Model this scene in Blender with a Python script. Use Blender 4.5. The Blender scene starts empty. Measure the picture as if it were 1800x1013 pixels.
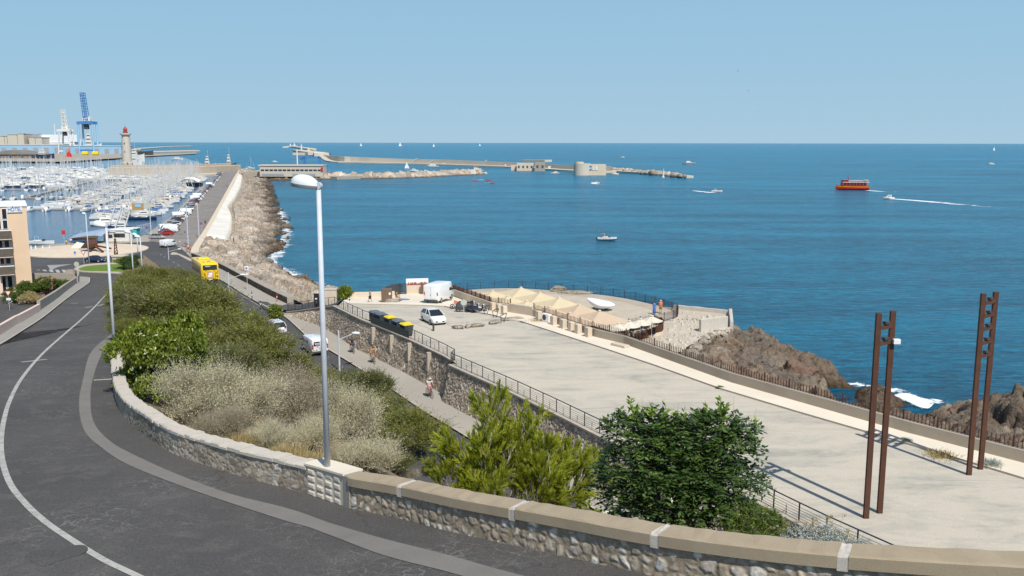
import bpy, bmesh, math, random
import numpy as np
from mathutils import Vector, Matrix
random.seed(7); rng = np.random.default_rng(7)
S = bpy.context.scene
COL = S.collection
# ------------------------------------------------------------ camera
F = 1600.0; CZ = 28.0
PITCH = math.atan(255.5/F); ROLL = 0.0016
cam = bpy.data.cameras.new('camera'); camo = bpy.data.objects.new('camera', cam); COL.objects.link(camo)
cam.sensor_width = 36; cam.lens = 36*F/1800.0; cam.clip_end = 200000; cam.clip_start = 0.5
Rm = Matrix.Rotation(math.pi/2-PITCH, 4, 'X') @ Matrix.Rotation(ROLL, 4, 'Z')
camo.matrix_world = Matrix.Translation((0, 0, CZ)) @ Rm
S.camera = camo
# ------------------------------------------------------------ world and sun
w = bpy.data.worlds.new('World'); S.world = w; w.use_nodes = True
SUN_EL = math.radians(52.0); SUN_AZ = math.atan2(0.44, -0.90)
bg = w.node_tree.nodes['Background']
sky = w.node_tree.nodes.new('ShaderNodeTexSky'); sky.sky_type = 'NISHITA'; sky.sun_disc = False
sky.sun_elevation = SUN_EL; sky.sun_rotation = SUN_AZ; sky.altitude = 30
sky.air_density = 1.0; sky.dust_density = 0.5; sky.ozone_density = 2.0
# low in the sky the Mediterranean summer haze is a plain pale blue: blend it into the sky by elevation
SKY = 0.10
wt = w.node_tree; tc_ = wt.nodes.new('ShaderNodeTexCoord'); sx_ = wt.nodes.new('ShaderNodeSeparateXYZ'); wt.links.new(tc_.outputs['Generated'], sx_.inputs[0])
hz = wt.nodes.new('ShaderNodeValToRGB'); e = hz.color_ramp.elements
for k, (p, c) in enumerate([(0.0, (.335, .485, .60)), (.035, (.308, .477, .603)), (.12, (.262, .448, .60)), (.5, (.14, .31, .52))]):
    el = e[k] if k < 2 else e.new(p)
    el.position = p; el.color = (*c, 1)
wt.links.new(sx_.outputs[2], hz.inputs[0])
hs = wt.nodes.new('ShaderNodeVectorMath'); hs.operation = 'SCALE'; hs.inputs['Scale'].default_value = 1/SKY; wt.links.new(hz.outputs[0], hs.inputs[0])
fr = wt.nodes.new('ShaderNodeMapRange'); fr.inputs[1].default_value = .18; fr.inputs[2].default_value = .5; fr.inputs[3].default_value = 1.0; fr.inputs[4].default_value = 0.0; wt.links.new(sx_.outputs[2], fr.inputs[0])
mx_ = wt.nodes.new('ShaderNodeMix'); mx_.data_type = 'RGBA'; wt.links.new(fr.outputs[0], mx_.inputs[0]); wt.links.new(sky.outputs[0], mx_.inputs[6]); wt.links.new(hs.outputs[0], mx_.inputs[7])
wt.links.new(mx_.outputs[2], bg.inputs[0]); bg.inputs[1].default_value = SKY
sl = bpy.data.lights.new('sun', 'SUN'); sl.energy = 4.1; sl.angle = math.radians(0.5); sl.color = (1.0, 0.955, 0.88)
so = bpy.data.objects.new('sun', sl); COL.objects.link(so)
ld = Vector((-math.sin(SUN_AZ)*math.cos(SUN_EL), -math.cos(SUN_AZ)*math.cos(SUN_EL), -math.sin(SUN_EL)))
so.rotation_euler = ld.to_track_quat('-Z', 'Y').to_euler(); so.location = (40, -60, 120)
S.view_settings.view_transform = 'Standard'; S.view_settings.look = 'None'
S.view_settings.exposure = 0.28; S.view_settings.gamma = 1.0
S.render.engine = 'CYCLES'
S.cycles.max_bounces = 6; S.cycles.transparent_max_bounces = 24
# ------------------------------------------------------------ surveying: photo pixel -> point on a level or on a height field
def ray(x, y):
    d = Rm.to_3x3() @ Vector(((x-900)/F, -(y-506.5)/F, -1.0))
    return d
def G(x, y, z=0.0):
    d = ray(x, y)
    if callable(z):
        t = 4.0; o = None
        while t < 3000:
            if CZ+t*d.z < z(t*d.x, t*d.y): break
            t *= 1.02
        a, b = t/1.02, t
        for _ in range(30):
            m = (a+b)/2
            if CZ+m*d.z < z(m*d.x, m*d.y): b = m
            else: a = m
        t = b
        return Vector((t*d.x, t*d.y, z(t*d.x, t*d.y)))
    t = (z-CZ)/d.z
    return Vector((t*d.x, t*d.y, z))
def at_depth(x, y, Y):
    d = ray(x, y); t = Y/d.y
    return Vector((t*d.x, Y, CZ+t*d.z))
def lerp(a, b, t): return a+(b-a)*t
def ipl(x, xs, ys):
    return float(np.interp(x, xs, ys))
def zr(X, Y):          # upper road
    return CZ-(ipl(Y, [0, 25.5, 52, 132, 168, 400], [7.6, 10.5, 13.5, 21.8, 25.95, 26.0])-0.09*max(0.0, X+5))
def zl(X, Y):          # lower road
    return ipl(Y, [0, 112, 145, 180, 212, 900], [6.0, 6.0, 5.3, 3.7, 2.05, 2.05])
def zt(X, Y):          # esplanade
    return ipl(Y, [0, 98, 120, 900], [9.2, 9.2, 7.7, 7.7])
# ------------------------------------------------------------ object helpers
def tag(o, label=None, cat=None, group=None, kind=None):
    if label: o['label'] = label
    if cat: o['category'] = cat
    if group: o['group'] = group
    if kind: o['kind'] = kind
    return o
def empty(name, loc=(0, 0, 0), rz=0.0, sc=1.0):
    o = bpy.data.objects.new(name, None); COL.objects.link(o); o.location = loc; o.rotation_euler = (0, 0, rz)
    o.scale = (sc, sc, sc); o.empty_display_size = 0.3
    return o
class MB:
    def __init__(s): s.v = []; s.f = []; s.m = []; s.mi = 0
    def add(s, vs, fs):
        b = len(s.v); s.v.extend([tuple(p) for p in vs]); s.f.extend([tuple(i+b for i in f) for f in fs]); s.m.extend([s.mi]*len(fs)); return s
    def box(s, c, d, rz=0.0, taper=1.0, bev=0.0):
        cx, cy, cz = c; dx, dy, dz = d[0]/2, d[1]/2, d[2]/2
        co, si = math.cos(rz), math.sin(rz)
        def T(x, y, z): return (cx+x*co-y*si, cy+x*si+y*co, cz+z)
        if bev > 0:
            bv = min(bev, dx*.9, dy*.9, dz*.9); rings = []
            for (z, k) in ((-dz, bv), (-dz+bv, 0), (dz-bv, 0), (dz, bv)):
                x, y = dx-k, dy-k; b = bv*(0.4 if k == 0 else .4)
                rings.append([T(-x+b, -y, z), T(x-b, -y, z), T(x, -y+b, z), T(x, y-b, z), T(x-b, y, z), T(-x+b, y, z), T(-x, y-b, z), T(-x, -y+b, z)])
            vs = [p for r in rings for p in r]; fs = []
            for r in range(3):
                for k in range(8): fs.append((r*8+k, r*8+(k+1) % 8, (r+1)*8+(k+1) % 8, (r+1)*8+k))
            fs.append(tuple(range(7, -1, -1))); fs.append(tuple(range(24, 32)))
            return s.add(vs, fs)
        tx, ty = dx*taper, dy*taper
        vs = [T(-dx, -dy, -dz), T(dx, -dy, -dz), T(dx, dy, -dz), T(-dx, dy, -dz), T(-tx, -ty, dz), T(tx, -ty, dz), T(tx, ty, dz), T(-tx, ty, dz)]
        return s.add(vs, [(3, 2, 1, 0), (4, 5, 6, 7), (0, 1, 5, 4), (1, 2, 6, 5), (2, 3, 7, 6), (3, 0, 4, 7)])
    def tube(s, pts, r, n=8, cap=True):
        pts = [Vector(p) for p in pts]; rs = r if isinstance(r, (list, tuple)) else [r]*len(pts)
        vs = []; fs = []; prev = None
        for i, p in enumerate(pts):
            d = (pts[min(i+1, len(pts)-1)]-pts[max(i-1, 0)]).normalized()
            u = prev if prev is not None else (Vector((0, 0, 1)) if abs(d.z) < .9 else Vector((1, 0, 0)))
            a = d.cross(u)
            if a.length < 1e-4: a = d.cross(Vector((0, 1, 0)))
            a.normalize(); b = a.cross(d).normalized(); prev = b
            for k in range(n):
                t = 2*math.pi*k/n; vs.append(p+a*math.cos(t)*rs[i]+b*math.sin(t)*rs[i])
        for i in range(len(pts)-1):
            for k in range(n): fs.append((i*n+k, i*n+(k+1) % n, (i+1)*n+(k+1) % n, (i+1)*n+k))
        if cap: fs.append(tuple(range(n-1, -1, -1))); fs.append(tuple(range((len(pts)-1)*n, len(pts)*n)))
        return s.add(vs, fs)
    def cyl(s, c, r, h, n=16, r2=None):
        return s.tube([(c[0], c[1], c[2]), (c[0], c[1], c[2]+h)], [r, r if r2 is None else r2], n)
    def lathe(s, prof, n=20, c=(0, 0, 0)):
        vs = []; fs = []
        for (r, z) in prof:
            for k in range(n):
                t = 2*math.pi*k/n; vs.append((c[0]+r*math.cos(t), c[1]+r*math.sin(t), c[2]+z))
        for i in range(len(prof)-1):
            for k in range(n): fs.append((i*n+k, i*n+(k+1) % n, (i+1)*n+(k+1) % n, (i+1)*n+k))
        if prof[0][0] > 1e-4: fs.append(tuple(range(n-1, -1, -1)))
        if prof[-1][0] > 1e-4: fs.append(tuple(range((len(prof)-1)*n, len(prof)*n)))
        return s.add(vs, fs)
    def ell(s, c, r, n=12, m=8, zmin=-1.0):
        prof = []; vs = []; fs = []
        for i in range(m+1):
            a = math.pi*i/m; z = -math.cos(a)
            if z < zmin: z = zmin
            rr = math.sqrt(max(0, 1-z*z))+1e-5
            for k in range(n):
                t = 2*math.pi*k/n; vs.append((c[0]+r[0]*rr*math.cos(t), c[1]+r[1]*rr*math.sin(t), c[2]+r[2]*z))
        for i in range(m):
            for k in range(n): fs.append((i*n+k, i*n+(k+1) % n, (i+1)*n+(k+1) % n, (i+1)*n+k))
        fs.append(tuple(range(n-1, -1, -1))); fs.append(tuple(range(m*n, m*n+n)))
        return s.add(vs, fs)
    def prism(s, poly, z0, z1):
        n = len(poly)
        ar = sum(poly[i][0]*poly[(i+1) % n][1]-poly[(i+1) % n][0]*poly[i][1] for i in range(n))
        if ar < 0: poly = poly[::-1]
        f0 = z0 if callable(z0) else (lambda x, y: z0); f1 = z1 if callable(z1) else (lambda x, y: z1)
        vs = [(p[0], p[1], f0(p[0], p[1])) for p in poly]+[(p[0], p[1], f1(p[0], p[1])) for p in poly]
        fs = [tuple(range(n-1, -1, -1)), tuple(range(n, 2*n))]+[(i, (i+1) % n, n+(i+1) % n, n+i) for i in range(n)]
        return s.add(vs, fs)
    def loft(s, secs, closed=True, cap=True):
        n = len(secs[0]); vs = [p for q in secs for p in q]; fs = []
        for i in range(len(secs)-1):
            for k in range(n if closed else n-1): fs.append((i*n+k, i*n+(k+1) % n, (i+1)*n+(k+1) % n, (i+1)*n+k))
        if cap: fs.append(tuple(range(n-1, -1, -1))); fs.append(tuple(range((len(secs)-1)*n, len(secs)*n)))
        return s.add(vs, fs)
    def quad(s, a, b, c, d): return s.add([a, b, c, d], [(0, 1, 2, 3)])
    def build(s, name, mat, parent=None, smooth=False, loc=None, rz=None):
        me = bpy.data.meshes.new(name); me.from_pydata(s.v, [], s.f); me.update()
        for mm in (mat if isinstance(mat, (list, tuple)) else [mat]): me.materials.append(mm)
        if any(s.m): me.polygons.foreach_set('material_index', s.m)
        bm = bmesh.new(); bm.from_mesh(me); bmesh.ops.recalc_face_normals(bm, faces=bm.faces); bm.to_mesh(me); bm.free()
        if smooth: me.polygons.foreach_set('use_smooth', [True]*len(me.polygons));
        if smooth == 'auto':
            try: me.set_sharp_from_angle(angle=math.radians(38))
            except Exception: pass
        o = bpy.data.objects.new(name, me); COL.objects.link(o)
        if parent is not None: o.parent = parent
        if loc is not None: o.location = loc
        if rz is not None: o.rotation_euler = (0, 0, rz)
        return o
def np_mesh(name, V, Fc, mat, parent=None, col=None, smooth=False, k=None):
    """fast mesh from numpy arrays: V (n,3), Fc (m,k)"""
    V = np.asarray(V, dtype=np.float32); Fc = np.asarray(Fc, dtype=np.int32); k = Fc.shape[1]
    me = bpy.data.meshes.new(name); me.vertices.add(len(V)); me.vertices.foreach_set('co', V.ravel())
    me.loops.add(Fc.size); me.loops.foreach_set('vertex_index', Fc.ravel())
    me.polygons.add(len(Fc)); me.polygons.foreach_set('loop_start', np.arange(0, Fc.size, k, dtype=np.int32))
    if smooth: me.polygons.foreach_set('use_smooth', np.ones(len(Fc), dtype=bool))
    if col is not None:
        a = me.color_attributes.new('Col', 'FLOAT_COLOR', 'POINT'); c4 = np.ones((len(V), 4), dtype=np.float32); c4[:, :3] = col
        a.data.foreach_set('color', c4.ravel())
    me.materials.append(mat); me.update(calc_edges=True); me.validate()
    o = bpy.data.objects.new(name, me); COL.objects.link(o)
    if parent is not None: o.parent = parent
    return o
def grid_faces(nu, nv):
    i = np.arange(nu-1)[:, None]*nv+np.arange(nv-1)[None, :]
    return np.stack([i, i+1, i+nv+1, i+nv], -1).reshape(-1, 4)
def copy_tree(o, parent=None):
    c = o.copy(); COL.objects.link(c); c.parent = parent
    for ch in KIDS.get(o.name, None) or [k for k in o.children]: copy_tree(ch, c)
    return c
KIDS = {}
def resample(pts, step):
    pts = [Vector(p) for p in pts]; out = [pts[0]]; L = [0]
    for a, b in zip(pts[:-1], pts[1:]): L.append(L[-1]+(b-a).length)
    n = max(2, int(L[-1]/step)+1); A = np.array([list(p) for p in pts]); t = np.linspace(0, L[-1], n)
    return np.stack([np.interp(t, L, A[:, i]) for i in range(3)], -1), t
def smooth_path(pts, n=8):
    """catmull-rom through points"""
    P = [Vector(p) for p in pts]; out = []
    for i in range(len(P)-1):
        p0 = P[max(i-1, 0)]; p1 = P[i]; p2 = P[i+1]; p3 = P[min(i+2, len(P)-1)]
        for k in range(n):
            t = k/n
            out.append(0.5*((2*p1)+(p2-p0)*t+(2*p0-5*p1+4*p2-p3)*t*t+(3*p1-p0-3*p2+p3)*t**3))
    out.append(P[-1]); return out
def offset_path(pts, d):
    """offset to the right of travel in plan by d"""
    P = [Vector(p) for p in pts]; out = []
    for i, p in enumerate(P):
        t = P[min(i+1, len(P)-1)]-P[max(i-1, 0)]; n = Vector((t.y, -t.x, 0)).normalized(); out.append(p+n*d)
    return out
def ruled(name, A, B, nv, mat, zf=None, step=None, dz=0.0, kind='structure', thick=0.0, disp=None):
    """sheet between two polylines with equal counts"""
    A = np.array([list(p) for p in A]); B = np.array([list(p) for p in B]); t = np.linspace(0, 1, nv)[None, :, None]
    V = A[:, None, :]*(1-t)+B[:, None, :]*t
    if zf:
        for i in range(V.shape[0]):
            for j in range(V.shape[1]): V[i, j, 2] = zf(V[i, j, 0], V[i, j, 1])+dz
    if disp is not None: V = disp(V)
    Fc = grid_faces(V.shape[0], V.shape[1]); V = V.reshape(-1, 3)
    a, b, c = V[Fc[len(Fc)//2][0]], V[Fc[len(Fc)//2][1]], V[Fc[len(Fc)//2][2]]
    if np.cross(b-a, c-a)[2] < 0: Fc = Fc[:, ::-1]
    o = np_mesh(name, V, Fc, mat, smooth=False)
    if kind: o['kind'] = kind
    return o
def equal(A, B, n):
    """resample both polylines to n points by normalised index between matching knots"""
    def rs(P):
        P = np.array([list(p) for p in P]); t = np.linspace(0, len(P)-1, n)
        return np.stack([np.interp(t, range(len(P)), P[:, i]) for i in range(3)], -1)
    return rs(A), rs(B)
# ------------------------------------------------------------ numpy noise
def vhash(ix, iy, k=0):
    h = (ix.astype(np.int64)*374761393+iy.astype(np.int64)*668265263+k*1442695041) & 0x7fffffff
    h = ((h ^ (h >> 13))*1274126177) & 0x7fffffff
    return ((h ^ (h >> 16)) & 0xffffff)/float(0xffffff)
def vor(x, y, jit=0.9, sq=0.0):
    ix = np.floor(x).astype(np.int64); iy = np.floor(y).astype(np.int64)
    f1 = np.full(x.shape, 9.); f2 = np.full(x.shape, 9.); cx = np.zeros(x.shape); cy = np.zeros(x.shape); ci = np.zeros(x.shape, np.int64); cj = np.zeros(x.shape, np.int64)
    for a in (-1, 0, 1):
        for b in (-1, 0, 1):
            jx, jy = ix+a, iy+b
            px = jx+.5+(vhash(jx, jy, 1)-.5)*jit; py = jy+.5+(vhash(jx, jy, 2)-.5)*jit
            d = np.hypot(x-px, y-py); d = d if not sq else d*(1-sq)+sq*np.maximum(abs(x-px), abs(y-py)); m = d < f1
            f2 = np.where(m, f1, np.minimum(f2, d)); f1 = np.where(m, d, f1)
            cx = np.where(m, px, cx); cy = np.where(m, py, cy); ci = np.where(m, jx, ci); cj = np.where(m, jy, cj)
    return f1, f2, cx, cy, ci, cj
def vnoise(x, y, k=0):
    ix = np.floor(x).astype(np.int64); iy = np.floor(y).astype(np.int64); fx = x-ix; fy = y-iy
    fx = fx*fx*(3-2*fx); fy = fy*fy*(3-2*fy)
    a = vhash(ix, iy, k); b = vhash(ix+1, iy, k); c = vhash(ix, iy+1, k); d = vhash(ix+1, iy+1, k)
    return (a*(1-fx)+b*fx)*(1-fy)+(c*(1-fx)+d*fx)*fy
def fbm(x, y, o=4, k=0):
    s = 0; a = .5
    for i in range(o): s = s+a*vnoise(x*2**i+13*i, y*2**i-7*i, k+i); a *= .5
    return s
def rockf(x, y, cell, amp):
    """faceted boulders: every voronoi cell is a tilted plane with a random height"""
    wx = x+(fbm(x/cell*1.3, y/cell*1.3, 3, 5)-.5)*cell*.7; wy = y+(fbm(x/cell*1.3, y/cell*1.3, 3, 9)-.5)*cell*.7
    f1, f2, cx, cy, ci, cj = vor(wx/cell, wy/cell)
    h = vhash(ci, cj, 3); tx = vhash(ci, cj, 4)-.5; ty = vhash(ci, cj, 6)-.5
    e = np.clip((f2-f1)/.16, 0, 1)
    return amp*((h-.3)+(wx/cell-cx)*tx*1.3+(wy/cell-cy)*ty*1.3-(1-e)**2*.55)
# ------------------------------------------------------------ materials
class N:
    def __init__(s, name):
        s.mat = bpy.data.materials.new(name); s.mat.use_nodes = True; s.t = s.mat.node_tree; s.n = s.t.nodes; s.l = s.t.links
        s.b = s.n['Principled BSDF']; s.tc = s.n.new('ShaderNodeTexCoord')
    def put(s, sock, v):
        if isinstance(v, bpy.types.NodeSocket): s.l.new(v, sock)
        elif isinstance(v, (tuple, list)) and len(v) == 3 and sock.type == 'RGBA': sock.default_value = (*v, 1)
        else: sock.default_value = v
    def node(s, typ, ins=None, **at):
        n = s.n.new(typ)
        for k, v in at.items(): setattr(n, k, v)
        for k, v in (ins or {}).items(): s.put(n.inputs[k], v)
        return n
    def map(s, sc=(1, 1, 1), rot=(0, 0, 0), co='Object'):
        return s.node('ShaderNodeMapping', {'Vector': s.tc.outputs[co], 'Scale': sc, 'Rotation': rot}).outputs[0]
    def noise(s, sc, det=5, vec=None, rough=.6, dist=0.0):
        n = s.node('ShaderNodeTexNoise', {'Scale': sc, 'Detail': det, 'Roughness': rough, 'Distortion': dist})
        s.l.new(vec if vec is not None else s.tc.outputs['Object'], n.inputs['Vector']); return n.outputs['Fac']
    def ramp(s, fac, stops, interp='LINEAR'):
        r = s.node('ShaderNodeValToRGB', {'Fac': fac}); e = r.color_ramp; e.interpolation = interp
        while len(e.elements) < len(stops): e.elements.new(.5)
        for el, (p, c) in zip(e.elements, stops):
            el.position = p; el.color = (*c, 1) if not isinstance(c, (int, float)) else (c, c, c, 1)
        return r.outputs[0]
    def mix(s, fac, a, b, typ='MIX'):
        n = s.node('ShaderNodeMix', data_type='RGBA', blend_type=typ)
        s.put(n.inputs[0], fac); s.put(n.inputs[6], a); s.put(n.inputs[7], b); return n.outputs[2]
    def math(s, op, a, b=0.0, c=0.0):
        n = s.node('ShaderNodeMath', operation=op); s.put(n.inputs[0], a); s.put(n.inputs[1], b); s.put(n.inputs[2], c); return n.outputs[0]
    def bump(s, h, st=.5, dist=.02, nrm=None):
        n = s.node('ShaderNodeBump', {'Height': h, 'Strength': st, 'Distance': dist})
        if nrm is not None: s.l.new(nrm, n.inputs['Normal'])
        return n.outputs[0]
    def out(s, **k):
        for a, v in k.items():
            s.put(s.b.inputs[{'col': 'Base Color', 'rough': 'Roughness', 'metal': 'Metallic', 'normal': 'Normal', 'spec': 'Specular IOR Level', 'alpha': 'Alpha', 'coat': 'Coat Weight', 'trans': 'Transmission Weight', 'emit': 'Emission Color', 'emits': 'Emission Strength'}[a]], v)
        return s.mat
def plain(name, c, rough=.6, var=.12, sc=3.0, metal=0.0, bump=0.0, spec=.4, coat=0.0, fine=None):
    """painted / simple surface with a slight uneven tone and grain"""
    m = N(name); f = m.noise(sc, 6)
    a = tuple(x*(1-var) for x in c); b = tuple(min(1, x*(1+var)) for x in c)
    col = m.ramp(f, [(.3, a), (.7, b)])
    k = dict(col=col, rough=rough, metal=metal, spec=spec, coat=coat)
    if bump: k['normal'] = m.bump(m.noise(fine or sc*6, 5), bump, .02)
    return m.out(**k)
def grainy(name, stops, big, small, rough=.9, bump=.4, bd=.02, mott=.5, spec=.25, stretch=(1, 1, 1), rot=(0, 0, 0)):
    m = N(name); v = m.map(stretch, rot)
    f1 = m.noise(big, 6, v, .65); f2 = m.noise(small, 4)
    f = m.math('ADD', m.math('MULTIPLY', f1, 1-mott*.5), m.math('MULTIPLY', f2, mott*.5))
    return m.out(col=m.ramp(f, stops), rough=rough, spec=spec, normal=m.bump(m.noise(small*1.3, 4), bump, bd))
MT = {}
# --- asphalt of the upper road
def mk_asphalt(name, base, warm, wear):
    m = N(name); b = m.noise(.12, 5); md = m.noise(.9, 6, None, .7, .4); fine = m.noise(16, 6, None, .8); sp = m.noise(34, 3)
    c = m.ramp(b, [(.3, tuple(x*.8 for x in base)), (.7, tuple(x*1.22 for x in base))])
    c = m.mix(m.ramp(md, [(.49, 0.0), (.70, wear)]), c, warm)
    c = m.mix(m.ramp(fine, [(.36, .7), (.6, 0.0)]), c, tuple(x*.45 for x in base))
    c = m.mix(m.ramp(sp, [(.62, 0.0), (.70, .6)]), c, tuple(min(1, x*3.4) for x in base))
    # crazed, sand-filled cracks where the surface is tired; a few long tar-sealed ones
    nz = m.node('ShaderNodeTexNoise', {'Scale': 1.6, 'Detail': 4}); m.l.new(m.tc.outputs['Object'], nz.inputs['Vector'])
    wv = m.node('ShaderNodeVectorMath', operation='MULTIPLY_ADD'); m.l.new(nz.outputs['Color'], wv.inputs[0]); wv.inputs[1].default_value = (.9, .9, .9); m.l.new(m.tc.outputs['Object'], wv.inputs[2])
    def crack(sc, th):
        v = m.node('ShaderNodeTexVoronoi', {'Scale': sc}, feature='DISTANCE_TO_EDGE'); m.l.new(wv.outputs[0], v.inputs['Vector']); return m.ramp(v.outputs['Distance'], [(0.0, 1.0), (th, 0.0)])
    c = m.mix(m.math('MULTIPLY', crack(1.9, .035), m.ramp(m.noise(.22, 4), [(.50, 0.0), (.62, .75)])), c, tuple(x*2.3 for x in base))
    c = m.mix(m.math('MULTIPLY', crack(.16, .004), m.ramp(m.noise(.09, 2), [(.40, 0.0), (.55, .8)])), c, tuple(x*.45 for x in base))
    return m.out(col=c, rough=.88, spec=.3, normal=m.bump(fine, .55, .012))
MT['asphalt'] = mk_asphalt('asphalt', (.088, .083, .078), (.17, .158, .138), .55)
MT['asphalt2'] = mk_asphalt('asphalt_lower', (.082, .080, .080), (.12, .12, .115), .3)
MT['asphalt_path'] = mk_asphalt('asphalt_path', (.088, .083, .078), (.11, .105, .1), .5)
MT['asphalt_mole'] = mk_asphalt('asphalt_mole', (.24, .22, .20), (.32, .29, .26), .5)
MT['gutter'] = grainy('gutter', [(.3, (.155, .147, .132)), (.7, (.215, .203, .183))], .8, 25, mott=.8)
def mk_paint(name, c, under, cov=.42):
    m = N(name); f = m.noise(2.5, 8, None, .75); g = m.noise(40, 3)
    h = m.math('ADD', m.math('MULTIPLY', f, .55), m.math('MULTIPLY', g, .45))
    return m.out(col=m.mix(m.ramp(h, [(cov-.08, .85), (cov+.06, 0.0)]), c, under), rough=.7)
MT['paint'] = mk_paint('road_paint', (.44, .43, .385), (.13, .127, .118), .46)
MT['paint_old'] = mk_paint('road_paint_worn', (.4, .4, .38), (.1, .1, .1), .5)
MT['pave'] = grainy('promenade_surface', [(.25, (.29, .265, .225)), (.75, (.39, .36, .31))], .15, 18, mott=.5, bump=.2)
MT['pave2'] = grainy('pavement_grey', [(.25, (.25, .24, .215)), (.75, (.34, .325, .29))], .3, 18, mott=.6, bump=.2)
MT['kerb'] = grainy('kerb_stone', [(.3, (.34, .3, .24)), (.7, (.5, .44, .36))], 1.5, 20, mott=.7)
MT['white_walk'] = grainy('pale_walkway', [(.25, (.62, .55, .44)), (.75, (.74, .67, .55))], .25, 14, mott=.3, bump=.15)
MT['render'] = grainy('pale_render', [(.25, (.52, .43, .32)), (.75, (.66, .56, .44))], .5, 10, mott=.4, bump=.2)
MT['parapet'] = grainy('weathered_render', [(.25, (.34, .285, .22)), (.75, (.47, .405, .32))], .35, 9, mott=.4, bump=.25)
# esplanade: pale rolled gravel with long grey streaks
m = N('esplanade_ground'); v = m.map((.13, .42, 1), (0, 0, math.radians(6))); a = m.noise(1.0, 8, v, .72, .8); b = m.noise(.22, 6, None, .7, .5); c = m.noise(11, 4); d = m.noise(60, 2)
f = m.math('ADD', m.math('MULTIPLY', a, .65), m.math('MULTIPLY', b, .35))
col = m.ramp(f, [(.38, (.33, .315, .27)), (.45, (.44, .41, .34)), (.52, (.525, .475, .385)), (.68, (.57, .51, .41))])
col = m.mix(m.ramp(c, [(.3, .35), (.6, 0.0)]), col, (.3, .28, .24)); col = m.mix(m.ramp(d, [(.3, .4), (.5, 0.0)]), col, (.3, .27, .22))
v2 = m.map((.05, 1.4, 1), (0, 0, math.radians(52))); ln = m.noise(1.0, 5, v2, .7, .4)
col = m.mix(m.ramp(ln, [(.60, 0.0), (.68, .45)]), col, (.30, .28, .24))
MT['esplanade'] = m.out(col=col, rough=.95, spec=.2, normal=m.bump(d, .4, .02))
MT['concrete'] = grainy('concrete', [(.25, (.27, .24, .195)), (.75, (.40, .36, .3))], .4, 12, mott=.6)
MT['coping'] = grainy('concrete_coping', [(.2, (.27, .215, .14)), (.5, (.37, .30, .205)), (.8, (.45, .375, .265))], .9, 45, mott=.9, bump=.5)
MT['joint'] = grainy('limewashed_stone', [(.3, (.40, .36, .30)), (.7, (.64, .60, .53))], 4.5, 30, mott=.8, bump=.8)
MT['lightstone'] = grainy('pale_stone', [(.2, (.40, .36, .30)), (.8, (.62, .57, .49))], 2.2, 22, mott=.8, bump=.5)
MT['breakwater'] = grainy('breakwater_masonry', [(.2, (.46, .405, .325)), (.8, (.62, .555, .455))], .03, .6, mott=.8)
MT['soil'] = grainy('dry_soil', [(.2, (.12, .09, .055)), (.6, (.24, .185, .115)), (.8, (.33, .27, .18))], .5, 8, mott=1)
MT['pebble'] = grainy('pebbled_terrace', [(.3, (.36, .31, .24)), (.7, (.56, .49, .39))], .5, 3.5, mott=1.2)
def vcol(name, rough=.9, sc=14, amt=.35, bump=.5, bd=.03):
    m = N(name); a = m.node('ShaderNodeVertexColor', layer_name='Col').outputs[0]; f = m.noise(sc, 6)
    c = m.mix(1.0, a, m.ramp(f, [(.25, 1-amt), (.75, 1+amt*.0+.0)]), 'MULTIPLY')
    return m.out(col=c, rough=rough, spec=.25, normal=m.bump(m.noise(sc*.8, 6), bump, bd))
MT['stone'] = vcol('rubble_masonry'); MT['rock'] = vcol('shore_rock', sc=1.6, amt=.6, bump=1.0, bd=.8)
# sea
def mk_sea(name, deep, light, calm):
    m = N(name)
    v = m.map((.22, .75, 1), (0, 0, math.radians(-8))); v2 = m.map((.012, .055, 1), (0, 0, math.radians(5))); v3 = m.map((.0018, .009, 1), (0, 0, math.radians(-4)))
    a = m.noise(1.0, 7, v, .68, .35); b = m.noise(1.0, 6, v2, .62, .4); c = m.noise(1.0, 4, v3, .55, .6)
    fine = m.noise(1.0, 6, m.map((.9, 2.4, 1), (0, 0, math.radians(-12))), .6, .2)
    f = m.math('ADD', m.math('ADD', m.math('MULTIPLY', a, .4), m.math('MULTIPLY', fine, .2)), m.math('ADD', m.math('MULTIPLY', b, .24), m.math('MULTIPLY', c, .16)))
    col = m.ramp(f, [(.42, deep), (.56, light)])
    ge = m.node('ShaderNodeNewGeometry').outputs['Position']; sx = m.node('ShaderNodeSeparateXYZ', {0: ge});
    fine = m.noise(1.0, 6, m.map((.9, 2.4, 1), (0, 0, math.radians(-12))), .6, .2)
    n1 = m.bump(a, 1.0 if not calm else .35, 2.2 if not calm else .3); n2 = m.bump(fine, .5 if not calm else .3, .25, n1)
    return m.out(col=col, rough=.22 if not calm else .12, spec=.09 if not calm else .3, normal=n2)
MT['sea'] = mk_sea('open_sea', (.001, .058, .120), (.006, .215, .365), False)
MT['harbour'] = mk_sea('harbour_water', (.02, .075, .15), (.045, .13, .23), True)
def mk_foam(name, dens, sx=1.0, sy=1.0):
    m = N(name); v = m.map((sx, sy, 1)); a = m.noise(.55, 8, v, .72, 1.2); u = m.node('ShaderNodeVertexColor', layer_name='Col').outputs[0]
    h = m.math('ADD', a, m.math('MULTIPLY', m.math('SUBTRACT', u, .5), .55))
    al = m.ramp(h, [(dens, 0.0), (dens+.09, 1.0)])
    return m.out(col=(.78, .82, .84), rough=.7, alpha=al)
MT['foam'] = mk_foam('sea_foam', .70); MT['wake'] = mk_foam('boat_wake', .52, .35, .35)
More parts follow.
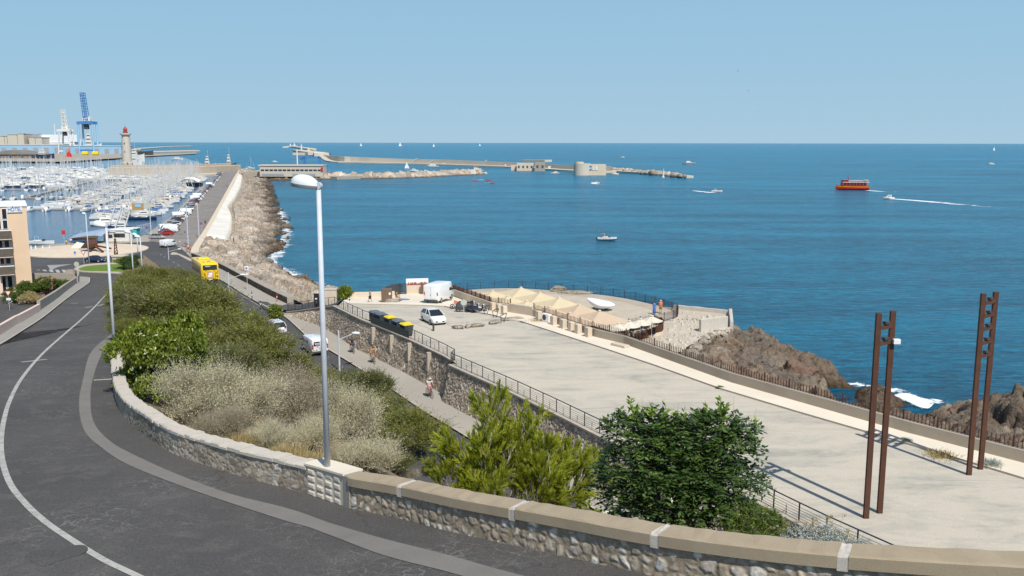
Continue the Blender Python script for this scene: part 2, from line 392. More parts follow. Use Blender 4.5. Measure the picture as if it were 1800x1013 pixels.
# leaves
def leaf(name, c1, c2, c3, trans=.35, rough=.55, spec=.35):
    m = N(name); g = m.node('ShaderNodeNewGeometry').outputs['Random Per Island']; n = m.noise(.55, 4)
    f = m.math('ADD', m.math('MULTIPLY', g, .5), m.math('MULTIPLY', n, .5))
    c = m.ramp(f, [(.25, c1), (.5, c2), (.75, c3)])
    m.out(col=c, rough=rough, spec=spec)
    tr = m.node('ShaderNodeBsdfTranslucent', {'Color': m.mix(.5, c, m.mix(1.0, c, (1.0, 1.2, .4), 'MULTIPLY'))}); mx = m.node('ShaderNodeMixShader', {0: trans})
    m.l.new(m.b.outputs[0], mx.inputs[1]); m.l.new(tr.outputs[0], mx.inputs[2]); m.l.new(mx.outputs[0], m.n['Material Output'].inputs[0])
    return m.mat
MT['tamarisk'] = leaf('tamarisk_leaf', (.095, .12, .026), (.19, .20, .046), (.33, .30, .08))
MT['tamarisk2'] = leaf('tamarisk_leaf_grey', (.085, .11, .036), (.16, .172, .055), (.27, .25, .095))
MT['laurel'] = leaf('laurel_leaf', (.07, .115, .015), (.165, .215, .024), (.31, .345, .045), .3, .35, .5)
MT['silver'] = leaf('silver_leaf', (.30, .27, .17), (.54, .50, .34), (.74, .69, .50), .2, .8)
MT['pine'] = leaf('pine_needle', (.14, .18, .018), (.34, .38, .03), (.56, .56, .06), .35)
MT['ash'] = leaf('dark_leaf', (.028, .060, .015), (.058, .108, .024), (.13, .195, .04), .25, .35, .5)
MT['willow'] = leaf('narrow_leaf', (.06, .11, .016), (.13, .19, .028), (.22, .25, .04), .3, .4, .5)
MT['youngleaf'] = leaf('young_leaf', (.14, .24, .03), (.24, .34, .05), (.40, .48, .09), .4)
MT['cineraria'] = leaf('silvery_leaf', (.27, .29, .26), (.42, .45, .42), (.58, .6, .56), .1, .8)
MT['drygrass'] = leaf('dry_grass', (.30, .23, .1), (.44, .34, .16), (.55, .45, .25), .3, .8)
MT['hedge'] = leaf('hedge_leaf', (.05, .09, .015), (.09, .14, .02), (.15, .2, .03), .3)
MT['oleander'] = leaf('pink_flower', (.5, .2, .22), (.66, .34, .34), (.75, .5, .48), .3)
MT['whiteflower'] = leaf('white_flower', (.6, .6, .5), (.7, .7, .62), (.8, .8, .75), .2)
MT['lawn'] = grainy('lawn', [(.3, (.09, .15, .02)), (.7, (.15, .22, .035))], .5, 12)
MT['bark'] = plain('bark', (.17, .14, .115), .95, .3, 6, bump=.5)
MT['greytwig'] = plain('grey_twig', (.30, .27, .23), .95, .25, 6)
# painted metal and the like
MT['galv'] = plain('galvanised_steel', (.50, .53, .56), .6, .06, 4)
MT['lamp_grey'] = plain('lamp_shell', (.66, .70, .70), .4, .05, 4)
MT['lens'] = plain('lamp_glass', (.2, .21, .21), .15, .05)
MT['rust'] = grainy('weathering_steel', [(.2, (.055, .026, .018)), (.6, (.105, .048, .03)), (.85, (.17, .08, .045))], 2, 25, mott=.8, bump=.3)
MT['railing'] = plain('dark_railing_paint', (.028, .026, .045), .45, .15)
MT['black'] = plain('black_plastic', (.02, .02, .022), .5, .15)
MT['darkgrey'] = plain('dark_grey_plastic', (.055, .06, .065), .55, .15)
MT['glass'] = plain('dark_glass', (.018, .022, .028), .08, .1, spec=.9)
MT['white_car'] = plain('white_paint', (.76, .77, .77), .28, .03, 2, coat=.6)
MT['wp'] = plain('white_gloss', (.66, .645, .60), .45, .1)
MT['lanternred'] = plain('lantern_red', (.36, .05, .04), .6, .1)
MT['boatblue'] = plain('blue_canvas', (.07, .15, .30), .8, .15)
MT['iron'] = plain('cast_iron', (.068, .064, .058), .7, .3, 20)
MT['silver2'] = leaf('brownish_silver_leaf', (.20, .17, .11), (.34, .29, .20), (.50, .45, .32), .15, .8)
MT['plate'] = plain('number_plate', (.75, .74, .68), .5, .05)
MT['tyre'] = plain('tyre_rubber', (.022, .022, .022), .85, .1)
MT['rim'] = plain('alloy_rim', (.35, .36, .37), .35, .1, metal=.5)
MT['yellow'] = plain('bus_yellow', (.88, .59, .01), .35, .04, coat=.4)
MT['redlight'] = plain('tail_light', (.35, .02, .015), .25, .1)
MT['orangelight'] = plain('indicator', (.6, .2, .02), .3, .1)
MT['headlight'] = plain('headlight', (.7, .72, .74), .15, .05, spec=.8)
MT['red'] = plain('red_paint', (.50, .03, .02), .45, .1)
MT['blue'] = plain('blue_paint', (.04, .14, .42), .45, .1)
MT['crane_blue'] = plain('crane_blue_paint', (.055, .20, .46), .5, .1)
MT['crane_pale'] = plain('pale_blue_paint', (.27, .48, .66), .5, .08)
MT['lightblue'] = plain('warehouse_blue', (.26, .44, .60), .6, .08, .02)
MT['grey'] = plain('mid_grey_paint', (.3, .31, .32), .6, .1)
MT['tan'] = plain('tan_cladding', (.58, .52, .41), .7, .06, .02)
MT['roofgrey'] = plain('shed_roof', (.20, .185, .17), .7, .15, .05)
MT['navy'] = plain('navy_paint', (.018, .03, .07), .35, .1, coat=.3)
MT['wood'] = plain('wood_board', (.17, .10, .055), .7, .3, 8)
MT['rope'] = plain('mast_alloy', (.55, .56, .56), .4, .06)
MT['cyan'] = plain('turquoise_paint', (.05, .45, .42), .5, .1)
MT['ochre'] = plain('ochre_panel', (.42, .25, .1), .6, .1)
MT['hotel'] = plain('apricot_render', (.70, .51, .35), .85, .05, .4, bump=.15)
MT['hotel2'] = plain('pinkish_render', (.72, .55, .45), .85, .05, .4, bump=.15)
MT['whitewash'] = grainy('whitewashed_concrete', [(.3, (.55, .52, .45)), (.6, (.74, .71, .63)), (.8, (.8, .78, .7))], .15, 4, mott=.5)
MT['canvas_y'] = plain('straw_canvas', (.55, .46, .30), .85, .05, 1.5)
MT['canvas_b'] = plain('beige_canvas', (.50, .385, .27), .85, .05, 1.5)
MT['canvas_w'] = plain('cream_canvas', (.58, .53, .43), .85, .05, 1.5)
MT['tarp'] = plain('white_tarpaulin', (.80, .81, .84), .45, .03, 1.5)
MT['tent'] = plain('blue_grey_awning', (.28, .35, .46), .7, .08, .5)
MT['bin'] = plain('bin_body', (.05, .065, .065), .5, .1)
MT['binlid'] = plain('bin_lid_grey', (.13, .15, .17), .45, .1)
MT['binyellow'] = plain('bin_lid_yellow', (.75, .58, .02), .45, .06)
MT['sign_white'] = plain('sign_white', (.78, .78, .76), .5, .04)
MT['sign_ghost'] = plain('sign_back', (.46, .48, .42), .5, .06)
MT['skin'] = plain('skin', (.46, .25, .165), .6, .08, 6)
MT['hair'] = plain('hair', (.05, .03, .02), .7, .2, 20)
MT['brownmetal'] = plain('brown_cabinet', (.15, .095, .06), .55, .12)
MT['orange'] = plain('orange_paint', (.72, .16, .05), .45, .1)
# ============================================================ SEA
def pxs(L, z, n=0):
    P = [G(x, y, z) for x, y in L]
    return smooth_path(P, n) if n else P
def flat_poly(name, pts, z, mat, kind='structure'):
    mb = MB(); mb.add([(p[0], p[1], z) for p in pts], [tuple(range(len(pts)))])
    o = mb.build(name, mat); o['kind'] = kind; return o
def sea_sheet():
    R = 90000
    mb = MB(); mb.add([(-R, -400, 0), (R, -400, 0), (R, R, 0), (-R, R, 0)], [(0, 1, 2, 3)])
    o = mb.build('sea', MT['sea']); o['kind'] = 'structure'
sea_sheet()
# sheltered harbour water, left of the mole
hb = [G(x, y, 0) for x, y in [(-300, 460), (49, 452), (140, 436), (262, 418), (350, 338), (392, 301), (372, 293), (300, 270), (60, 266), (-500, 264)]]
flat_poly('harbour_water', hb, 0.06, MT['harbour'])
# ============================================================ UPPER ROAD
WB = [(205, 580), (197, 632), (198, 655), (203, 701), (219, 734), (250, 761), (304, 797), (380, 824), (447, 844), (538, 868), (597, 887), (625, 896), (699, 911), (810, 939), (907, 960), (1000, 980), (1130, 1009), (1300, 1038), (1500, 1062), (1800, 1086), (2150, 1108)]
WBw = pxs(WB, zr, 6)
RR = pxs([(150, 479), (215, 484), (231, 494), (226, 512), (214, 540)], zr, 6)[:-1]+WBw
LL_px = [(60, 489), (110, 487), (150, 487), (157, 497), (140, 510), (110, 532), (75, 560), (40, 583), (0, 608)]
LLw = pxs(LL_px, zr, 5)
far_left = [Vector((x, y, 0)) for x, y in [(-48, 66), (-45, 56), (-40, 45), (-36, 34), (-34, 24), (-32, 14), (-30, 5), (-24, 0), (-10, -4), (8, -6)]]
LLw = LLw+far_left
a, b = equal(RR, LLw, 260)
def rs_even(P, n):
    Q, t = resample(P, 1.0); tt = np.linspace(0, t[-1], n); return np.stack([np.interp(tt, t, Q[:, i]) for i in range(3)], -1)
RRe = np.array([list(p) for p in RR]);
# pair by distance down the road: use the same share of length on both sides
iR = np.linspace(0, 1, 260);
def bylen(P, n):
    P = np.array([list(p) for p in P]); L = np.r_[0, np.cumsum(np.hypot(*np.diff(P[:, :2], axis=0).T))]; t = np.linspace(0, L[-1], n)
    return np.stack([np.interp(t, L, P[:, i]) for i in range(3)], -1)
RA = bylen(RR, 260); LA = bylen(LLw, 260)
ruled('upper_road', RA, LA, 60, MT['asphalt'], zr)
def strip(name, P, wid, mat, zf, dz, kind='structure', n=None, side=0):
    """painted line / band along a path"""
    Q, t = resample(P, 0.5); Q = [Vector(q) for q in Q]
    if side == 0: A = offset_path(Q, -wid/2); B = offset_path(Q, wid/2)
    else: A = Q; B = offset_path(Q, wid)
    return ruled(name, A, B, 3, mat, zf, dz=dz, kind=kind)
go = [(197, 587), (161, 618), (145, 672), (139, 712), (148, 757), (179, 788), (224, 817), (313, 853), (402, 884), (500, 916), (560, 934), (671, 976), (782, 1005), (907, 1040), (1100, 1085)]
gi = [(199, 587), (177, 627), (163, 667), (159, 703), (165, 743), (192, 775), (233, 799), (313, 835), (402, 868), (500, 893), (560, 913), (671, 947), (782, 975), (907, 1010), (1100, 1055)]
GO = pxs(go, zr, 8); GI = pxs(gi, zr, 8)
ruled('footpath', bylen(GI, 200), bylen(pxs(WB[1:17], zr, 8), 200), 12, MT['asphalt_path'], zr, dz=0.008)
ruled('gutter_band', bylen(GO, 200), bylen(GI, 200), 6, MT['gutter'], zr, dz=0.016)
wl = [(206, 494), (196, 508), (172, 534), (143, 562), (107, 593), (72, 625), (40, 663), (18, 703), (7, 739), (2, 775), (4, 810), (18, 851), (45, 886), (80, 918), (125, 949), (179, 983), (233, 1009), (300, 1040), (420, 1080)]
strip('white_centre_line', pxs(wl, zr, 6), .19, MT['paint'], zr, .014)
# manhole with its repaired square
c = G(96, 976, zr); mb = MB(); P = [G(x, y, zr) for x, y in [(48, 984), (112, 962), (142, 973), (76, 997)]]
mb.add([(p.x, p.y, zr(p.x, p.y)+.008) for p in P], [(0, 1, 2, 3)]); o = mb.build('asphalt_patch', MT['asphalt_path']); o['kind'] = 'structure'
mb = MB(); c = G(99, 974, zr)
for dx in (-.36, .36):
    mb.lathe([(.33, 0), (.33, .02), (.30, .025), (0.0001, .025)], 24, (c.x+dx, c.y+.12*np.sign(dx), zr(c.x, c.y)+.012-.04*np.sign(dx)*0))
mhc = mb.build('manhole_cover', MT['iron']); tag(mhc, 'dark iron double manhole cover set in the road bend beside the white line', 'manhole cover')
# worn patches in the near road
def blotch(name, px, py, rx, ry, mat, seed, dz=.010):
    c = G(px, py, zr); r = random.Random(seed); P = []
    for k in range(22):
        t = 2*math.pi*k/22; q = 1+.22*math.sin(3*t+seed)+r.uniform(-.13, .13); X = c.x+rx*q*math.cos(t); Y = c.y+ry*q*math.sin(t); P.append((X, Y, zr(X, Y)+dz))
    mb = MB(); mb.add([(c.x, c.y, zr(c.x, c.y)+dz)]+P, [(0, 1+k, 1+(k+1) % 22) for k in range(22)]); o = mb.build(name, mat); o['kind'] = 'structure'
# small rumble pads and faded dashes across the road
for i, (x0, y0, x1, y1) in enumerate([(125, 534, 137, 533), (150, 541, 162, 539), (172, 538, 184, 535), (38, 637, 82, 632), (195, 520, 206, 518)]):
    a, b = G(x0, y0, zr), G(x1, y1, zr); strip('faded_road_mark', [a, b], .45, MT['paint_old'], zr, .012)
# concrete pad by the lamp post at left
strip('pale_concrete_pad', [G(165, 669, zr), G(198, 667, zr)], .35, MT['kerb'], zr, .02)
# ============================================================ LEFT PAVEMENT, CAR PARK GROUND
PI_px = [(66, 487), (118, 484), (139, 486), (133, 500), (108, 521), (70, 547), (30, 570), (0, 585), (-60, 612)]
PL_px = [(100, 489), (150, 488), (157, 497), (140, 510), (110, 532), (75, 560), (40, 583), (0, 608), (-60, 640)]
A = pxs(PL_px, zr, 6); B = pxs(PI_px, zr, 6)
ruled('left_pavement', A, B, 4, MT['pave2'], zr, dz=.13)
strip('left_kerb', A, .16, MT['kerb'], zr, .15)
kb = [Vector((p.x, p.y, 0)) for p in A]
mb = MB()
for p, q in zip(A[:-1], A[1:]):
    mb.quad((p.x, p.y, zr(p.x, p.y)-.05), (q.x, q.y, zr(q.x, q.y)-.05), (q.x, q.y, zr(q.x, q.y)+.152), (p.x, p.y, zr(p.x, p.y)+.152))
o = mb.build('left_kerb_face', MT['kerb']); o['kind'] = 'structure'
CPZ = 3.0
cp = [G(x, y, CPZ) for x, y in [(-300, 452), (30, 470), (140, 485), (130, 510), (60, 560), (-40, 640)]]+[Vector((-140, 40, 0))]
flat_poly('car_park', cp, CPZ, MT['asphalt2'])
# ============================================================ QUAY, ROUNDABOUT GROUND
quay = [G(x, y, 1.9) for x, y in [(-300, 452), (49, 435), (101, 429), (150, 424), (205, 424), (236, 420), (257, 412), (297, 384), (349, 332), (378, 312), (390, 300)]]
mole_r = [G(x, y, 1.9) for x, y in [(424, 297), (398, 345), (372, 392), (345, 440)]]
low = [G(x, y, 1.9) for x, y in [(352, 462), (300, 500), (232, 520), (130, 520), (-300, 560)]]
flat_poly('quay', quay+mole_r+low, 1.9, MT['concrete'])
mb = MB(); qq = quay
for p, q in zip(qq[:-1], qq[1:]): mb.quad((p.x, p.y, -1), (q.x, q.y, -1), (q.x, q.y, 1.9), (p.x, p.y, 1.9))
o = mb.build('quay_face', MT['concrete']); o['kind'] = 'structure'
ra = [G(x, y, 1.95) for x, y in [(-40, 452), (60, 443), (140, 432), (205, 428), (262, 425), (300, 428), (318, 436), (345, 462), (330, 480), (240, 493), (215, 483), (150, 488), (60, 489), (-60, 500)]]
flat_poly('roundabout_road', ra, 1.95, MT['asphalt2'])
# mole carriageway
ml = [(262, 424), (300, 392), (330, 362), (356, 335), (384, 309), (394, 300)]; mr = [(338, 436), (358, 404), (372, 380), (390, 350), (408, 320), (419, 300)]
a = bylen(pxs(ml, 1.95), 60); b = bylen(pxs(mr, 1.95), 60); ruled('mole_road', a, b, 3, MT['asphalt_mole'], lambda x, y: 1.99)
# roundabout island: pale conical mound with kerb ring
ic = G(152, 441, 2.0); IR = 14.0
mb = MB(); prof = [(IR, 0), (IR, .22), (IR-.4, .24), (IR-.5, .2), (IR*.8, .45), (IR*.5, .8), (IR*.2, 1.1), (.001, 1.15)]; mb.lathe(prof, 64, (0, 0, 0))
rb = mb.build('roundabout_island', MT['render'], smooth=False, loc=(ic.x, ic.y, 1.97)); rb['kind'] = 'structure'
# raised ramp wedge under the sculpture
mb = MB(); p0 = G(137, 437, 2.6);
# splitter island with lawn
def slab(name, px, z, th, mat, n=6):
    P = pxs(px, z); P = smooth_path(P+[P[0]], n)[:-1]; mb = MB(); mb.prism([(p.x, p.y) for p in P], z-.3, z+th); o = mb.build(name, mat); o['kind'] = 'structure'; return o
slab('splitter_island', [(130, 473), (150, 466), (200, 463), (245, 466), (262, 474), (235, 482), (180, 480), (140, 478)], 2.0, .14, MT['kerb'])
slab('lawn', [(138, 473), (155, 468), (200, 465), (236, 468), (230, 477), (180, 477), (145, 476)], 2.14, .06, MT['lawn'])
slab('mole_traffic_island', [(300, 447), (309, 445), (345, 461), (330, 460), (303, 453)], 2.0, .14, MT['kerb'])
# zebra and markings at the left entry
for k in range(7):
    x = 56+k*11.2; P = [G(x-3.5, 474+.2*k, 1.97), G(x+1.5, 480+.1*k, 1.97)]; mb = MB()
    d = .55; q = [G(x-4, 474.5, 1.97), G(x+2.4, 474.5, 1.97), G(x+5.6, 479.5, 1.97), G(x-.8, 479.5, 1.97)]
    mb.add([(p.x, p.y, 1.956+.02) for p in q], [(0, 1, 2, 3)]); o = mb.build('crossing_stripe', MT['paint']); o['kind'] = 'structure'
q = [G(x, y, 1.97) for x, y in [(83, 466.5), (128, 464.5), (104, 469), (96, 472), (90, 477)]]; mb = MB(); mb.add([(p.x, p.y, 1.975) for p in q], [(0, 1, 2, 3, 4)]); o = mb.build('give_way_marking', MT['paint_old']); o['kind'] = 'structure'
# ============================================================ LOWER ROAD AND PROMENADE
KB = [(310, 446), (330, 457), (350, 467), (391, 494), (443, 526), (500, 556), (542, 586-0), (578, 614), (639, 652), (684, 681), (730, 712), (775, 740), (904, 817), (961, 852), (1017, 878), (1130, 950), (1300, 1060)]
KB[6] = (541, 592)
KBw = pxs(KB, zl, 6)
KBe = bylen(KBw, 240); KL = bylen(offset_path([Vector(p) for p in KBe], 7.2), 240)
ruled('lower_road', KBe, KL, 10, MT['asphalt2'], zl)
WF = [(337, 452), (365, 463), (391, 474), (427, 494), (468, 516), (505, 534)]
WFw = pxs(WF, lambda x, y: zl(x, y)+.12)
TW = [(505, 549, 6.3), (527, 547, 6.9), (560, 542, 8.0), (587, 539, 8.9), (634, 562, 9.2), (681, 581, 9.2), (723, 599, 9.2), (780, 626, 9.2), (797, 636, 9.2), (791, 643, 9.2), (820, 656, 9.2), (894, 689, 9.2), (973, 727, 9.2), (1068, 775, 9.2), (1304, 871, 9.2), (1440, 941, 9.2), (1604, 1018, 9.2), (1850, 1130, 9.2)]
TWw = [G(x, y, z) for x, y, z in TW]
# promenade strip: from kerb out to the wall foot
PW = WFw+[Vector((p.x, p.y, 0)) for p in TWw[:9]]+[Vector((p.x, p.y, 0)) for p in TWw[10:16]]
z2 = lambda x, y: zl(x, y)+.13
kA = [G(x, y, zl) for x, y in [(335, 459), (361, 474), (391, 494), (420, 512), (443, 526), (480, 546), (500, 556), (512, 565), (541, 592), (560, 604), (600, 628), (639, 652), (684, 681), (730, 712), (752, 727), (775, 740), (850, 786), (904, 817), (961, 852), (1017, 878), (1200, 990)]]
ruled('promenade', *equal(kA, PW, 300), 10, MT['pave'], z2)
strip('promenade_kerb', [Vector(p) for p in kA], .22, MT['kerb'], z2, .025, side=1)
mb = MB()
for p, q in zip(kA[:-1], kA[1:]): mb.quad((p.x, p.y, zl(p.x, p.y)-.02), (q.x, q.y, zl(q.x, q.y)-.02), (q.x, q.y, z2(q.x, q.y)+.026), (p.x, p.y, z2(p.x, p.y)+.026))
o = mb.build('promenade_kerb_face', MT['kerb']); o['kind'] = 'structure'
CL = bylen(offset_path([Vector(p) for p in KBe], 3.6), 400)
def dashes(name, path, on, off, wid, mat, dz, start=0):
    Q, t = resample([Vector(p) for p in path], .5); L = t[-1]; s = start
    while s+on < L:
        seg = [Vector([np.interp(u, t, Q[:, i]) for i in range(3)]) for u in np.linspace(s, s+on, 7)]
        strip(name, seg, wid, mat, zl, dz); s += on+off
dashes('lane_dash', CL, 3.2, 5.2, .14, MT['paint'], .012)
strip('road_edge_line', [G(x, y, zl) for x, y in [(399, 503), (430, 522), (460, 541)]], .12, MT['paint_old'], zl, .012)
# parking bay chevrons and dark crossing near the entrance
for (x0, y0, x1, y1) in [(405, 503, 413, 502), (411, 508, 421, 507), (417, 515, 428, 513), (426, 523, 452, 528)]:
    strip('bay_marking', [G(x0, y0, z2), G(x1, y1, z2)], .16, MT['paint_old'], z2, .02)
A = pxs([(446, 527), (458, 528), (472, 535), (482, 541)], z2); B = pxs([(425, 523), (462, 521), (490, 530), (503, 536)], z2)
slab_px = [(430, 524), (461, 530), (480, 541), (462, 545), (448, 536)]
P = [G(x, y, z2) for x, y in [(452, 529), (470, 531), (486, 540), (468, 545), (458, 538)]]
mb = MB(); mb.add([(p.x, p.y, z2(p.x, p.y)+.012) for p in P], [(0, 1, 2, 3, 4)]); o = mb.build('crossing_patch', MT['asphalt2']); o['kind'] = 'structure'
# ============================================================ SLOPE BETWEEN THE ROADS
SA = [(216, 484), (231, 494), (226, 512), (214, 540), (204, 582), (197, 640), (206, 708), (304, 793), (447, 840), (597, 884), (810, 935), (1060, 990), (1300, 1038), (1600, 1070)]
SB = [(300, 446), (325, 462), (345, 480), (372, 505), (420, 545), (470, 585), (520, 622), (580, 668), (640, 715), (700, 760), (800, 830), (950, 930), (1150, 1060), (1350, 1180)]
sa = [G(x, y, zr) for x, y in SA]
sa2 = offset_path(sa, -0.06)
sb_e = np.array([list(p) for p in KL]);
def near_on(path, p):
    d = np.hypot(path[:, 0]-p[0], path[:, 1]-p[1]); return Vector(path[int(np.argmin(d))])
sb = [near_on(KL, G(x, y, zl)) for x, y in SB]
a_, b_ = equal(sa2, sb, 200)
def slope_z(i, t, x, y):
    za = zr(x, y); return za
Tt = np.linspace(0, 1, 50)
V = np.zeros((200, 50, 3))
for i in range(200):
    za = zr(a_[i][0], a_[i][1])+.35; zb = zl(b_[i][0], b_[i][1])-.02
    for j, t in enumerate(Tt):
        e = t**.85; V[i, j] = (a_[i][0]*(1-t)+b_[i][0]*t, a_[i][1]*(1-t)+b_[i][1]*t, za*(1-e)+zb*e)
nz = (fbm(V[:, :, 0]*.6, V[:, :, 1]*.6, 4, 3)-.5)*1.0*np.sin(np.pi*Tt)[None, :]; V[:, :, 2] += nz
SLV = V.copy()
Fc = grid_faces(200, 50)
o = np_mesh('slope_ground', V.reshape(-1, 3), Fc, MT['soil'], smooth=True); o['kind'] = 'structure'
def zslope(X, Y):
    d = (SLV[:, :, 0]-X)**2+(SLV[:, :, 1]-Y)**2; k = int(np.argmin(d)); return float(SLV.reshape(-1, 3)[k, 2])
# ============================================================ ESPLANADE
EA = [(587, 539), (634, 562), (681, 581), (723, 599), (780, 626), (797, 636), (820, 656), (894, 689), (973, 727), (1068, 775), (1190, 824), (1304, 871), (1440, 941), (1604, 1018), (1850, 1130)]
EB = [(600, 533), (690, 535), (740, 536), (781, 538), (855, 551), (895, 562), (940, 573), (977, 584), (1045, 606), (1145, 639), (1266, 682), (1400, 722), (1597, 779), (1745, 823), (2050, 915)]
ea = [G(x, y, zt) for x, y in EA]; eb = [G(x, y, zt) for x, y in EB]
ea[0] = Vector((TWw[3].x, TWw[3].y, 0))
ruled('esplanade', *equal(ea, eb, 240), 60, MT['esplanade'], zt)
# pale walkway along the sea side, one step higher, with its dark gutter
WA = [(600, 533), (690, 535), (740, 536), (781, 538), (855, 551), (895, 562), (915, 564), (977, 584), (1045, 606), (1145, 639), (1266, 682), (1400, 722), (1597, 779), (1745, 823), (2050, 915)]
WK = [(612, 518), (690, 515), (740, 512), (791, 518), (862, 545), (895, 549), (936, 556), (1041, 591), (1095, 604), (1178, 634), (1284, 672), (1400, 705), (1597, 761), (1800, 814), (2100, 895)]
zw = lambda x, y: zt(x, y)+.13
wa = [G(x, y, zw) for x, y in WA]; wk = [G(x, y, zw) for x, y in WK]
ruled('sea_walkway', *equal(wa, wk, 240), 10, MT['white_walk'], zw)
gp = [G(x, y, zt) for x, y in WA[5:]]
strip('walkway_gutter', gp, .32, MT['concrete'], zt, .02)
strip('walkway_gutter_slot', offset_path(gp, .1), .07, MT['darkgrey'], zt, .035)
mb = MB()
for p, q in zip(wa[:-1], wa[1:]): mb.quad((p.x, p.y, zt(p.x, p.y)-.02), (q.x, q.y, zt(q.x, q.y)-.02), (q.x, q.y, zw(q.x, q.y)+.001), (p.x, p.y, zw(p.x, p.y)+.001))
o = mb.build('walkway_kerb', MT['kerb']); o['kind'] = 'structure'
# entrance ramp
RA_ = [(480, 541, 6.2), (505, 546, 6.5), (545, 543, 7.6), (587, 539, 8.9)]; RB_ = [(503, 535, 6.3), (528, 535, 6.6), (565, 527, 7.5), (612, 518, 7.83)]
A = [G(*q) for q in RA_]; B = [G(*q) for q in RB_]
ruled('entrance_ramp', *equal(A, B, 30), 8, MT['asphalt_path'])
A = [G(587, 539, 8.95), G(600, 533, zt)]; B = [G(600, 528, 8.2), G(612, 518, zt)]
# fill under ramp & terrace towards the sea
def skirt(name, pts, zb, mat):
    mb = MB()
    for p, q in zip(pts[:-1], pts[1:]): mb.quad((p[0], p[1], zb), (q[0], q[1], zb), tuple(q), tuple(p))
    o = mb.build(name, mat); o['kind'] = 'structure'
skirt('terrace_sea_face', [(p.x, p.y, zw(p.x, p.y)) for p in wk], -1, MT['concrete'])
# ============================================================ TERRACE PLATFORM (lower, seaward)
PZ = 5.6
pf_far = [(800, 512), (850, 508), (905, 507), (960, 510), (1010, 515), (1060, 519), (1105, 526), (1150, 536), (1182, 546), (1192, 553)]
pl = [G(x, y, PZ) for x, y in pf_far]
pr = [G(x, y, PZ) for x, y in [(1180, 541), (1281, 553), (1283, 578), (1240, 590), (1160, 640), (1050, 700)]]
back = [G(x, y, PZ) for x, y in [(900, 640), (800, 560), (760, 530)]]
def poly_tess(name, pts, z, mat):
    o = flat_poly(name, pts, z, mat); return o
poly_tess('lower_terrace', pl[:8]+pr+back, PZ, MT['pebble'])
ringpts = [G(x, y, PZ) for x, y in pf_far]
strip('terrace_paving_ring', smooth_path(offset_path(ringpts, 1.3), 6), 2.4, MT['parapet'], lambda x, y: PZ, .012)
skirt('lower_terrace_face', [(p.x, p.y, PZ) for p in (pl[:8]+pr[:4])], -1, MT['concrete'])
# ============================================================ ROCKS
ROCKC = np.array([[.60, .50, .39], [.68, .60, .49], [.50, .41, .32], [.64, .52, .40], [.56, .50, .43]])
def rock_cols(x, y, z, cell, wet=.9, tone=1.0):
    wx = x+(fbm(x/cell*1.3, y/cell*1.3, 3, 5)-.5)*cell*.7; wy = y+(fbm(x/cell*1.3, y/cell*1.3, 3, 9)-.5)*cell*.7
    f1, f2, cx, cy, ci, cj = vor(wx/cell, wy/cell)
    k = (vhash(ci, cj, 8)*5).astype(int) % 5; c = ROCKC[k]*(0.8+.4*vhash(ci, cj, 11))[..., None]*tone
    n = fbm(x*.25, y*.25, 4, 21); c = c*(0.75+.5*n)[..., None]
    wb = np.clip((z-wet*.2)/(wet*1.3), 0, 1)[..., None]        # algae-dark band at the waterline
    return np.clip(c*wb+np.array([.085, .058, .034])*(1-wb), 0, 1)
W_ = [(600, 524, 6.4), (565, 531, 6.7), (540, 536, 6.6), (505, 521, 6.3), (468, 504, 6.0), (427, 487, 5.2), (391, 469, 4.2), (350, 448, 3.2), (352, 430, 2.9), (372, 396, 2.9), (397, 350, 2.8), (413, 318, 2.8), (423, 298, 2.8), (470, 302, 2.6), (560, 305, 2.5)]
Q_ = [(655, 531), (592, 517), (560, 505), (528, 489), (503, 479), (482, 467), (476, 457), (486, 447), (499, 425), (503, 400), (492, 370), (486, 343), (483, 322), (520, 318), (566, 317)]
wA = [G(*q) for q in W_]; wB = [G(x, y, 0) for x, y in Q_]
def byidx(P, n):
    P = smooth_path(P, 10); P = np.array([list(p) for p in P]); t = np.linspace(0, len(P)-1, n); return np.stack([np.interp(t, range(len(P)), P[:, i]) for i in range(3)], -1)
NU, NV = 1300, 150
A = byidx(wA, NU); B = byidx(wB, NU)
# irregular waterline
wob = (fbm(np.arange(NU)*.035, np.zeros(NU), 4, 3)-.5)*9
d = B-A; d[:, 2] = 0; d /= np.linalg.norm(d, axis=1)[:, None]; B = B+d*(wob[:, None]+2)
t = np.linspace(0, 1, NV)[None, :, None]; V = A[:, None]*(1-t)+B[:, None]*t
tt = t[..., 0]; z = A[:, 2][:, None]*(1-tt**1.15)+(-.9)*tt**1.15
edge = np.clip(tt/.08, 0, 1)
dist = np.hypot(V[..., 0], V[..., 1]); big = np.clip((dist-150)/300, 0, 1)
x, y = V[..., 0], V[..., 1]
z = z+edge*(rockf(x, y, 3.4, 1.25)+rockf(x+40, y, 1.5, .4)+rockf(x, y+90, 5.5, 1.2)*.8)
apg = np.array([[q.x, q.y] for q in [G(a_[0], a_[1], 2.6) for a_ in [(355, 418), (404, 424), (412, 404), (413, 378), (408, 362), (424, 344), (433, 320), (424, 302), (400, 335), (375, 382)]]])
def inpoly(X, Y, P):
    r = np.zeros(X.shape, bool); j = len(P)-1
    for i in range(len(P)):
        c = ((P[i, 1] > Y) != (P[j, 1] > Y)) & (X < (P[j, 0]-P[i, 0])*(Y-P[i, 1])/(P[j, 1]-P[i, 1]+1e-9)+P[i, 0]); r ^= c; j = i
    return r
z = np.where(inpoly(x, y, apg), np.minimum(z, 1.2), z)
V[..., 2] = z
C = rock_cols(x, y, z, 3.4)
bd = np.clip((tt-.61+.25*(fbm(x*.08, y*.08, 3, 2)-.5))/.25, 0, 1)[..., None]; C = C*(1-bd*.55)+np.array([.11, .07, .04])*bd*.4
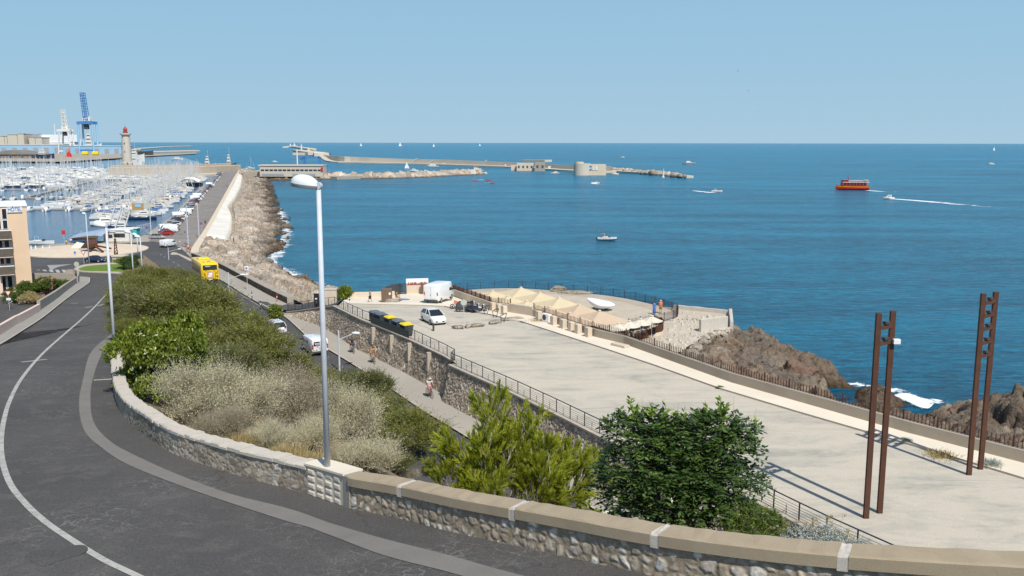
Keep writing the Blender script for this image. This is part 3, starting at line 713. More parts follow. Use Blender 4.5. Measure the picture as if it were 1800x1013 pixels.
o = np_mesh('rocky_shore', V.reshape(-1, 3), grid_faces(NU, NV), MT['rock'], col=C.reshape(-1, 3)); o['kind'] = 'structure'
# whitewashed concrete apron on the rocks beside the mole
ap = [(362, 416), (398, 420), (408, 404), (411, 378), (404, 362), (420, 344), (432, 322), (424, 306)]
P = [G(x, y, 2.6) for x, y in ap]; Lp = [G(x, y, 3.0) for x, y in [(362, 416), (369, 404), (378, 388), (386, 372), (393, 358), (402, 341), (411, 324), (420, 304)]]
Rp = [G(x, y, 2.1) for x, y in [(397, 421), (404, 412), (408, 398), (408, 380), (400, 365), (413, 348), (424, 326), (426, 308)]]
a, b = equal(Lp, Rp, 60); t = np.linspace(0, 1, 14)[None, :, None]; V = np.array(a)[:, None]*(1-t)+np.array(b)[:, None]*t
V[..., 2] = 3.35-.7*t[..., 0]+(fbm(V[..., 0]*.3, V[..., 1]*.3, 3, 1)-.5)*.3
V[:, -1, 2] = .8; V[0, :, 2] = .9; V[-1, :, 2] = .9
o = np_mesh('whitewashed_apron', V.reshape(-1, 3), grid_faces(60, 14), MT['whitewash'], smooth=True); o['kind'] = 'structure'
# ridge-shaped rock breakwater
def ridge(name, path, hw, top, cell, amp, mat=MT['rock'], nu=400, nv=30, tone=1.0, flat=0.0):
    P = np.array(byidx(path, nu)); T = np.gradient(P[:, :2], axis=0); T /= np.linalg.norm(T, axis=1)[:, None]; Nn = np.stack([T[:, 1], -T[:, 0]], -1)
    s = np.linspace(-1, 1, nv); prof = np.clip((1-np.abs(s))/(1-flat if flat < 1 else 1), 0, 1)
    V = np.zeros((nu, nv, 3)); endt = np.clip(np.minimum(np.arange(nu), np.arange(nu)[::-1])/(nu*.02), 0, 1)
    V[..., 0] = P[:, 0][:, None]+Nn[:, 0][:, None]*s*hw; V[..., 1] = P[:, 1][:, None]+Nn[:, 1][:, None]*s*hw
    z = (top+1)*prof[None, :]*endt[:, None]-1; z = z+rockf(V[..., 0], V[..., 1], cell, amp)*np.clip(prof*4, 0, 1)[None, :]+rockf(V[..., 0]+9, V[..., 1], cell*.45, amp*.35)
    V[..., 2] = z; C = rock_cols(V[..., 0], V[..., 1], z, cell, tone=tone)
    o = np_mesh(name, V.reshape(-1, 3), grid_faces(nu, nv), mat, col=C.reshape(-1, 3)); o['kind'] = 'structure'; return o
ridge('inner_rock_breakwater', [G(x, y, 0) for x, y in [(556, 315), (620, 314), (700, 313), (784, 309), (843, 306)]], 11, 4.2, 4.2, 2.0, nu=900, nv=40)
ridge('outer_rock_spit', [G(x, y, 0) for x, y in [(1063, 299), (1110, 303), (1150, 307), (1202, 312)]], 9, 2.6, 4.5, 1.6, nu=500, nv=30)
# big tumbled blocks on the outer spit and on the cliff
def boulder(name, c, r, seed, mat, sub=3, flat=1.0, tone=(.36, .29, .22), rough=.35, rz=0):
    bm = bmesh.new(); bmesh.ops.create_icosphere(bm, subdivisions=sub, radius=1.0); rr = random.Random(seed)
    V = np.array([v.co[:] for v in bm.verts]); F3 = np.array([[v.index for v in f.verts] for f in bm.faces]); bm.free()
    # cut by random planes -> flat facets with sharp edges
    for k in range(16):
        n = np.array([rr.gauss(0, 1), rr.gauss(0, 1), rr.gauss(0, 1)]); n /= np.linalg.norm(n); dlim = rr.uniform(.52, .86); dd = V@n; over = np.clip(dd-dlim, 0, None); V = V-over[:, None]*n
    V = V+ (np.stack([fbm(V[:, 0]*3+seed, V[:, 1]*3, 4, 1), fbm(V[:, 1]*3+seed, V[:, 2]*3, 4, 2), fbm(V[:, 2]*3+seed, V[:, 0]*3, 4, 3)], -1)-.5)*rough
    V = V*np.array(r); co, si = math.cos(rz), math.sin(rz); V = np.stack([V[:, 0]*co-V[:, 1]*si, V[:, 0]*si+V[:, 1]*co, V[:, 2]], -1)
    W = V+np.array(c)
    n = fbm(W[:, 0]*.9+W[:, 2]*.6, W[:, 1]*.9+W[:, 2], 5, seed); C = np.array(tone)[None]*(.62+.75*n)[:, None]
    wb = np.clip((W[:, 2]-.1)/1.0, 0, 1)[:, None]; C = C*wb+np.array([.08, .055, .035])*(1-wb)
    o = np_mesh(name, V, F3, mat, col=np.clip(C, 0, 1)); o.location = c; return o
blk = [(1099, 294.5, 4), (1114, 296, 3.2), (1129, 297, 2.6), (1147, 298.5, 5), (1185, 305, 3.8), (1076, 294, 3), (1088, 294, 2.6), (1123, 298, 2), (1135, 299, 2.4), (1197, 311, 3.4), (1205, 312.5, 2.6)]
for i, (px, py, s) in enumerate(blk):
    yb = 299+(px-1065)*.093; c = G(px, yb, 1.0); c2 = (c.x, c.y+3, 1.6)
    o = boulder('concrete_block', c2, (s*.95, s*.8, s*.8), 40+i, MT['rock'], 2, tone=(.40, .36, .30), rough=.15, rz=i)
    tag(o, ['big pale tumbled block', 'grey angular block', 'small tilted block'][i % 3]+' on the outer spit, '+['first', 'second', 'third', 'fourth', 'second to last before the end', 'one of those next to the round fort', 'third past the fort', 'low one in the middle', 'low one left of the dark pile', 'last but one at the tip', 'last one at the very tip'][i], 'rock block', 'tumbled blocks on the outer breakwater')
# cliff under and right of the lower terrace: height field
def height_field(name, poly_px, zfun, res, mat, tone=1.0, zref=0.0):
    P = [G(x, y, z) for x, y, z in poly_px]; X0 = min(p.x for p in P); X1 = max(p.x for p in P); Y0 = min(p.y for p in P); Y1 = max(p.y for p in P)
    nx = int((X1-X0)/res)+2; ny = int((Y1-Y0)/res)+2; X, Y = np.meshgrid(np.linspace(X0, X1, nx), np.linspace(Y0, Y1, ny), indexing='ij')
    return X, Y
# control points (px, py, z) of the rock surface, interpolated smoothly; z falls to the sea outside
CP = [(1185, 612, 5.3), (1205, 600, 5.4), (1220, 592, 5.4), (1165, 625, 5.3), (1230, 600, 5.0), (1060, 600, 5.4), (1120, 600, 5.3), (1160, 595, 5.3), (1200, 585, 5.4), (1240, 578, 5.5), (1275, 578, 5.2), (1290, 582, 4.6), (1310, 590, 4.0), (1335, 603, 3.5), (1355, 616, 3.0), (1370, 628, 1.9), (1390, 618, 2.8), (1420, 626, 2.7), (1438, 640, 2.0),
      (1200, 620, 4.6), (1250, 610, 4.6), (1300, 620, 3.8), (1340, 640, 2.8), (1380, 650, 2.4), (1430, 660, 2.4), (1180, 640, 5.0), (1250, 650, 4.4), (1320, 670, 3.6), (1400, 700, 2.6), (1440, 710, 2.0), (1100, 640, 5.3), (1150, 670, 5.2), (1260, 720, 4.6), (1360, 760, 3.4),
      (1449, 660, -1), (1462, 650, -2), (1456, 690, -1), (1300, 578, -2.0), (1330, 590, -2), (1350, 600, -2), (1375, 612, -1), (1400, 606, -2), (1440, 620, -2), (1480, 700, -1.5), (1500, 740, 0), (1520, 700, .2), (1540, 694, .3), (1580, 704, .2), (1610, 712, .0), (1560, 718, .5), (1620, 722, -.5), (1600, 700, -.8), (1540, 676, -1),
      (1640, 726, .2), (1680, 722, 1.0), (1720, 716, 1.8), (1760, 704, 2.9), (1800, 692, 3.9), (1850, 678, 5), (1630, 712, -1), (1680, 704, -1), (1720, 696, -1), (1760, 682, -1), (1800, 664, -1), (1700, 744, 1.6), (1800, 724, 3.8), (1750, 744, 2.8), (1660, 754, .9), (1900, 720, 5), (1580, 740, .9), (1640, 770, 1.5), (1760, 780, 3), (1900, 800, 5)]
cpw = []
for (px, py, z) in CP:
    p = G(px, py, max(z, 0.0)) if z > -3 else G(px, py, 0); cpw.append((p.x, p.y, z))
cpw = np.array(cpw)
x0, x1, y0, y1 = cpw[:, 0].min()-1, cpw[:, 0].max()+1, cpw[:, 1].min()-2, cpw[:, 1].max()+1
res = .22; X, Y = np.meshgrid(np.arange(x0, x1, res), np.arange(y0, y1, res), indexing='ij')
num = np.zeros_like(X); den = np.zeros_like(X); dm = np.full_like(X, 1e9)
for (a, b, c) in cpw:
    d2 = (X-a)**2+(Y-b)**2; wgt = 1/(d2+.35)**2.2; num += wgt*c; den += wgt; dm = np.minimum(dm, d2)
Zb = num/den
Z = Zb+(rockf(X, Y, 3.4, 1.0)+rockf(X+31, Y+7, 1.25, .6)+rockf(X, Y+55, .6, .28)+(fbm(X*2.2, Y*2.2, 4, 8)-.5)*.5)*np.clip((Zb+1)/2, .2, 1)
lim = np.where(dm > 36, -3, Z); Z = np.minimum(Z, lim)
Z = np.where((Zb > 4.9), np.minimum(Z, 5.55), Z)
# keep below the esplanade: cut cells on the land side of the parapet
par = np.array([[p.x, p.y] for p in wk]);
def side_of(X, Y):
    s = np.zeros_like(X); best = np.full_like(X, 1e18)
    for a, b in zip(par[:-1], par[1:]):
        d = b-a; L2 = d@d; t = np.clip(((X-a[0])*d[0]+(Y-a[1])*d[1])/L2, 0, 1); qx = a[0]+t*d[0]; qy = a[1]+t*d[1]; dd = (X-qx)**2+(Y-qy)**2; cr = d[0]*(Y-a[1])-d[1]*(X-a[0]); m = dd < best
        best = np.where(m, dd, best); s = np.where(m, cr, s)
    return s
sd = side_of(X, Y)
Z = np.where(sd < 0, -3.0, Z)
C = rock_cols(X, Y, Z, 3.4, .9, .43)*np.array([1.02, .94, .87]); red = fbm(X*.2, Y*.2, 3, 31)[..., None]; C = C*(1-.5*np.clip((red-.5)*4, 0, 1))+np.array([.22, .125, .085])*.5*np.clip((red-.5)*4, 0, 1)
pale = np.clip((Z-4.3)/.9, 0, 1)[..., None]*np.clip((fbm(X*.5, Y*.5, 4, 44)-.38)*5, 0, 1)[..., None]; C = C*(1-pale*.7)+np.array([.45, .38, .29])*pale*.7
o = np_mesh('cliff_rocks', np.stack([X, Y, Z], -1).reshape(-1, 3), grid_faces(X.shape[0], X.shape[1]), MT['rock'], col=C.reshape(-1, 3)); o['kind'] = 'structure'
big_rocks = [((1403, 672, 1.0), (2.9, 2.7, 2.7), 3, (.27, .17, .12), 'huge split brown boulder at the tip of the cliff above the sea'),
             ((1556, 706, .0), (3.0, 1.6, .95), 8, (.26, .19, .14), 'low brown rock awash in the surf, left of the tall steel frames'),
             ((1765, 738, .9), (3.8, 2.4, 2.5), 5, (.27, .21, .16), 'large grey-brown rock behind the fence at right'),
             ((1690, 735, .4), (3.0, 2.2, 1.6), 15, (.24, .17, .125), 'dark jagged rock at the foot of the large right-hand rock')]
for (c, r, sd_, tone, lab) in big_rocks:
    p = G(*c); o = boulder('sea_rock', (p.x, p.y, c[2]), r, sd_, MT['rock'], 5, tone=tone, rough=.3, rz=sd_); tag(o, lab, 'rock')
# ============================================================ FOAM where the sea meets rock
def foam_sheet(name, path, wid, mat, seed, z=.05, both=False, n=160, m=16, lab=None):
    P = np.array(byidx(path, n)); T = np.gradient(P[:, :2], axis=0); T /= np.linalg.norm(T, axis=1)[:, None]; Nn = np.stack([T[:, 1], -T[:, 0]], -1)
    s = np.linspace(-1 if both else -.25, 1, m); V = np.zeros((n, m, 3)); ww = wid*(0.6+.8*fbm(np.arange(n)*.06, np.zeros(n)+seed, 3, seed))
    V[..., 0] = P[:, 0][:, None]+Nn[:, 0][:, None]*s*ww[:, None]; V[..., 1] = P[:, 1][:, None]+Nn[:, 1][:, None]*s*ww[:, None]; V[..., 2] = z
    u = 1-np.abs(s)**1.5; e = np.clip(np.minimum(np.arange(n), np.arange(n)[::-1])/(n*.12), 0, 1); c = (u[None, :]*e[:, None])[..., None]*np.ones(3)
    o = np_mesh(name, V.reshape(-1, 3), grid_faces(n, m), mat, col=c.reshape(-1, 3)); tag(o, lab or 'white surf along the rocks', 'sea foam', None, 'stuff'); return o
fb = [Vector(p) for p in byidx(wB, 60)][::-1]
foam_sheet('surf', fb[12:56], -5.5, MT['foam'], 3, both=False, n=500, lab='white surf along the rocky shore of the mole')
foam_sheet('surf', [G(x, y, 0) for x, y in [(500, 486), (530, 494), (560, 505), (600, 515), (660, 522), (690, 528)]], 5, MT['foam'], 5, both=True, lab='white surf in the cove below the entrance')
foam_sheet('surf', [G(x, y, 0) for x, y in [(1452, 672), (1490, 676), (1530, 680), (1575, 688), (1600, 697), (1630, 706), (1700, 702)]], 3.0, MT['foam'], 9, both=True, z=.06, lab='white surf breaking on the low rocks at right')
foam_sheet('surf', [G(x, y, 0) for x, y in [(1575, 692), (1600, 702), (1622, 712), (1640, 716)]], 2.4, MT['wake'], 12, both=True, z=.09, lab='bright breaking wave between the low rocks at right')
# loose rubble strewn over the terrace tip and the top of the cliff
rq = random.Random(8); mb = MB()
tip = np.array([[q.x, q.y] for q in [G(x_, y_, 5.6) for x_, y_ in [(1182, 548), (1280, 556), (1282, 582), (1235, 600), (1170, 632), (1120, 606), (1168, 592), (1180, 570)]]])
for k in range(900):
    X_, Y_ = rq.uniform(tip[:, 0].min(), tip[:, 0].max()), rq.uniform(tip[:, 1].min(), tip[:, 1].max())
    if inpoly(np.array([X_]), np.array([Y_]), tip)[0]:
        s_ = rq.uniform(.08, .30)*(1.6 if rq.random() < .12 else 1); mb.box((X_, Y_, 5.6+s_*.2), (s_*1.5, s_, s_*.8), rq.uniform(0, 3), taper=rq.uniform(.4, .8))
o = mb.build('rubble', MT['lightstone']); tag(o, 'loose pale rubble strewn over the tip of the lower terrace', 'rubble', None, 'stuff')
edge_px = [(1236, 596), (1218, 606), (1200, 616), (1184, 625), (1168, 634), (1158, 641), (1248, 590), (1262, 586)]
for i, (x_, y_) in enumerate(edge_px):
    p = G(x_, y_, 5.4); o = boulder('edge_rock', (p.x, p.y, 5.1), (1.5, 1.1, .75), 300+i, MT['rock'], 3, tone=(.44, .37, .29), rough=.35, rz=i*1.3); tag(o, 'brown rock on the edge of the lower terrace, %s from the battered wall' % ['third', 'fourth', 'fifth', 'sixth', 'seventh', 'eighth', 'second', 'first'][i], 'rock', 'rocks at the edge of the lower terrace')
# ============================================================ MASONRY
def stone_face(name, path, zb, zt_, cell, amp, res, parent, cols, mortar=(.30, .27, .23), seed=0, flip=False, aspect=1.35, mortw=.13, batter=0.0, streak=0.0):
    """rubble masonry as real relief: path = plan polyline (front side to the right of travel), zb/zt_ functions of (x, y)"""
    Q, t = resample([Vector((p[0], p[1], 0)) for p in path], res); T = np.gradient(Q[:, :2], axis=0); T /= np.linalg.norm(T, axis=1)[:, None]+1e-9; Nn = np.stack([T[:, 1], -T[:, 0]], -1)
    if flip: Nn = -Nn
    b = np.array([zb(x, y) for x, y in Q[:, :2]]); h = np.array([zt_(x, y) for x, y in Q[:, :2]])-b
    nv = max(4, int(h.max()/res)+1); s = np.linspace(0, 1, nv)
    U = np.repeat(t[:, None], nv, 1); Z = b[:, None]+h[:, None]*s
    wx = U/(cell*aspect)+seed*17+(fbm(U*2/cell*.5, Z*2/cell*.5, 3, 2)-.5)*1.0; wy = Z/cell+(fbm(U/cell, Z/cell+40, 3, 7)-.5)*1.0
    f1, f2, cx, cy, ci, cj = vor(wx, wy, .95, .6); e = np.clip((f2-f1)/mortw/1.3, 0, 1); e2 = e*e*(3-2*e)
    tl = (vhash(ci, cj, 4)-.5)*(wx-cx)*1.2+(vhash(ci, cj, 5)-.5)*(wy-cy)*1.2
    D = amp*(e2*(.3+.7*vhash(ci, cj, 3)+tl)+1.0*(fbm(U/cell*4, Z/cell*4, 4, 11)-.3)*e2)
    k = (vhash(ci, cj, 8)*len(cols)).astype(int) % len(cols); c = np.array(cols)[k]*(.75+.5*vhash(ci, cj, 12))[..., None]
    c = c*(.72+.6*fbm(U*3/cell, Z*3/cell, 4, 5))[..., None]
    c = c*e2[..., None]+np.array(mortar)*(.8+.4*fbm(U*4, Z*4, 3, 15))[..., None]*(1-e2)[..., None]
    if streak: c = c*(1-streak*np.clip((fbm(U*.5, Z*.12, 4, 33)-.5)*4, 0, 1))[..., None]
    D = D+batter*(1-s)[None, :]
    V = np.stack([Q[:, 0][:, None]+Nn[:, 0][:, None]*D, Q[:, 1][:, None]+Nn[:, 1][:, None]*D, Z], -1)
    Fc = grid_faces(len(Q), nv)
    return np_mesh(name, V.reshape(-1, 3), Fc, MT['stone'], parent=parent, col=np.clip(c, 0, 1).reshape(-1, 3))
def cap_run(name, path, zfun, w0, w1, th, mat, parent, bev=.03, n=None, jag=0.0, seed=0, over=0.0):
    """solid coping along a path between offsets w0 (front, +right) and w1; zfun = underside"""
    Q = [Vector(p) for p in path]; A = offset_path(Q, w0); B = offset_path(Q, w1); secs = []; r = random.Random(seed)
    for a, b, q in zip(A, B, Q):
        z = zfun(q.x, q.y); j = r.uniform(-jag, jag); k = r.uniform(-jag, jag); u = (Vector((b.x, b.y, 0))-Vector((a.x, a.y, 0))).normalized()*bev
        secs.append([(a.x, a.y, z), (b.x, b.y, z), (b.x, b.y, z+th-bev), (b.x-u.x, b.y-u.y, z+th+k), (a.x+u.x, a.y+u.y, z+th+j), (a.x, a.y, z+th-bev)])
    return MB().loft(secs).build(name, mat, parent)
# ---------------- parapet of the upper road
front = WBw; fr, ft = resample(front, .25); fr = [Vector(p) for p in fr]
def arc_of(px):           # arc length of the wall foot under a given pixel column of the foot line
    p = G(px[0], px[1], zr); d = [(q.x-p.x)**2+(q.y-p.y)**2 for q in fr]; return ft[int(np.argmin(d))]
def sub(a, b, step=.25):
    n = max(2, int((b-a)/step)+1); Q = np.array([list(p) for p in fr]); return [Vector([np.interp(u, ft, Q[:, i]) for i in range(3)]) for u in np.linspace(a, b, n)]
s_start = arc_of((198, 640)); s_blk0 = arc_of((540, 868)); s_blk1 = arc_of((602, 888)); s_pier = arc_of((622, 894)); s_end = ft[-1]-1
W1 = empty('stone_parapet', tuple(sub(s_start, s_start+1)[0])); W1.location = (0, 0, 0)
tag(W1, 'low rubble-stone parapet wall with pale rough coping, curving along the upper road', 'wall')
GREYC = [(.46, .40, .31), (.52, .45, .35), (.40, .34, .265), (.58, .52, .43), (.44, .36, .27)]
HW = .80
stone_face('rubble_face', sub(s_start, s_blk0), lambda x, y: zr(x, y)-.05, lambda x, y: zr(x, y)+HW, .20, .024, .033, W1, GREYC, (.42, .365, .285), 1, flip=False, aspect=1.5, streak=.3)
def jag_coping(a, b, parent, seed):
    r = random.Random(seed); s = a; mb = MB()
    while s < b-.1:
        L = r.uniform(.28, .52); e = min(s+L, b); P = sub(s+.008, e-.008, .25); A = offset_path(P, .05+r.uniform(-.015, .03)); B = offset_path(P, -.52+r.uniform(-.04, .03)); th = .14+r.uniform(-.025, .03); dz = r.uniform(-.012, .012); secs = []
        for a_2, b_2, q in zip(A, B, P):
            z = zr(q.x, q.y)+HW-.005; secs.append([(a_2.x, a_2.y, z), (b_2.x, b_2.y, z), (b_2.x, b_2.y, z+th-.03), (b_2.x*.95+a_2.x*.05, b_2.y*.95+a_2.y*.05, z+th+dz), (a_2.x*.93+b_2.x*.07, a_2.y*.93+b_2.y*.07, z+th-dz), (a_2.x, a_2.y, z+th-.045)])
        mb.loft(secs); s = e
    return mb.build('stone_coping', MT['lightstone'], parent)
jag_coping(s_start, s_blk0, W1, 4)
P = sub(s_start, s_blk0); mb = MB();
bk = offset_path(P, -.48)
mb.loft([[(p.x, p.y, zr(q.x, q.y)-4.0), (q.x, q.y, zr(q.x, q.y)-4.0), (q.x, q.y, zr(q.x, q.y)+HW-.004), (p.x, p.y, zr(q.x, q.y)+HW-.004)] for p, q in zip(bk, offset_path(P, -.12))])
mb.build('wall_core', MT['concrete'], W1)
# split-faced block pedestal with the slab that carries the lamp post
W2 = empty('block_pedestal'); tag(W2, 'pedestal of pale split-faced blocks under the tall lamp post, set into the parapet', 'wall')
P = sub(s_blk0+.02, s_blk1); mb = MB(); tot = s_blk1-s_blk0; r = random.Random(5); cols_n = 4; rows = 4
A0 = sub(s_blk0+.02, s_blk1, .1); zb0 = lambda q: zr(q.x, q.y)
for i in range(cols_n):
    for j in range(rows):
        ss = sub(s_blk0+.02+tot*(i+.04)/cols_n, s_blk0+.02+tot*(i+.94)/cols_n-.02, .1); a = ss[0]; b = ss[-1]; nrm = Vector(((b-a).y, -(b-a).x, 0)).normalized(); h = .92/rows
        z0 = zr(a.x, a.y)-.02+j*h+.02; z1 = z0+h-.045; o1 = a+nrm*.01; o2 = b+nrm*.01; k = .05
        m = (a+b)/2+nrm*(.045+r.uniform(-.015, .02)); d = (b-a)*.3
        vs = [(o1.x, o1.y, z0), (o2.x, o2.y, z0), (o2.x, o2.y, z1), (o1.x, o1.y, z1), (m.x-d.x, m.y-d.y, z0+k), (m.x+d.x, m.y+d.y, z0+k), (m.x+d.x, m.y+d.y, z1-k), (m.x-d.x, m.y-d.y, z1-k)]
        mb.add(vs, [(4, 5, 6, 7), (0, 1, 5, 4), (1, 2, 6, 5), (2, 3, 7, 6), (3, 0, 4, 7)])
mb.build('split_block', MT['breakwater'], W2)
cap_run('pedestal_core', sub(s_blk0, s_blk1+.15), lambda x, y: zr(x, y)-.05, .02, -.52, .98, MT['breakwater'], W2)
slb = cap_run('pedestal_slab', sub(s_blk0-.05, s_blk1+.2), lambda x, y: zr(x, y)+.934, .07, -.60, .075, MT['white_walk'], W2, bev=.012)
# concrete-coped wall to the right
W3 = empty('coped_parapet'); tag(W3, 'mortared rubble parapet wall with a thick tan concrete coping running to the lower right corner', 'wall')
BROWNC = [(.50, .43, .34), (.62, .55, .46), (.76, .70, .61), (.44, .36, .27), (.56, .48, .38), (.40, .33, .26)]
HW3 = .70
stone_face('rubble_face', sub(s_pier, s_end), lambda x, y: zr(x, y)-.05, lambda x, y: zr(x, y)+HW3+.02, .25, .026, .024, W3, BROWNC, (.35, .28, .195), 3, aspect=1.15, mortw=.42)
pier = cap_run('rendered_pier', sub(s_blk1+.16, s_pier), lambda x, y: zr(x, y)-.05, .04, -.50, 1.02, MT['concrete'], W3)
mb = MB(); P = sub(s_pier, s_end); mb.loft([[(p.x, p.y, zr(q.x, q.y)-4), (q.x, q.y, zr(q.x, q.y)-4), (q.x, q.y, zr(q.x, q.y)+HW3+.01), (p.x, p.y, zr(q.x, q.y)+HW3+.01)] for p, q in zip(offset_path(P, -.5), offset_path(P, -.1))]); mb.build('wall_core', MT['concrete'], W3)
joints = [arc_of(q) for q in [(702, 912), (901, 959), (1150, 1012), (1478, 1060)]]
segs = [s_pier]+joints+[s_end]
CTH = .27
for i in range(len(segs)-1):
    a = segs[i]+(.1 if i else 0.0); b = segs[i+1]-(.1 if i < len(segs)-2 else 0);
    cap_run('coping_segment', sub(a, b), lambda x, y: zr(x, y)+HW3, .085, -.56, CTH, MT['coping'], W3, bev=.035, jag=.013, seed=i)
for i, s in enumerate(joints):
    jb = cap_run('limewashed_joint', sub(s-.098, s+.098, .05), lambda x, y: zr(x, y)+HW3-.05, .075, -.54, CTH+.045, MT['joint'], W3, bev=.05, jag=.012, seed=20+i)
# ---------------- retaining wall of the esplanade
RW = empty('retaining_wall'); tag(RW, 'long high brown rubble retaining wall between the promenade and the esplanade', 'wall')
top = [Vector((p.x, p.y, z)) for p, (x, y, z) in zip(TWw, TW)]
def ztop_on(path):
    XY = np.array([[p.x, p.y] for p in path]); Z = np.array([p.z for p in path])
    def f(x, y):
        best = 1e18; zz = Z[0]
        for (a, b, za, zb) in zip(XY[:-1], XY[1:], Z[:-1], Z[1:]):
            d = b-a; t = min(1, max(0, ((x-a[0])*d[0]+(y-a[1])*d[1])/(d@d))); qx = a[0]+t*d[0]; qy = a[1]+t*d[1]; dd = (x-qx)**2+(y-qy)**2
            if dd < best: best = dd; zz = za+(zb-za)*t
        return zz
    return f
BRW = [(.50, .41, .30), (.58, .48, .37), (.43, .35, .265), (.64, .55, .44), (.50, .41, .305), (.70, .62, .51)]
ztw = ztop_on(top)
stone_face('rubble_face', top[:9], lambda x, y: zl(x, y)-.1, lambda x, y: ztw(x, y)-.0, .25, .09, .08, RW, BRW, (.39, .315, .24), 5, aspect=1.3, mortw=.2, streak=.3, batter=.75)
stone_face('rubble_face', top[8:], lambda x, y: zl(x, y)-.1, lambda x, y: ztw(x, y)-.0, .24, .08, .065, RW, BRW, (.39, .315, .24), 9, aspect=1.2, mortw=.2, streak=.3, batter=.75)
cap_run('wall_coping', [Vector(p) for p in resample(top[:9], .6)[0]], lambda x, y: ztw(x, y)-.005, .20, -.38, .14, MT['kerb'], RW, bev=.015, jag=.01)
cap_run('wall_coping', [Vector(p) for p in resample(top[9:], .6)[0]], lambda x, y: ztw(x, y)-.005, .20, -.38, .14, MT['kerb'], RW, bev=.015, jag=.01)
# buttress strips on the far half
for (x, y) in [(660, 573), (691, 587), (722, 601), (754, 617)]:
    p = G(x, y, 9.2); i = int(np.argmin([(q.x-p.x)**2+(q.y-p.y)**2 for q in [Vector(v) for v in resample(top[:9], .3)[0]]])); Q = resample(top[:9], .3)[0]; q = Q[i]; T = Q[min(i+1, len(Q)-1)]-Q[i-1]; T /= np.linalg.norm(T); n = np.array([T[1], -T[0]])
    mb = MB(); mb.box((q[0]+n[0]*.30, q[1]+n[1]*.30, 8.2), (.36, .55, 1.75), math.atan2(T[1], T[0])); mb.build('buttress', MT['kerb'], RW)
# ---------------- low dark wall between promenade and rocks, then mole parapet
PW_ = empty('promenade_sea_wall'); tag(PW_, 'low dark stone wall with a broad grey top between the promenade and the riprap, behind the bus', 'wall')
Pw = [Vector((p.x, p.y, 0)) for p in WFw[::-1]]; Pw = smooth_path(Pw, 4)
stone_face('stone_face', Pw, lambda x, y: zl(x, y)-.05, lambda x, y: zl(x, y)+.98, .3, .08, .12, PW_, [(.13, .105, .08), (.18, .145, .11), (.10, .085, .07)], (.07, .06, .05), 2, flip=True)
Pw2 = [Vector(p) for p in resample(Pw, 1.2)[0]]
cap_run('wall_top', Pw2, lambda x, y: zl(x, y)-.6, .0, 1.15, 1.64, MT['concrete'], PW_, bev=.03, jag=.02)
MP = empty('mole_parapet'); tag(MP, 'long pale parapet running the length of the mole road towards the far building', 'wall')
mp = [G(x, y, 2.0) for x, y in [(337, 452), (338, 444), (349, 427), (365, 402), (385, 365), (402, 333), (412, 314), (420, 301)]]
mps = [Vector(p) for p in resample(smooth_path(mp, 6), 3.0)[0]]
cap_run('parapet_wall', mps, lambda x, y: 1.9, -.1, 1.7, 1.25, MT['render'], MP, bev=.05)
cap_run('parapet_footing', mps, lambda x, y: 1.6, 1.7, 3.2, .75, MT['parapet'], MP, bev=.05)
# ---------------- parapet on the sea side of the esplanade with its fence of rusty pickets
SP = empty('seaside_parapet'); tag(SP, 'long weathered concrete parapet along the pale walkway, carrying the rusty picket fence', 'wall')
par = [Vector((p.x, p.y, zw(p.x, p.y))) for p in wk]
run2 = par[6:]
zt2 = lambda x, y: zw(x, y)+.78
zt3 = lambda x, y: zw(x, y)-.05
pr2 = [Vector(p) for p in resample(run2, .8)[0]]
cap_run('parapet_body', pr2, zt3, 0.0, -.34, .80, MT['parapet'], SP, bev=.02)
run1 = par[5:7]; cap_run('parapet_block', [Vector(p) for p in resample([par[5], par[6]], .6)[0]], zt3, .02, -.5, 1.05, MT['render'], SP)
run0 = par[3:6]; cap_run('parapet_body', [Vector(p) for p in resample(run0, .6)[0]], zt3, 0, -.4, .95, MT['render'], SP)
for (x, y) in [(866, 546), (877, 549), (886, 552), (947, 562), (973, 571), (990, 577), (1004, 582), (1016, 586), (1034, 592)]:
    p = G(x, y, zw); mb = MB(); d = (par[7]-par[6]).normalized(); mb.box((p.x, p.y-.02, p.z+.46), (.62, .5, .94), math.atan2(d.y, d.x), bev=.02); mb.build('pilaster', MT['render'], SP)
def fence_run(name, path, h, post_sp, pick_sp, mat, label, zbase, post_r=.04, pick_r=.018, ph=None, rail_z=(.06,), cat='fence', post_h=None, thick=1.0):
    root = empty(name, tuple(path[0])); root.location = (0, 0, 0); tag(root, label, cat)
    Q, t = resample(path, .1); L = t[-1]; n = max(1, round(L/post_sp)); S_ = np.linspace(0, L, n+1)
    at = lambda s: Vector([np.interp(s, t, Q[:, i]) for i in range(3)])
    for s in S_:
        p = at(s); z = zbase(p.x, p.y); mb = MB(); d = at(min(s+.1, L))-at(max(s-.1, 0)); mb.box((p.x, p.y, z+(post_h or h)/2), (post_r*2, post_r*1.4, (post_h or h)), math.atan2(d.y, d.x)); mb.build('post', mat, root)
    rr = random.Random(len(name)+int(L))
    for a, b in zip(S_[:-1], S_[1:]):
        mb = MB(); m = max(2, round((b-a)/pick_sp))
        for k in range(1, m):
            p = at(a+(b-a)*k/m); z = zbase(p.x, p.y); hh = h*(1+rr.uniform(-.08, .04)); mb.box((p.x, p.y, z+hh/2), (pick_r*2, pick_r*2, hh), rr.uniform(0, 1))
        for rz_ in rail_z:
            A_, B_ = at(a), at(b); mb.tube([(A_.x, A_.y, zbase(A_.x, A_.y)+rz_), (B_.x, B_.y, zbase(B_.x, B_.y)+rz_)], .02, 4)
        mb.build('picket_panel', mat, root)
    return root
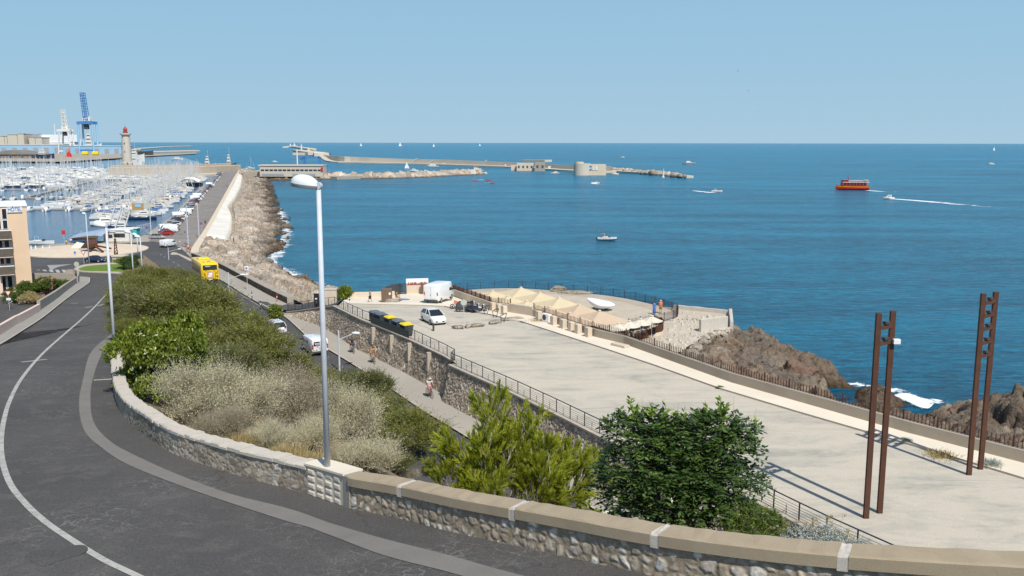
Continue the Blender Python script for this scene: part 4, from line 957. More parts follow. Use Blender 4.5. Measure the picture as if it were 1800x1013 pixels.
fence_run('picket_fence', offset_path(run2, -.17), .55, 2.35, .27, MT['rust'], 'long rusty picket fence standing on the weathered parapet along the sea side of the esplanade', zt2, post_r=.05, pick_r=.022, post_h=.68)
zt0 = lambda x, y: zw(x, y)+.9
p2 = offset_path([par[3], par[4], par[5]], -.2)
fence_run('picket_fence', p2, .55, 2.0, .25, MT['rust'], 'short rusty picket fence above the pale pilasters beside the motorcycles', zt0, post_r=.05, pick_r=.022, post_h=.65)
# round fence of the lower terrace
fz = lambda x, y: PZ+.02
arc = smooth_path([G(x, y, PZ) for x, y in pf_far]+[G(x, y, PZ) for x, y in [(1186, 560), (1165, 566), (1135, 571), (1105, 577)]], 5)
fence_run('terrace_fence', arc, 1.15, 2.2, .24, MT['railing'], 'dark curved picket fence round the lower terrace with the parasols', fz, post_r=.045, pick_r=.018, post_h=1.2, rail_z=(.12,))
# dark fence along the sea behind the white van
sf = [G(x, y, z) for x, y, z in [(791, 516, zw), (810, 519, zw), (840, 528, zw)]]
# railing on the retaining wall: posts, top rail, five bars, short middle bar
def railing(label, path, zf, h=.95, sp=1.83):
    root = empty('railing'); tag(root, label, 'railing'); Q, t = resample(path, .1); L = t[-1]; n = max(1, round(L/sp)); S_ = np.linspace(0, L, n+1); at = lambda s: Vector([np.interp(s, t, Q[:, i]) for i in range(3)])
    mb = MB(); mb.tube([(at(s).x, at(s).y, zf(at(s).x, at(s).y)+h) for s in S_], .035, 6); mb.build('top_rail', MT['railing'], root)
    for s in S_:
        p = at(s); z = zf(p.x, p.y); MB().box((p.x, p.y, z+h/2), (.06, .06, h)).build('post', MT['railing'], root)
    for a, b in zip(S_[:-1], S_[1:]):
        A_, B_ = at(a), at(b); mb = MB()
        for k in range(5): zz = .14+k*.145; mb.tube([(A_.x, A_.y, zf(A_.x, A_.y)+zz), (B_.x, B_.y, zf(B_.x, B_.y)+zz)], .012, 4)
        M_ = at((a+b)/2); zm = zf(M_.x, M_.y); mb.box((M_.x, M_.y, zm+.27), (.03, .03, .5)); mb.build('bar_panel', MT['railing'], root)
    return root
zc_ = lambda x, y: ztw(x, y)+.13
railing('dark railing on the coping of the retaining wall, far stretch beside the bins', offset_path(top[3:9], -.12), zc_)
railing('dark railing on the coping of the retaining wall, long near stretch behind the bushes', offset_path(top[9:], -.12), zc_)
mb = MB(); c8 = top[8]; c9 = top[9]
railing('short dark return railing where the retaining wall steps out', [offset_path(top[3:9], -.12)[-1], offset_path(top[9:], -.12)[0]], zc_, sp=.7)
railing('dark railing along the entrance ramp beside the black panel', offset_path(top[:4], -.12), zc_, h=1.0)
# ============================================================ PLANTS
def unit(v): return v/(np.linalg.norm(v, axis=-1, keepdims=True)+1e-9)
def blades(P, D, L, W, cross=False, rr=rng, fold=0.0):
    """one rhombic leaf per row: base P, direction D, length L, width W"""
    n = len(P); R = unit(rr.normal(size=(n, 3))); Sd = unit(np.cross(D, R)); L = L[:, None]; W = W[:, None]
    a = P; b = P+D*L*.45+Sd*W; c = P+D*L; d = P+D*L*.45-Sd*W
    V = np.stack([a, b, c, d], 1).reshape(-1, 3); Fc = np.arange(n*4).reshape(-1, 4)
    return V, Fc
def sprays(O, D, L, m, bl, bw, spread, droop=0.0, rr=rng, taper=.5):
    """m blades along every spray"""
    n = len(O); u = (np.arange(m)+.5)/m; u = u[None, :, None]*np.ones((n, 1, 1)); u = u+rr.uniform(-.5/m, .5/m, u.shape)
    P = O[:, None]+D[:, None]*L[:, None, None]*u; P[..., 2] -= droop*(u[..., 0]**2)*L[:, None]
    R = unit(rr.normal(size=(n, m, 3))); dd = unit(D[:, None]*(1-spread)+R*spread-np.array([0, 0, droop*.6])*u)
    bl_ = bl*(1-taper*u[..., 0])*rr.uniform(.7, 1.3, (n, m)); bw_ = bw*(1-taper*.6*u[..., 0])*rr.uniform(.7, 1.3, (n, m))
    return blades(P.reshape(-1, 3), dd.reshape(-1, 3), bl_.ravel(), bw_.ravel(), rr=rr)
def sticks(A, B, ra, rb):
    """three-sided tapered twigs, vectorised"""
    n = len(A); D = unit(B-A); R = unit(np.cross(D, np.array([[.3, .2, .93]])+0*D)); Q = np.cross(D, R); V = []
    for (C, r) in ((A, ra), (B, rb)):
        for k in range(3):
            t = 2*math.pi*k/3; V.append(C+(R*math.cos(t)+Q*math.sin(t))*np.reshape(r, (-1, 1)))
    V = np.stack(V, 1).reshape(-1, 3); i = np.arange(n)[:, None]*6
    F4 = np.concatenate([i+np.array([[k, (k+1) % 3, 3+(k+1) % 3, 3+k]]) for k in range(3)], 0)
    return V, F4
def lobes_points(lobes, n, rr, inner=.35):
    vol = np.array([l[3]*l[4] for l in lobes])**1.0; pk = rr.choice(len(lobes), n, p=vol/vol.sum()); d = unit(rr.normal(size=(n, 3))); d[:, 2] = np.where(d[:, 2] < -.35, -d[:, 2]*.5, d[:, 2]); d = unit(d)
    r = inner+(1-inner)*rr.uniform(0, 1, n)**.6; Lb = np.array(lobes)[pk]; C = Lb[:, :3]; S_ = np.stack([Lb[:, 3], Lb[:, 3], Lb[:, 4]], -1)
    return C+d*S_*r[:, None], d, pk, Lb
def make_lobes(rr, R, H, n, base=.25, rl=(.28, .45)):
    out = []
    for i in range(n):
        a = rr.uniform(0, 2*math.pi); q = math.sqrt(rr.uniform(0, 1))*.72; h = base*H+(1-base)*H*rr.uniform(.1, .78)*(1-.45*q**2); l = R*rr.uniform(*rl)
        out.append((R*q*math.cos(a), R*q*math.sin(a), h, l, l*rr.uniform(.6, .85)))
    return out
def shrub(name, fol, twig, rr, R, H, nl, ns, m, L, bl, bw, spread=.6, up=.5, droop=.1, base=.2, part='foliage', bare=300, rl=(.28, .45), lobes=None, inner=.35, twn='branches', trunk_r=.06, jit=.35):
    root = empty(name); lobes = lobes or make_lobes(rr, R, H, nl, base, rl)
    O, d, pk, Lb = lobes_points(lobes, ns, rr, inner); D = unit(d*(1-up)+np.array([0, 0, up])+rr.normal(size=d.shape)*jit); LL = L*rr.uniform(.6, 1.4, ns)*(1+(rr.uniform(size=ns) > .93)*.8)
    V, Fc = sprays(O, D, LL, m, bl, bw, spread, droop, rr)
    np_mesh(part, V, Fc, fol, parent=root)
    A = []; B = []; ra = []; rb = []
    for l in lobes:
        p = np.array([rr.normal()*.1*R, rr.normal()*.1*R, 0.0]); e = np.array(l[:3]); k = 5
        for j in range(k):
            q = e*(j+1)/k+rr.normal(size=3)*.05*R*(j < k-1)*(1); r0 = trunk_r*(1-j/k*.7)
            A.append(p); B.append(q); ra.append(r0); rb.append(trunk_r*(1-(j+1)/k*.7)); p = q
    A = np.array(A); B = np.array(B)
    sel = rr.choice(ns, min(ns, bare), replace=False); cA = Lb[sel, :3]; cB = O[sel]+D[sel]*LL[sel, None]*.8
    A = np.r_[A, cA]; B = np.r_[B, cB]; ra = np.r_[ra, np.full(len(sel), trunk_r*.28)]; rb = np.r_[rb, np.full(len(sel), trunk_r*.06)]
    V, F4 = sticks(A, B, np.array(ra), np.array(rb)); np_mesh(twn, V, F4, twig, parent=root)
    return root
def put(root, loc, rz=0, sc=(1, 1, 1), label=None, cat=None, group=None):
    root.location = loc; root.rotation_euler = (0, 0, rz); root.scale = sc if isinstance(sc, tuple) else (sc, sc, sc)
    tag(root, label, cat, group); return root
def on_slope(px, py, h):
    p = G(px, py, lambda X, Y: zslope_fast(X, Y)+h*.5); return p
# quick slope lookup
_sx = SLV[::3, ::3].reshape(-1, 3)
def zslope_fast(X, Y):
    d = (_sx[:, 0]-X)**2+(_sx[:, 1]-Y)**2; k = int(np.argmin(d)); return float(_sx[k, 2]) if d[k] < 30 else -5.0
# --- tamarisks
tam = [shrub('tamarisk', MT['tamarisk' if k % 2 == 0 else 'tamarisk2'], MT['greytwig'], np.random.default_rng(100+k), 3.0, 4.4, 22, 3100, 12, .95, .24, .026, .40, .5, .22, bare=300, inner=.55, rl=(.18, .32), trunk_r=.07) for k in range(4)]
TM = [ # px, py of crown centre, half width px, squash, kind, label
 (262, 488, 30, .6, 0, 'tamarisk at the far upper tip of the planted bank, above the lawn'),
 (306, 488, 30, .55, 1, 'greyish tamarisk at the far tip of the bank beside the bus'),
 (322, 520, 24, .6, 1, 'small tamarisk leaning to the road just left of the bus'),
 (245, 513, 34, .8, 2, 'yellow-green tamarisk behind the slim lamp posts'),
 (300, 520, 44, .7, 0, 'broad yellow-green tamarisk in the middle of the upper bank'),
 (338, 562, 34, .6, 3, 'dusky tamarisk over the road edge below the bus'),
 (262, 548, 42, .9, 1, 'tamarisk behind the bright green laurel, upper side'),
 (330, 560, 55, .9, 2, 'tamarisk with bare grey twigs right of the bright laurel'),
 (400, 574, 42, .7, 1, 'tamarisk behind the slim road lamp'),
 (380, 600, 60, .85, 0, 'wide tamarisk in the centre of the bank'),
 (462, 600, 33, 1.05, 3, 'upright dark tamarisk half hiding a white car'),
 (432, 630, 58, .8, 2, 'broad tamarisk left of the small white van'),
 (398, 645, 45, .9, 1, 'tamarisk with bare twigs just above the silver bushes'),
 (498, 655, 44, .8, 0, 'tamarisk below the small white van'),
 (552, 672, 38, .7, 2, 'yellowish tamarisk behind the tall lamp pole'),
 (602, 690, 44, .8, 1, 'tamarisk right of the tall lamp pole'),
 (650, 690, 34, 1.15, 3, 'slender taller tamarisk sticking up over the lower road'),
 (650, 735, 50, .8, 0, 'tamarisk right above the silver bush end'),
 (236, 560, 30, .8, 3, 'tamarisk spilling to the kerb just above the bright laurel'),
 (222, 530, 26, .9, 0, 'small yellow-green tamarisk by the kerb beside the slim lamp posts'),
 (226, 552, 26, .9, 1, 'tamarisk hugging the kerb above the start of the parapet'),
 (222, 580, 24, .9, 2, 'tamarisk right at the end of the parapet beside the lamp'),
 (232, 500, 20, .9, 2, 'small tamarisk at the kerb near the lawn corner'),
 (300, 600, 45, .9, 3, 'tamarisk rising right behind the bright laurel'),
 (720, 765, 55, .75, 2, 'tamarisk over the lower road left of the pine'),
 (690, 812, 62, .7, 1, 'low tamarisk behind the coped parapet'),
 (760, 820, 40, .7, 3, 'small dark tamarisk at the foot of the pine')]
proto_used = set()
def place_plant(protos, k, p, zb, half_m, sq, label, cat, group, R=3.0, rz=0.0):
    o = protos[k] if (id(protos), k) not in proto_used else copy_tree(protos[k]); proto_used.add((id(protos), k))
    s = half_m/R; put(o, (p[0], p[1], zb), rz, (s, s, s*sq), label, cat, group); return o
for i, (px, py, hw, sq, k, lab) in enumerate(TM):
    p = on_slope(px, py, 2.4); half = hw*p.y/F; h = half/3.0*sq*4.4*1.2
    p = G(px, py, lambda X, Y: zslope_fast(X, Y)+h*.5)
    place_plant(tam, k, p, zslope_fast(p.x, p.y)-.2, half*1.42, sq*1.0, lab, 'shrub', 'tamarisks on the bank between the roads', rz=i*2.4)
# --- bright green laurel at the parapet start
rr = np.random.default_rng(3)
def leafy(name, fol, twig, rr, lobes, ns, m, bl, bw, R, L=.5, spread=.75, up=.35, droop=.15, shoots=0, **k):
    root = shrub(name, fol, twig, rr, R, 1, 1, ns, m, L, bl, bw, spread, up, droop, lobes=lobes, **k)
    return root
lr = make_lobes(rr, 2.6, 4.2, 26, .12, (.22, .36))
laurel = leafy('laurel_bush', MT['laurel'], MT['greytwig'], rr, lr, 3000, 12, .27, .055, 2.6, L=.34, spread=.75, up=.45, bare=260, trunk_r=.05, inner=.5)
p = G(284, 640, lambda X, Y: zslope_fast(X, Y)+2.1); s = 80*p.y/F/2.6*1.12
put(laurel, (p.x, p.y, zslope_fast(p.x, p.y)-.4), 0, (s*.98, s*.98, s*1.42), 'big bright green leafy bush spilling over the start of the stone parapet', 'bush')
# --- silver saltbushes
sil = [shrub('saltbush', MT['silver2' if k == 2 else 'silver'], MT['greytwig'], np.random.default_rng(200+k), 1.8, 2.2, 24, 3600, 12, .75, .080, .013, .38, .62, .0, bare=900, rl=(.17, .32), trunk_r=.03, base=.12, inner=.45, jit=.4) for k in range(3)]
SV = [(355, 705, 66, 1.05, 0, 'silver-grey saltbush touching the bright green bush'), (430, 705, 66, 1.0, 1, 'second silver-grey saltbush behind the curve of the parapet'), (392, 745, 60, .85, 2, 'low silvery saltbush close behind the parapet coping'),
      (500, 705, 62, 1.1, 2, 'tall straggly silver saltbush with long shoots, left of the lamp pole'), (470, 770, 58, .75, 0, 'low silvery saltbush by the dry grass tuft'), (545, 765, 52, .9, 1, 'silver saltbush immediately left of the tall lamp pole'),
      (612, 742, 56, 1.15, 0, 'silver saltbush immediately right of the tall lamp pole'), (650, 800, 62, .75, 1, 'greyish saltbush behind the block pedestal'), (712, 832, 55, .6, 2, 'low silvery saltbush trailing off behind the concrete coping')]
for i, (px, py, hw, sq, k, lab) in enumerate(SV):
    p = G(px, py, lambda X, Y: zslope_fast(X, Y)+1.0); half = hw*p.y/F; h = half/1.8*sq*2.2; p = G(px, py, lambda X, Y: zslope_fast(X, Y)+h*.5)
    place_plant(sil, k, p, zslope_fast(p.x, p.y)-.15, half*1.2, sq*1.05, lab, 'shrub', 'silver saltbushes behind the parapet', R=1.8, rz=i*1.9)
def tuft(name, mat, rr, R, H, n, w, lean=.5):
    P = np.stack([rr.normal(size=n)*R*.4, rr.normal(size=n)*R*.4, np.zeros(n)], -1); D = unit(np.stack([P[:, 0]/R*lean+rr.normal(size=n)*.3, P[:, 1]/R*lean+rr.normal(size=n)*.3, np.ones(n)], -1)); V, Fc = blades(P, D, H*rr.uniform(.5, 1.1, n), np.full(n, w), rr=rr); return np_mesh(name, V, Fc, mat)
for i, (px, py, r, h, lab) in enumerate([(505, 793, 1.0, .6, 'tuft of dry golden grass behind the parapet, left one of two'), (548, 806, .8, .55, 'tuft of dry golden grass just left of the lamp pole'), (420, 768, .8, .5, 'small dry grass tuft among the silver bushes')]):
    p = G(px, py, lambda X, Y: zslope_fast(X, Y)+.3); o = tuft('dry_grass_tuft', MT['drygrass'], np.random.default_rng(i), r, h, 900, .014); o.location = (p.x, p.y, zslope_fast(p.x, p.y)-.05); tag(o, lab, 'grass tuft')
# --- young pine: whorled ascending branches carrying needle brushes
def pine_tree(rr):
    root = empty('young_pine'); A = []; B = []; ra = []; rb = []; O = []; D = []
    def grow(p, d, L, r, lev):
        n = max(3, int(L/.28)); q = p
        for j in range(n):
            d2 = d+rr.normal(size=3)*.10+np.array([0, 0, .05]); d2 /= np.linalg.norm(d2); q2 = q+d2*L/n; A.append(q); B.append(q2); ra.append(r*(1-j/n*.7)); rb.append(r*(1-(j+1)/n*.7)); d = d2; q = q2
            if lev < 2 and j > n*.15:
                for s in range(2 if lev == 0 else 2):
                    sd = rr.normal(size=3); sd -= sd@d*d; sd /= np.linalg.norm(sd); nd = d*.72+sd*.55+np.array([0, 0, .15]); nd /= np.linalg.norm(nd); grow(q, nd, L*(1-j/n*.55)*rr.uniform(.32, .5), r*.5, lev+1)
            if lev >= 1 and j > n*.3: O.append(q); D.append(d)
        for s in range(3): O.append(q); D.append(d)
    for k, (dx, dy, dz, L) in enumerate([(0, 0, 1, 3.7), (-.22, .05, 1, 3.1), (.2, .1, 1, 3.2), (-.5, .0, .9, 2.9), (.45, 0, .9, 2.7), (.85, -.1, .55, 2.9), (1.0, .0, .35, 3.2), (-.8, .1, .62, 2.6), (.65, .2, .6, 2.9), (-.3, -.5, .8, 2.3), (.3, -.5, .75, 2.3), (1.0, -.15, .2, 2.6), (-.7, -.3, .45, 2.2), (.5, -.4, .5, 2.6), (0, .6, .8, 2.5)]):
        d = np.array([dx, dy, dz], float); d /= np.linalg.norm(d); grow(np.array([dx*.3, dy*.3, .25+.1*k/8]), d, L, .045, 0)
    O = np.array(O); D = np.array(D); n = len(O); print('pine sprays', n)
    keep = rr.choice(n, min(n, 5200), replace=False); O = O[keep]; D = unit(D[keep]+rr.normal(size=(len(keep), 3))*.12)
    V, Fc = sprays(O, D, np.full(len(O), .36), 34, .15, .0075, .27, 0, rr, .15); np_mesh('needles', V, Fc, MT['pine'], parent=root)
    V, F4 = sticks(np.array(A), np.array(B), np.array(ra), np.array(rb)); np_mesh('branches', V, F4, MT['greytwig'], parent=root); return root
pt = pine_tree(np.random.default_rng(12)); p = at_depth(885, 880, 30.0)
put(pt, (p.x, p.y, zslope_fast(p.x, p.y)-.1), .2, (1.0, 1.05, 1.16), 'bright green young pine with upright needle brushes behind the parapet', 'tree')
# --- dark broadleaf bush (compound leaves) right of the pine
def compound_bush(rr, lobes, ns, name='ailanthus_bush', mat=None, bl=.15, bw=.035, L=.5, m=11, up=.25, droop=.45):
    root = empty(name); O, d, pk, Lb = lobes_points(lobes, ns, rr, .55); D = unit(d*.8+np.array([0, 0, up])+rr.normal(size=d.shape)*.3); LL = L*rr.uniform(.6, 1.3, ns)
    # pinnate: leaflets in two ranks
    n = ns; u = np.repeat(((np.arange(m//2)+1)/(m//2))[None], n, 0); R = unit(np.cross(D, np.array([0, 0, 1.0])+0*D)); Pm = O[:, None]+D[:, None]*(LL[:, None]*u)[..., None]; Pm[..., 2] -= droop*u**2*LL[:, None]
    Vs = [];
    for sgn in (-1, 1):
        dd = unit(D[:, None]*.55+R[:, None]*sgn*.8+np.array([0, 0, -.25])+rr.normal(size=(n, m//2, 3))*.18); P = Pm.reshape(-1, 3); dd = dd.reshape(-1, 3); ln = (bl*rr.uniform(.75, 1.2, (n, m//2))).ravel()
        Sd = unit(np.cross(dd, np.array([0, 0, 1.0])+rr.normal(size=dd.shape)*.35)); w_ = bw*ln/bl; a = P; b = P+dd*(ln*.4)[:, None]+Sd*w_[:, None]; c = P+dd*ln[:, None]; e = P+dd*(ln*.4)[:, None]-Sd*w_[:, None]; Vs.append(np.stack([a, b, c, e], 1).reshape(-1, 3))
    V = np.concatenate(Vs); Fc = np.arange(len(V)).reshape(-1, 4); np_mesh('foliage', V, Fc, mat or MT['ash'], parent=root)
    A = []; B = []; ra = []; rb = []
    for l in lobes:
        p = np.zeros(3); e = np.array(l[:3])
        for j in range(4): q = e*(j+1)/4+rr.normal(size=3)*.06; A.append(p); B.append(q); ra.append(.035*(1-j*.2)); rb.append(.035*(1-(j+1)*.2)); p = q
    A = np.r_[np.array(A), O]; B = np.r_[np.array(B), O+D*LL[:, None]*.95-np.array([0, 0, 1])*droop*LL[:, None]*.8]; ra = np.r_[ra, np.full(ns, .004)]; rb = np.r_[rb, np.full(ns, .002)]
    V, F4 = sticks(A, B, np.array(ra), np.array(rb)); np_mesh('branches', V, F4, MT['bark'], parent=root); return root
rr = np.random.default_rng(77)
DB = 24.0
def dlobe(px, py, r, dy=0.0):
    p = at_depth(px, py, DB+dy); return p, r
base = at_depth(1190, 945, DB); bz = 28-11.2
LB = []
for (px, py, r, dy) in [(1110, 770, .62, 0), (1165, 775, .68, .3), (1235, 770, .7, .2), (1285, 790, .5, 0), (1100, 830, .6, -.2), (1170, 835, .75, -.6), (1245, 840, .72, -.5), (1300, 850, .48, -.1), (1105, 885, .55, -.3), (1165, 890, .62, -.7), (1235, 895, .62, -.6), (1285, 900, .45, -.3), (1140, 750, .4, .2), (1262, 755, .42, 0), (1200, 800, .8, .5), (1200, 860, .8, .3), (1295, 770, .35, 0), (1085, 860, .4, 0), (1120, 925, .5, -.2), (1200, 930, .6, -.4)]:
    p = at_depth(px, py, DB+dy); LB.append((p.x-base.x, p.y-base.y, p.z-bz, r, r*.85))
ab = compound_bush(rr, LB, 2500, bl=.165, bw=.038); put(ab, (base.x, base.y, bz), 0, 1.0, 'dense dark green bush with drooping compound leaves rising behind the coping', 'bush')
# light new shoots on its top
def shoot(px0, py0, px1, py1, depth, seed, n=14):
    rr = np.random.default_rng(seed); a = np.array(at_depth(px0, py0, depth)); b = np.array(at_depth(px1, py1, depth)); u = np.linspace(.35, 1, n)[:, None]; P = a+(b-a)*u; ax = unit(b-a); D = unit(rr.normal(size=(n, 3))+ax*.7+np.array([0, 0, .1])); V, Fc = blades(P, D, rr.uniform(.15, .24, n), np.full(n, .04), rr=rr)
    return V-np.array(base)*[1, 1, 0]-[0, 0, bz], sticks((a-np.array([base.x, base.y, bz]))[None], (b-np.array([base.x, base.y, bz]))[None], [.007], [.003])
Vs = []; Ss = []
for i, (x0, y0, x1, y1, n) in enumerate([(1115, 755, 1108, 702, 26), (1118, 760, 1120, 712, 20), (1165, 750, 1170, 715, 12), (1180, 745, 1186, 722, 12), (1230, 745, 1228, 726, 10), (1265, 745, 1266, 703, 24), (1272, 750, 1276, 714, 18), (1300, 765, 1330, 742, 14), (1305, 780, 1322, 757, 12), (1085, 770, 1064, 737, 18), (1080, 780, 1066, 800, 14), (1200, 745, 1203, 722, 10), (1140, 745, 1146, 718, 14), (1245, 745, 1242, 715, 16)]):
    v, s_ = shoot(x0, y0, x1, y1, DB, 300+i, n); Vs.append(v); Ss.append(s_)
V = np.concatenate(Vs); np_mesh('new_shoots', V, np.arange(len(V)).reshape(-1, 4), MT['youngleaf'], parent=ab)
bare = []
for i in range(22):
    x = 1110+i*10+random.uniform(-6, 6); a = at_depth(x, 770, DB+.3); b = at_depth(x+random.uniform(-16, 26), random.uniform(695, 745), DB+.3); bare.append((np.array(a), np.array(b)))
A = np.array([q[0] for q in bare]+[s_[0][0]*0 for s_ in Ss][:0])-np.array([base.x, base.y, bz]); B = np.array([q[1] for q in bare])-np.array([base.x, base.y, bz])
V, F4 = sticks(A, B, np.full(len(A), .006), np.full(len(A), .0025)); np_mesh('bare_twigs', V, F4, MT['greytwig'], parent=ab)
# narrow-leaved bush and silver cineraria with dry flower heads
rr = np.random.default_rng(31); base2 = at_depth(1325, 935, 23.0); b2 = base2.z-.5
LW = [(-.35, 0, .9, .4, .36), (.15, 0, .85, .45, .35), (.5, .1, .6, .35, .3), (-.1, -.3, .6, .4, .35), (-.55, -.1, .5, .35, .35), (.25, -.3, .45, .38, .3)]
wbush = shrub('buddleia_bush', MT['willow'], MT['greytwig'], rr, 1, 1, 1, 520, 12, .32, .15, .016, .55, .15, .55, lobes=LW, bare=120, trunk_r=.02, inner=.5); put(wbush, (base2.x, base2.y, b2), 0, .95, 'yellow-green bush with narrow drooping leaves right of the dark bush', 'bush')
for i, (px, py, r, lab) in enumerate([(1395, 945, .55, 'silvery felted plant between the narrow-leaved bush and the coping'), (1440, 948, .6, 'silvery felted plant with grey-white leaves, middle of its clump'), (1500, 960, .45, 'small silvery plant with dry flower heads at the railing end')]):
    rr = np.random.default_rng(60+i); b = at_depth(px, py+30, 22.5); lobes = [(rr.uniform(-.4, .4), rr.uniform(-.2, .2), .25+rr.uniform(0, .25), .3, .22) for _ in range(7)]
    o = shrub('silver_ragwort', MT['cineraria'], MT['greytwig'], rr, 1, 1, 1, 500, 12, .16, .07, .014, .8, .4, .1, lobes=lobes, bare=200, trunk_r=.012)
    put(o, (b.x, b.y, b.z), 0, r/.55, lab, 'plant')
    st = np.random.default_rng(90+i); n = 16; A = np.stack([st.uniform(-.45, .45, n), st.uniform(-.2, .2, n), np.full(n, .3)], -1); B = A+np.stack([st.uniform(-.15, .25, n), st.uniform(-.1, .1, n), st.uniform(.3, .75, n)], -1); V, F4 = sticks(A, B, np.full(n, .005), np.full(n, .003)); np_mesh('dry_stalks', V, F4, MT['greytwig'], parent=o)
    O = np.repeat(B, 30, 0)+st.normal(size=(n*30, 3))*[.035, .035, .015]; V, Fc = blades(O, unit(st.normal(size=O.shape)), np.full(len(O), .03), np.full(len(O), .01), rr=st); np_mesh('flower_heads', V, Fc, MT['drygrass'], parent=o)
# plants on the esplanade, at the entrance, by the hotel and roundabout
for i, (px, py, r, h, mt, lab) in enumerate([(1655, 803, 1.0, .35, 'drygrass', 'patch of dry grass growing in the walkway gutter between the steel frames'), (1742, 820, .5, .5, 'cineraria', 'grey-green weed growing beside the right-hand steel frame'), (1593, 778, .35, .3, 'cineraria', 'small weed in the gutter where the frame shadow ends'), (1266, 683, .3, .2, 'hedge', 'tiny weed in the walkway gutter'), (945, 566, 1.2, .3, 'drygrass', 'strip of dry grass along the edge of the walkway by the parasols')]):
    p = G(px, py, zt); o = tuft('weed_tuft', MT[mt], np.random.default_rng(i+9), r, h, 500, .02, .9); o.location = (p.x, p.y, p.z+.02); tag(o, lab, 'weed')
def bushy(name, mat, px, py, z, r, h, lab, seed, ns=900, bl=.22, bw=.05, part='foliage', cat='bush'):
    rr = np.random.default_rng(seed); o = shrub(name, mat, MT['bark'], rr, r, h, 12, ns, 8, .3, bl, bw, .7, .4, .05, base=.15, bare=80, trunk_r=.04); p = G(px, py, z); put(o, (p.x, p.y, p.z), seed, 1.0, lab, cat); return o
bushy('olive_shrub', MT['laurel'], 608, 530, 7.9, 1.1, 1.9, 'small leafy tree inside the entrance behind the railing', 401, bl=.3)
bushy('locust_sapling', MT['laurel'], 484, 562, 6.1, 1.1, 2.2, 'bright green sapling at the roadside in front of a white car', 402, bl=.3, cat='tree')
bushy('round_hedge', MT['laurel'], 219, 472, 2.2, 2.6, 2.3, 'rounded clipped bright green bush by the lawn', 403, 1500)
bushy('dark_hedge', MT['ash'], 236, 474, 2.2, 2.6, 3.2, 'dark evergreen bush beside the rounded bright green one', 404, 1500)
bushy('oleander', MT['hedge'], 88, 522, 3.0, 3.0, 3.4, 'pink-flowering oleander behind the curved wall near the hotel', 405, 1600, .3, .06)
bushy('garden_shrub', MT['hedge'], 50, 524, 3.0, 2.8, 2.4, 'green shrub in front of the hotel ground floor', 406, 1400, .3, .06)
bushy('white_flower_shrub', MT['hedge'], 28, 532, 3.0, 1.8, 1.8, 'shrub dotted with white flowers in the hotel garden', 407, 900, .25, .05)
bushy('dry_shrub', MT['drygrass'], 62, 534, 3.0, 2.4, 1.3, 'dry straw-coloured shrub behind the low pink wall', 408, 1100, .3, .03)
for (ow, mt, n, sd_) in (('oleander', 'oleander', 2600, 1), ('white_flower_shrub', 'whiteflower', 500, 2)):
    o = bpy.data.objects[ow]; rr = np.random.default_rng(sd_); R_ = 2.7 if sd_ == 1 else 1.6; H_ = 3.3 if sd_ == 1 else 1.8
    d = unit(rr.normal(size=(n, 3))); d[:, 2] = np.abs(d[:, 2]); P = d*[R_*.9, R_*.9, H_*.95]; cl = fbm(P[:, 0]*1.5+5, P[:, 1]*1.5, 3, 3) > .45; P = P[cl]; V, Fc = blades(P, unit(rr.normal(size=P.shape)), np.full(len(P), .22), np.full(len(P), .08), rr=rr); np_mesh('blossom', V, Fc, MT[mt], parent=o)
# tall dead stems rising from the slope by the silver bushes
# ============================================================ VEHICLES
def wheel_at(parent, x, y, r, w, rim=True):
    mb = MB(); mb.tube([(x, y-w/2, r), (x, y+w/2, r)], r, 20); wo = mb.build('wheel', MT['tyre'], parent)
    if rim:
        sgn = 1 if y > 0 else -1; mb = MB(); mb.tube([(x, y+sgn*(w/2-.01), r), (x, y+sgn*(w/2+.012), r)], [r*.66, r*.6], 14)
        for k in range(5): t = 2*math.pi*k/5; mb.tube([(x, y+sgn*(w/2+.015), r), (x+r*.58*math.cos(t), y+sgn*(w/2+.015), r+r*.58*math.sin(t))], .03, 4)
        mb.build('rim', MT['rim'], wo)
    return wo
def sec(x, zb, zt_, w, rb=.12, rt=.1, inn=.0):
    """rounded body section at station x (half outline mirrored)"""
    h = [(w*.86, zb), (w*.97, zb+rb*.5), (w, zb+rb), (w, zt_-rt*1.3), (w*(.97-inn*.3), zt_-rt*.4), (w*(.86-inn), zt_)]
    return [(x, y, z) for y, z in h]+[(x, -y, z) for y, z in h[::-1]]
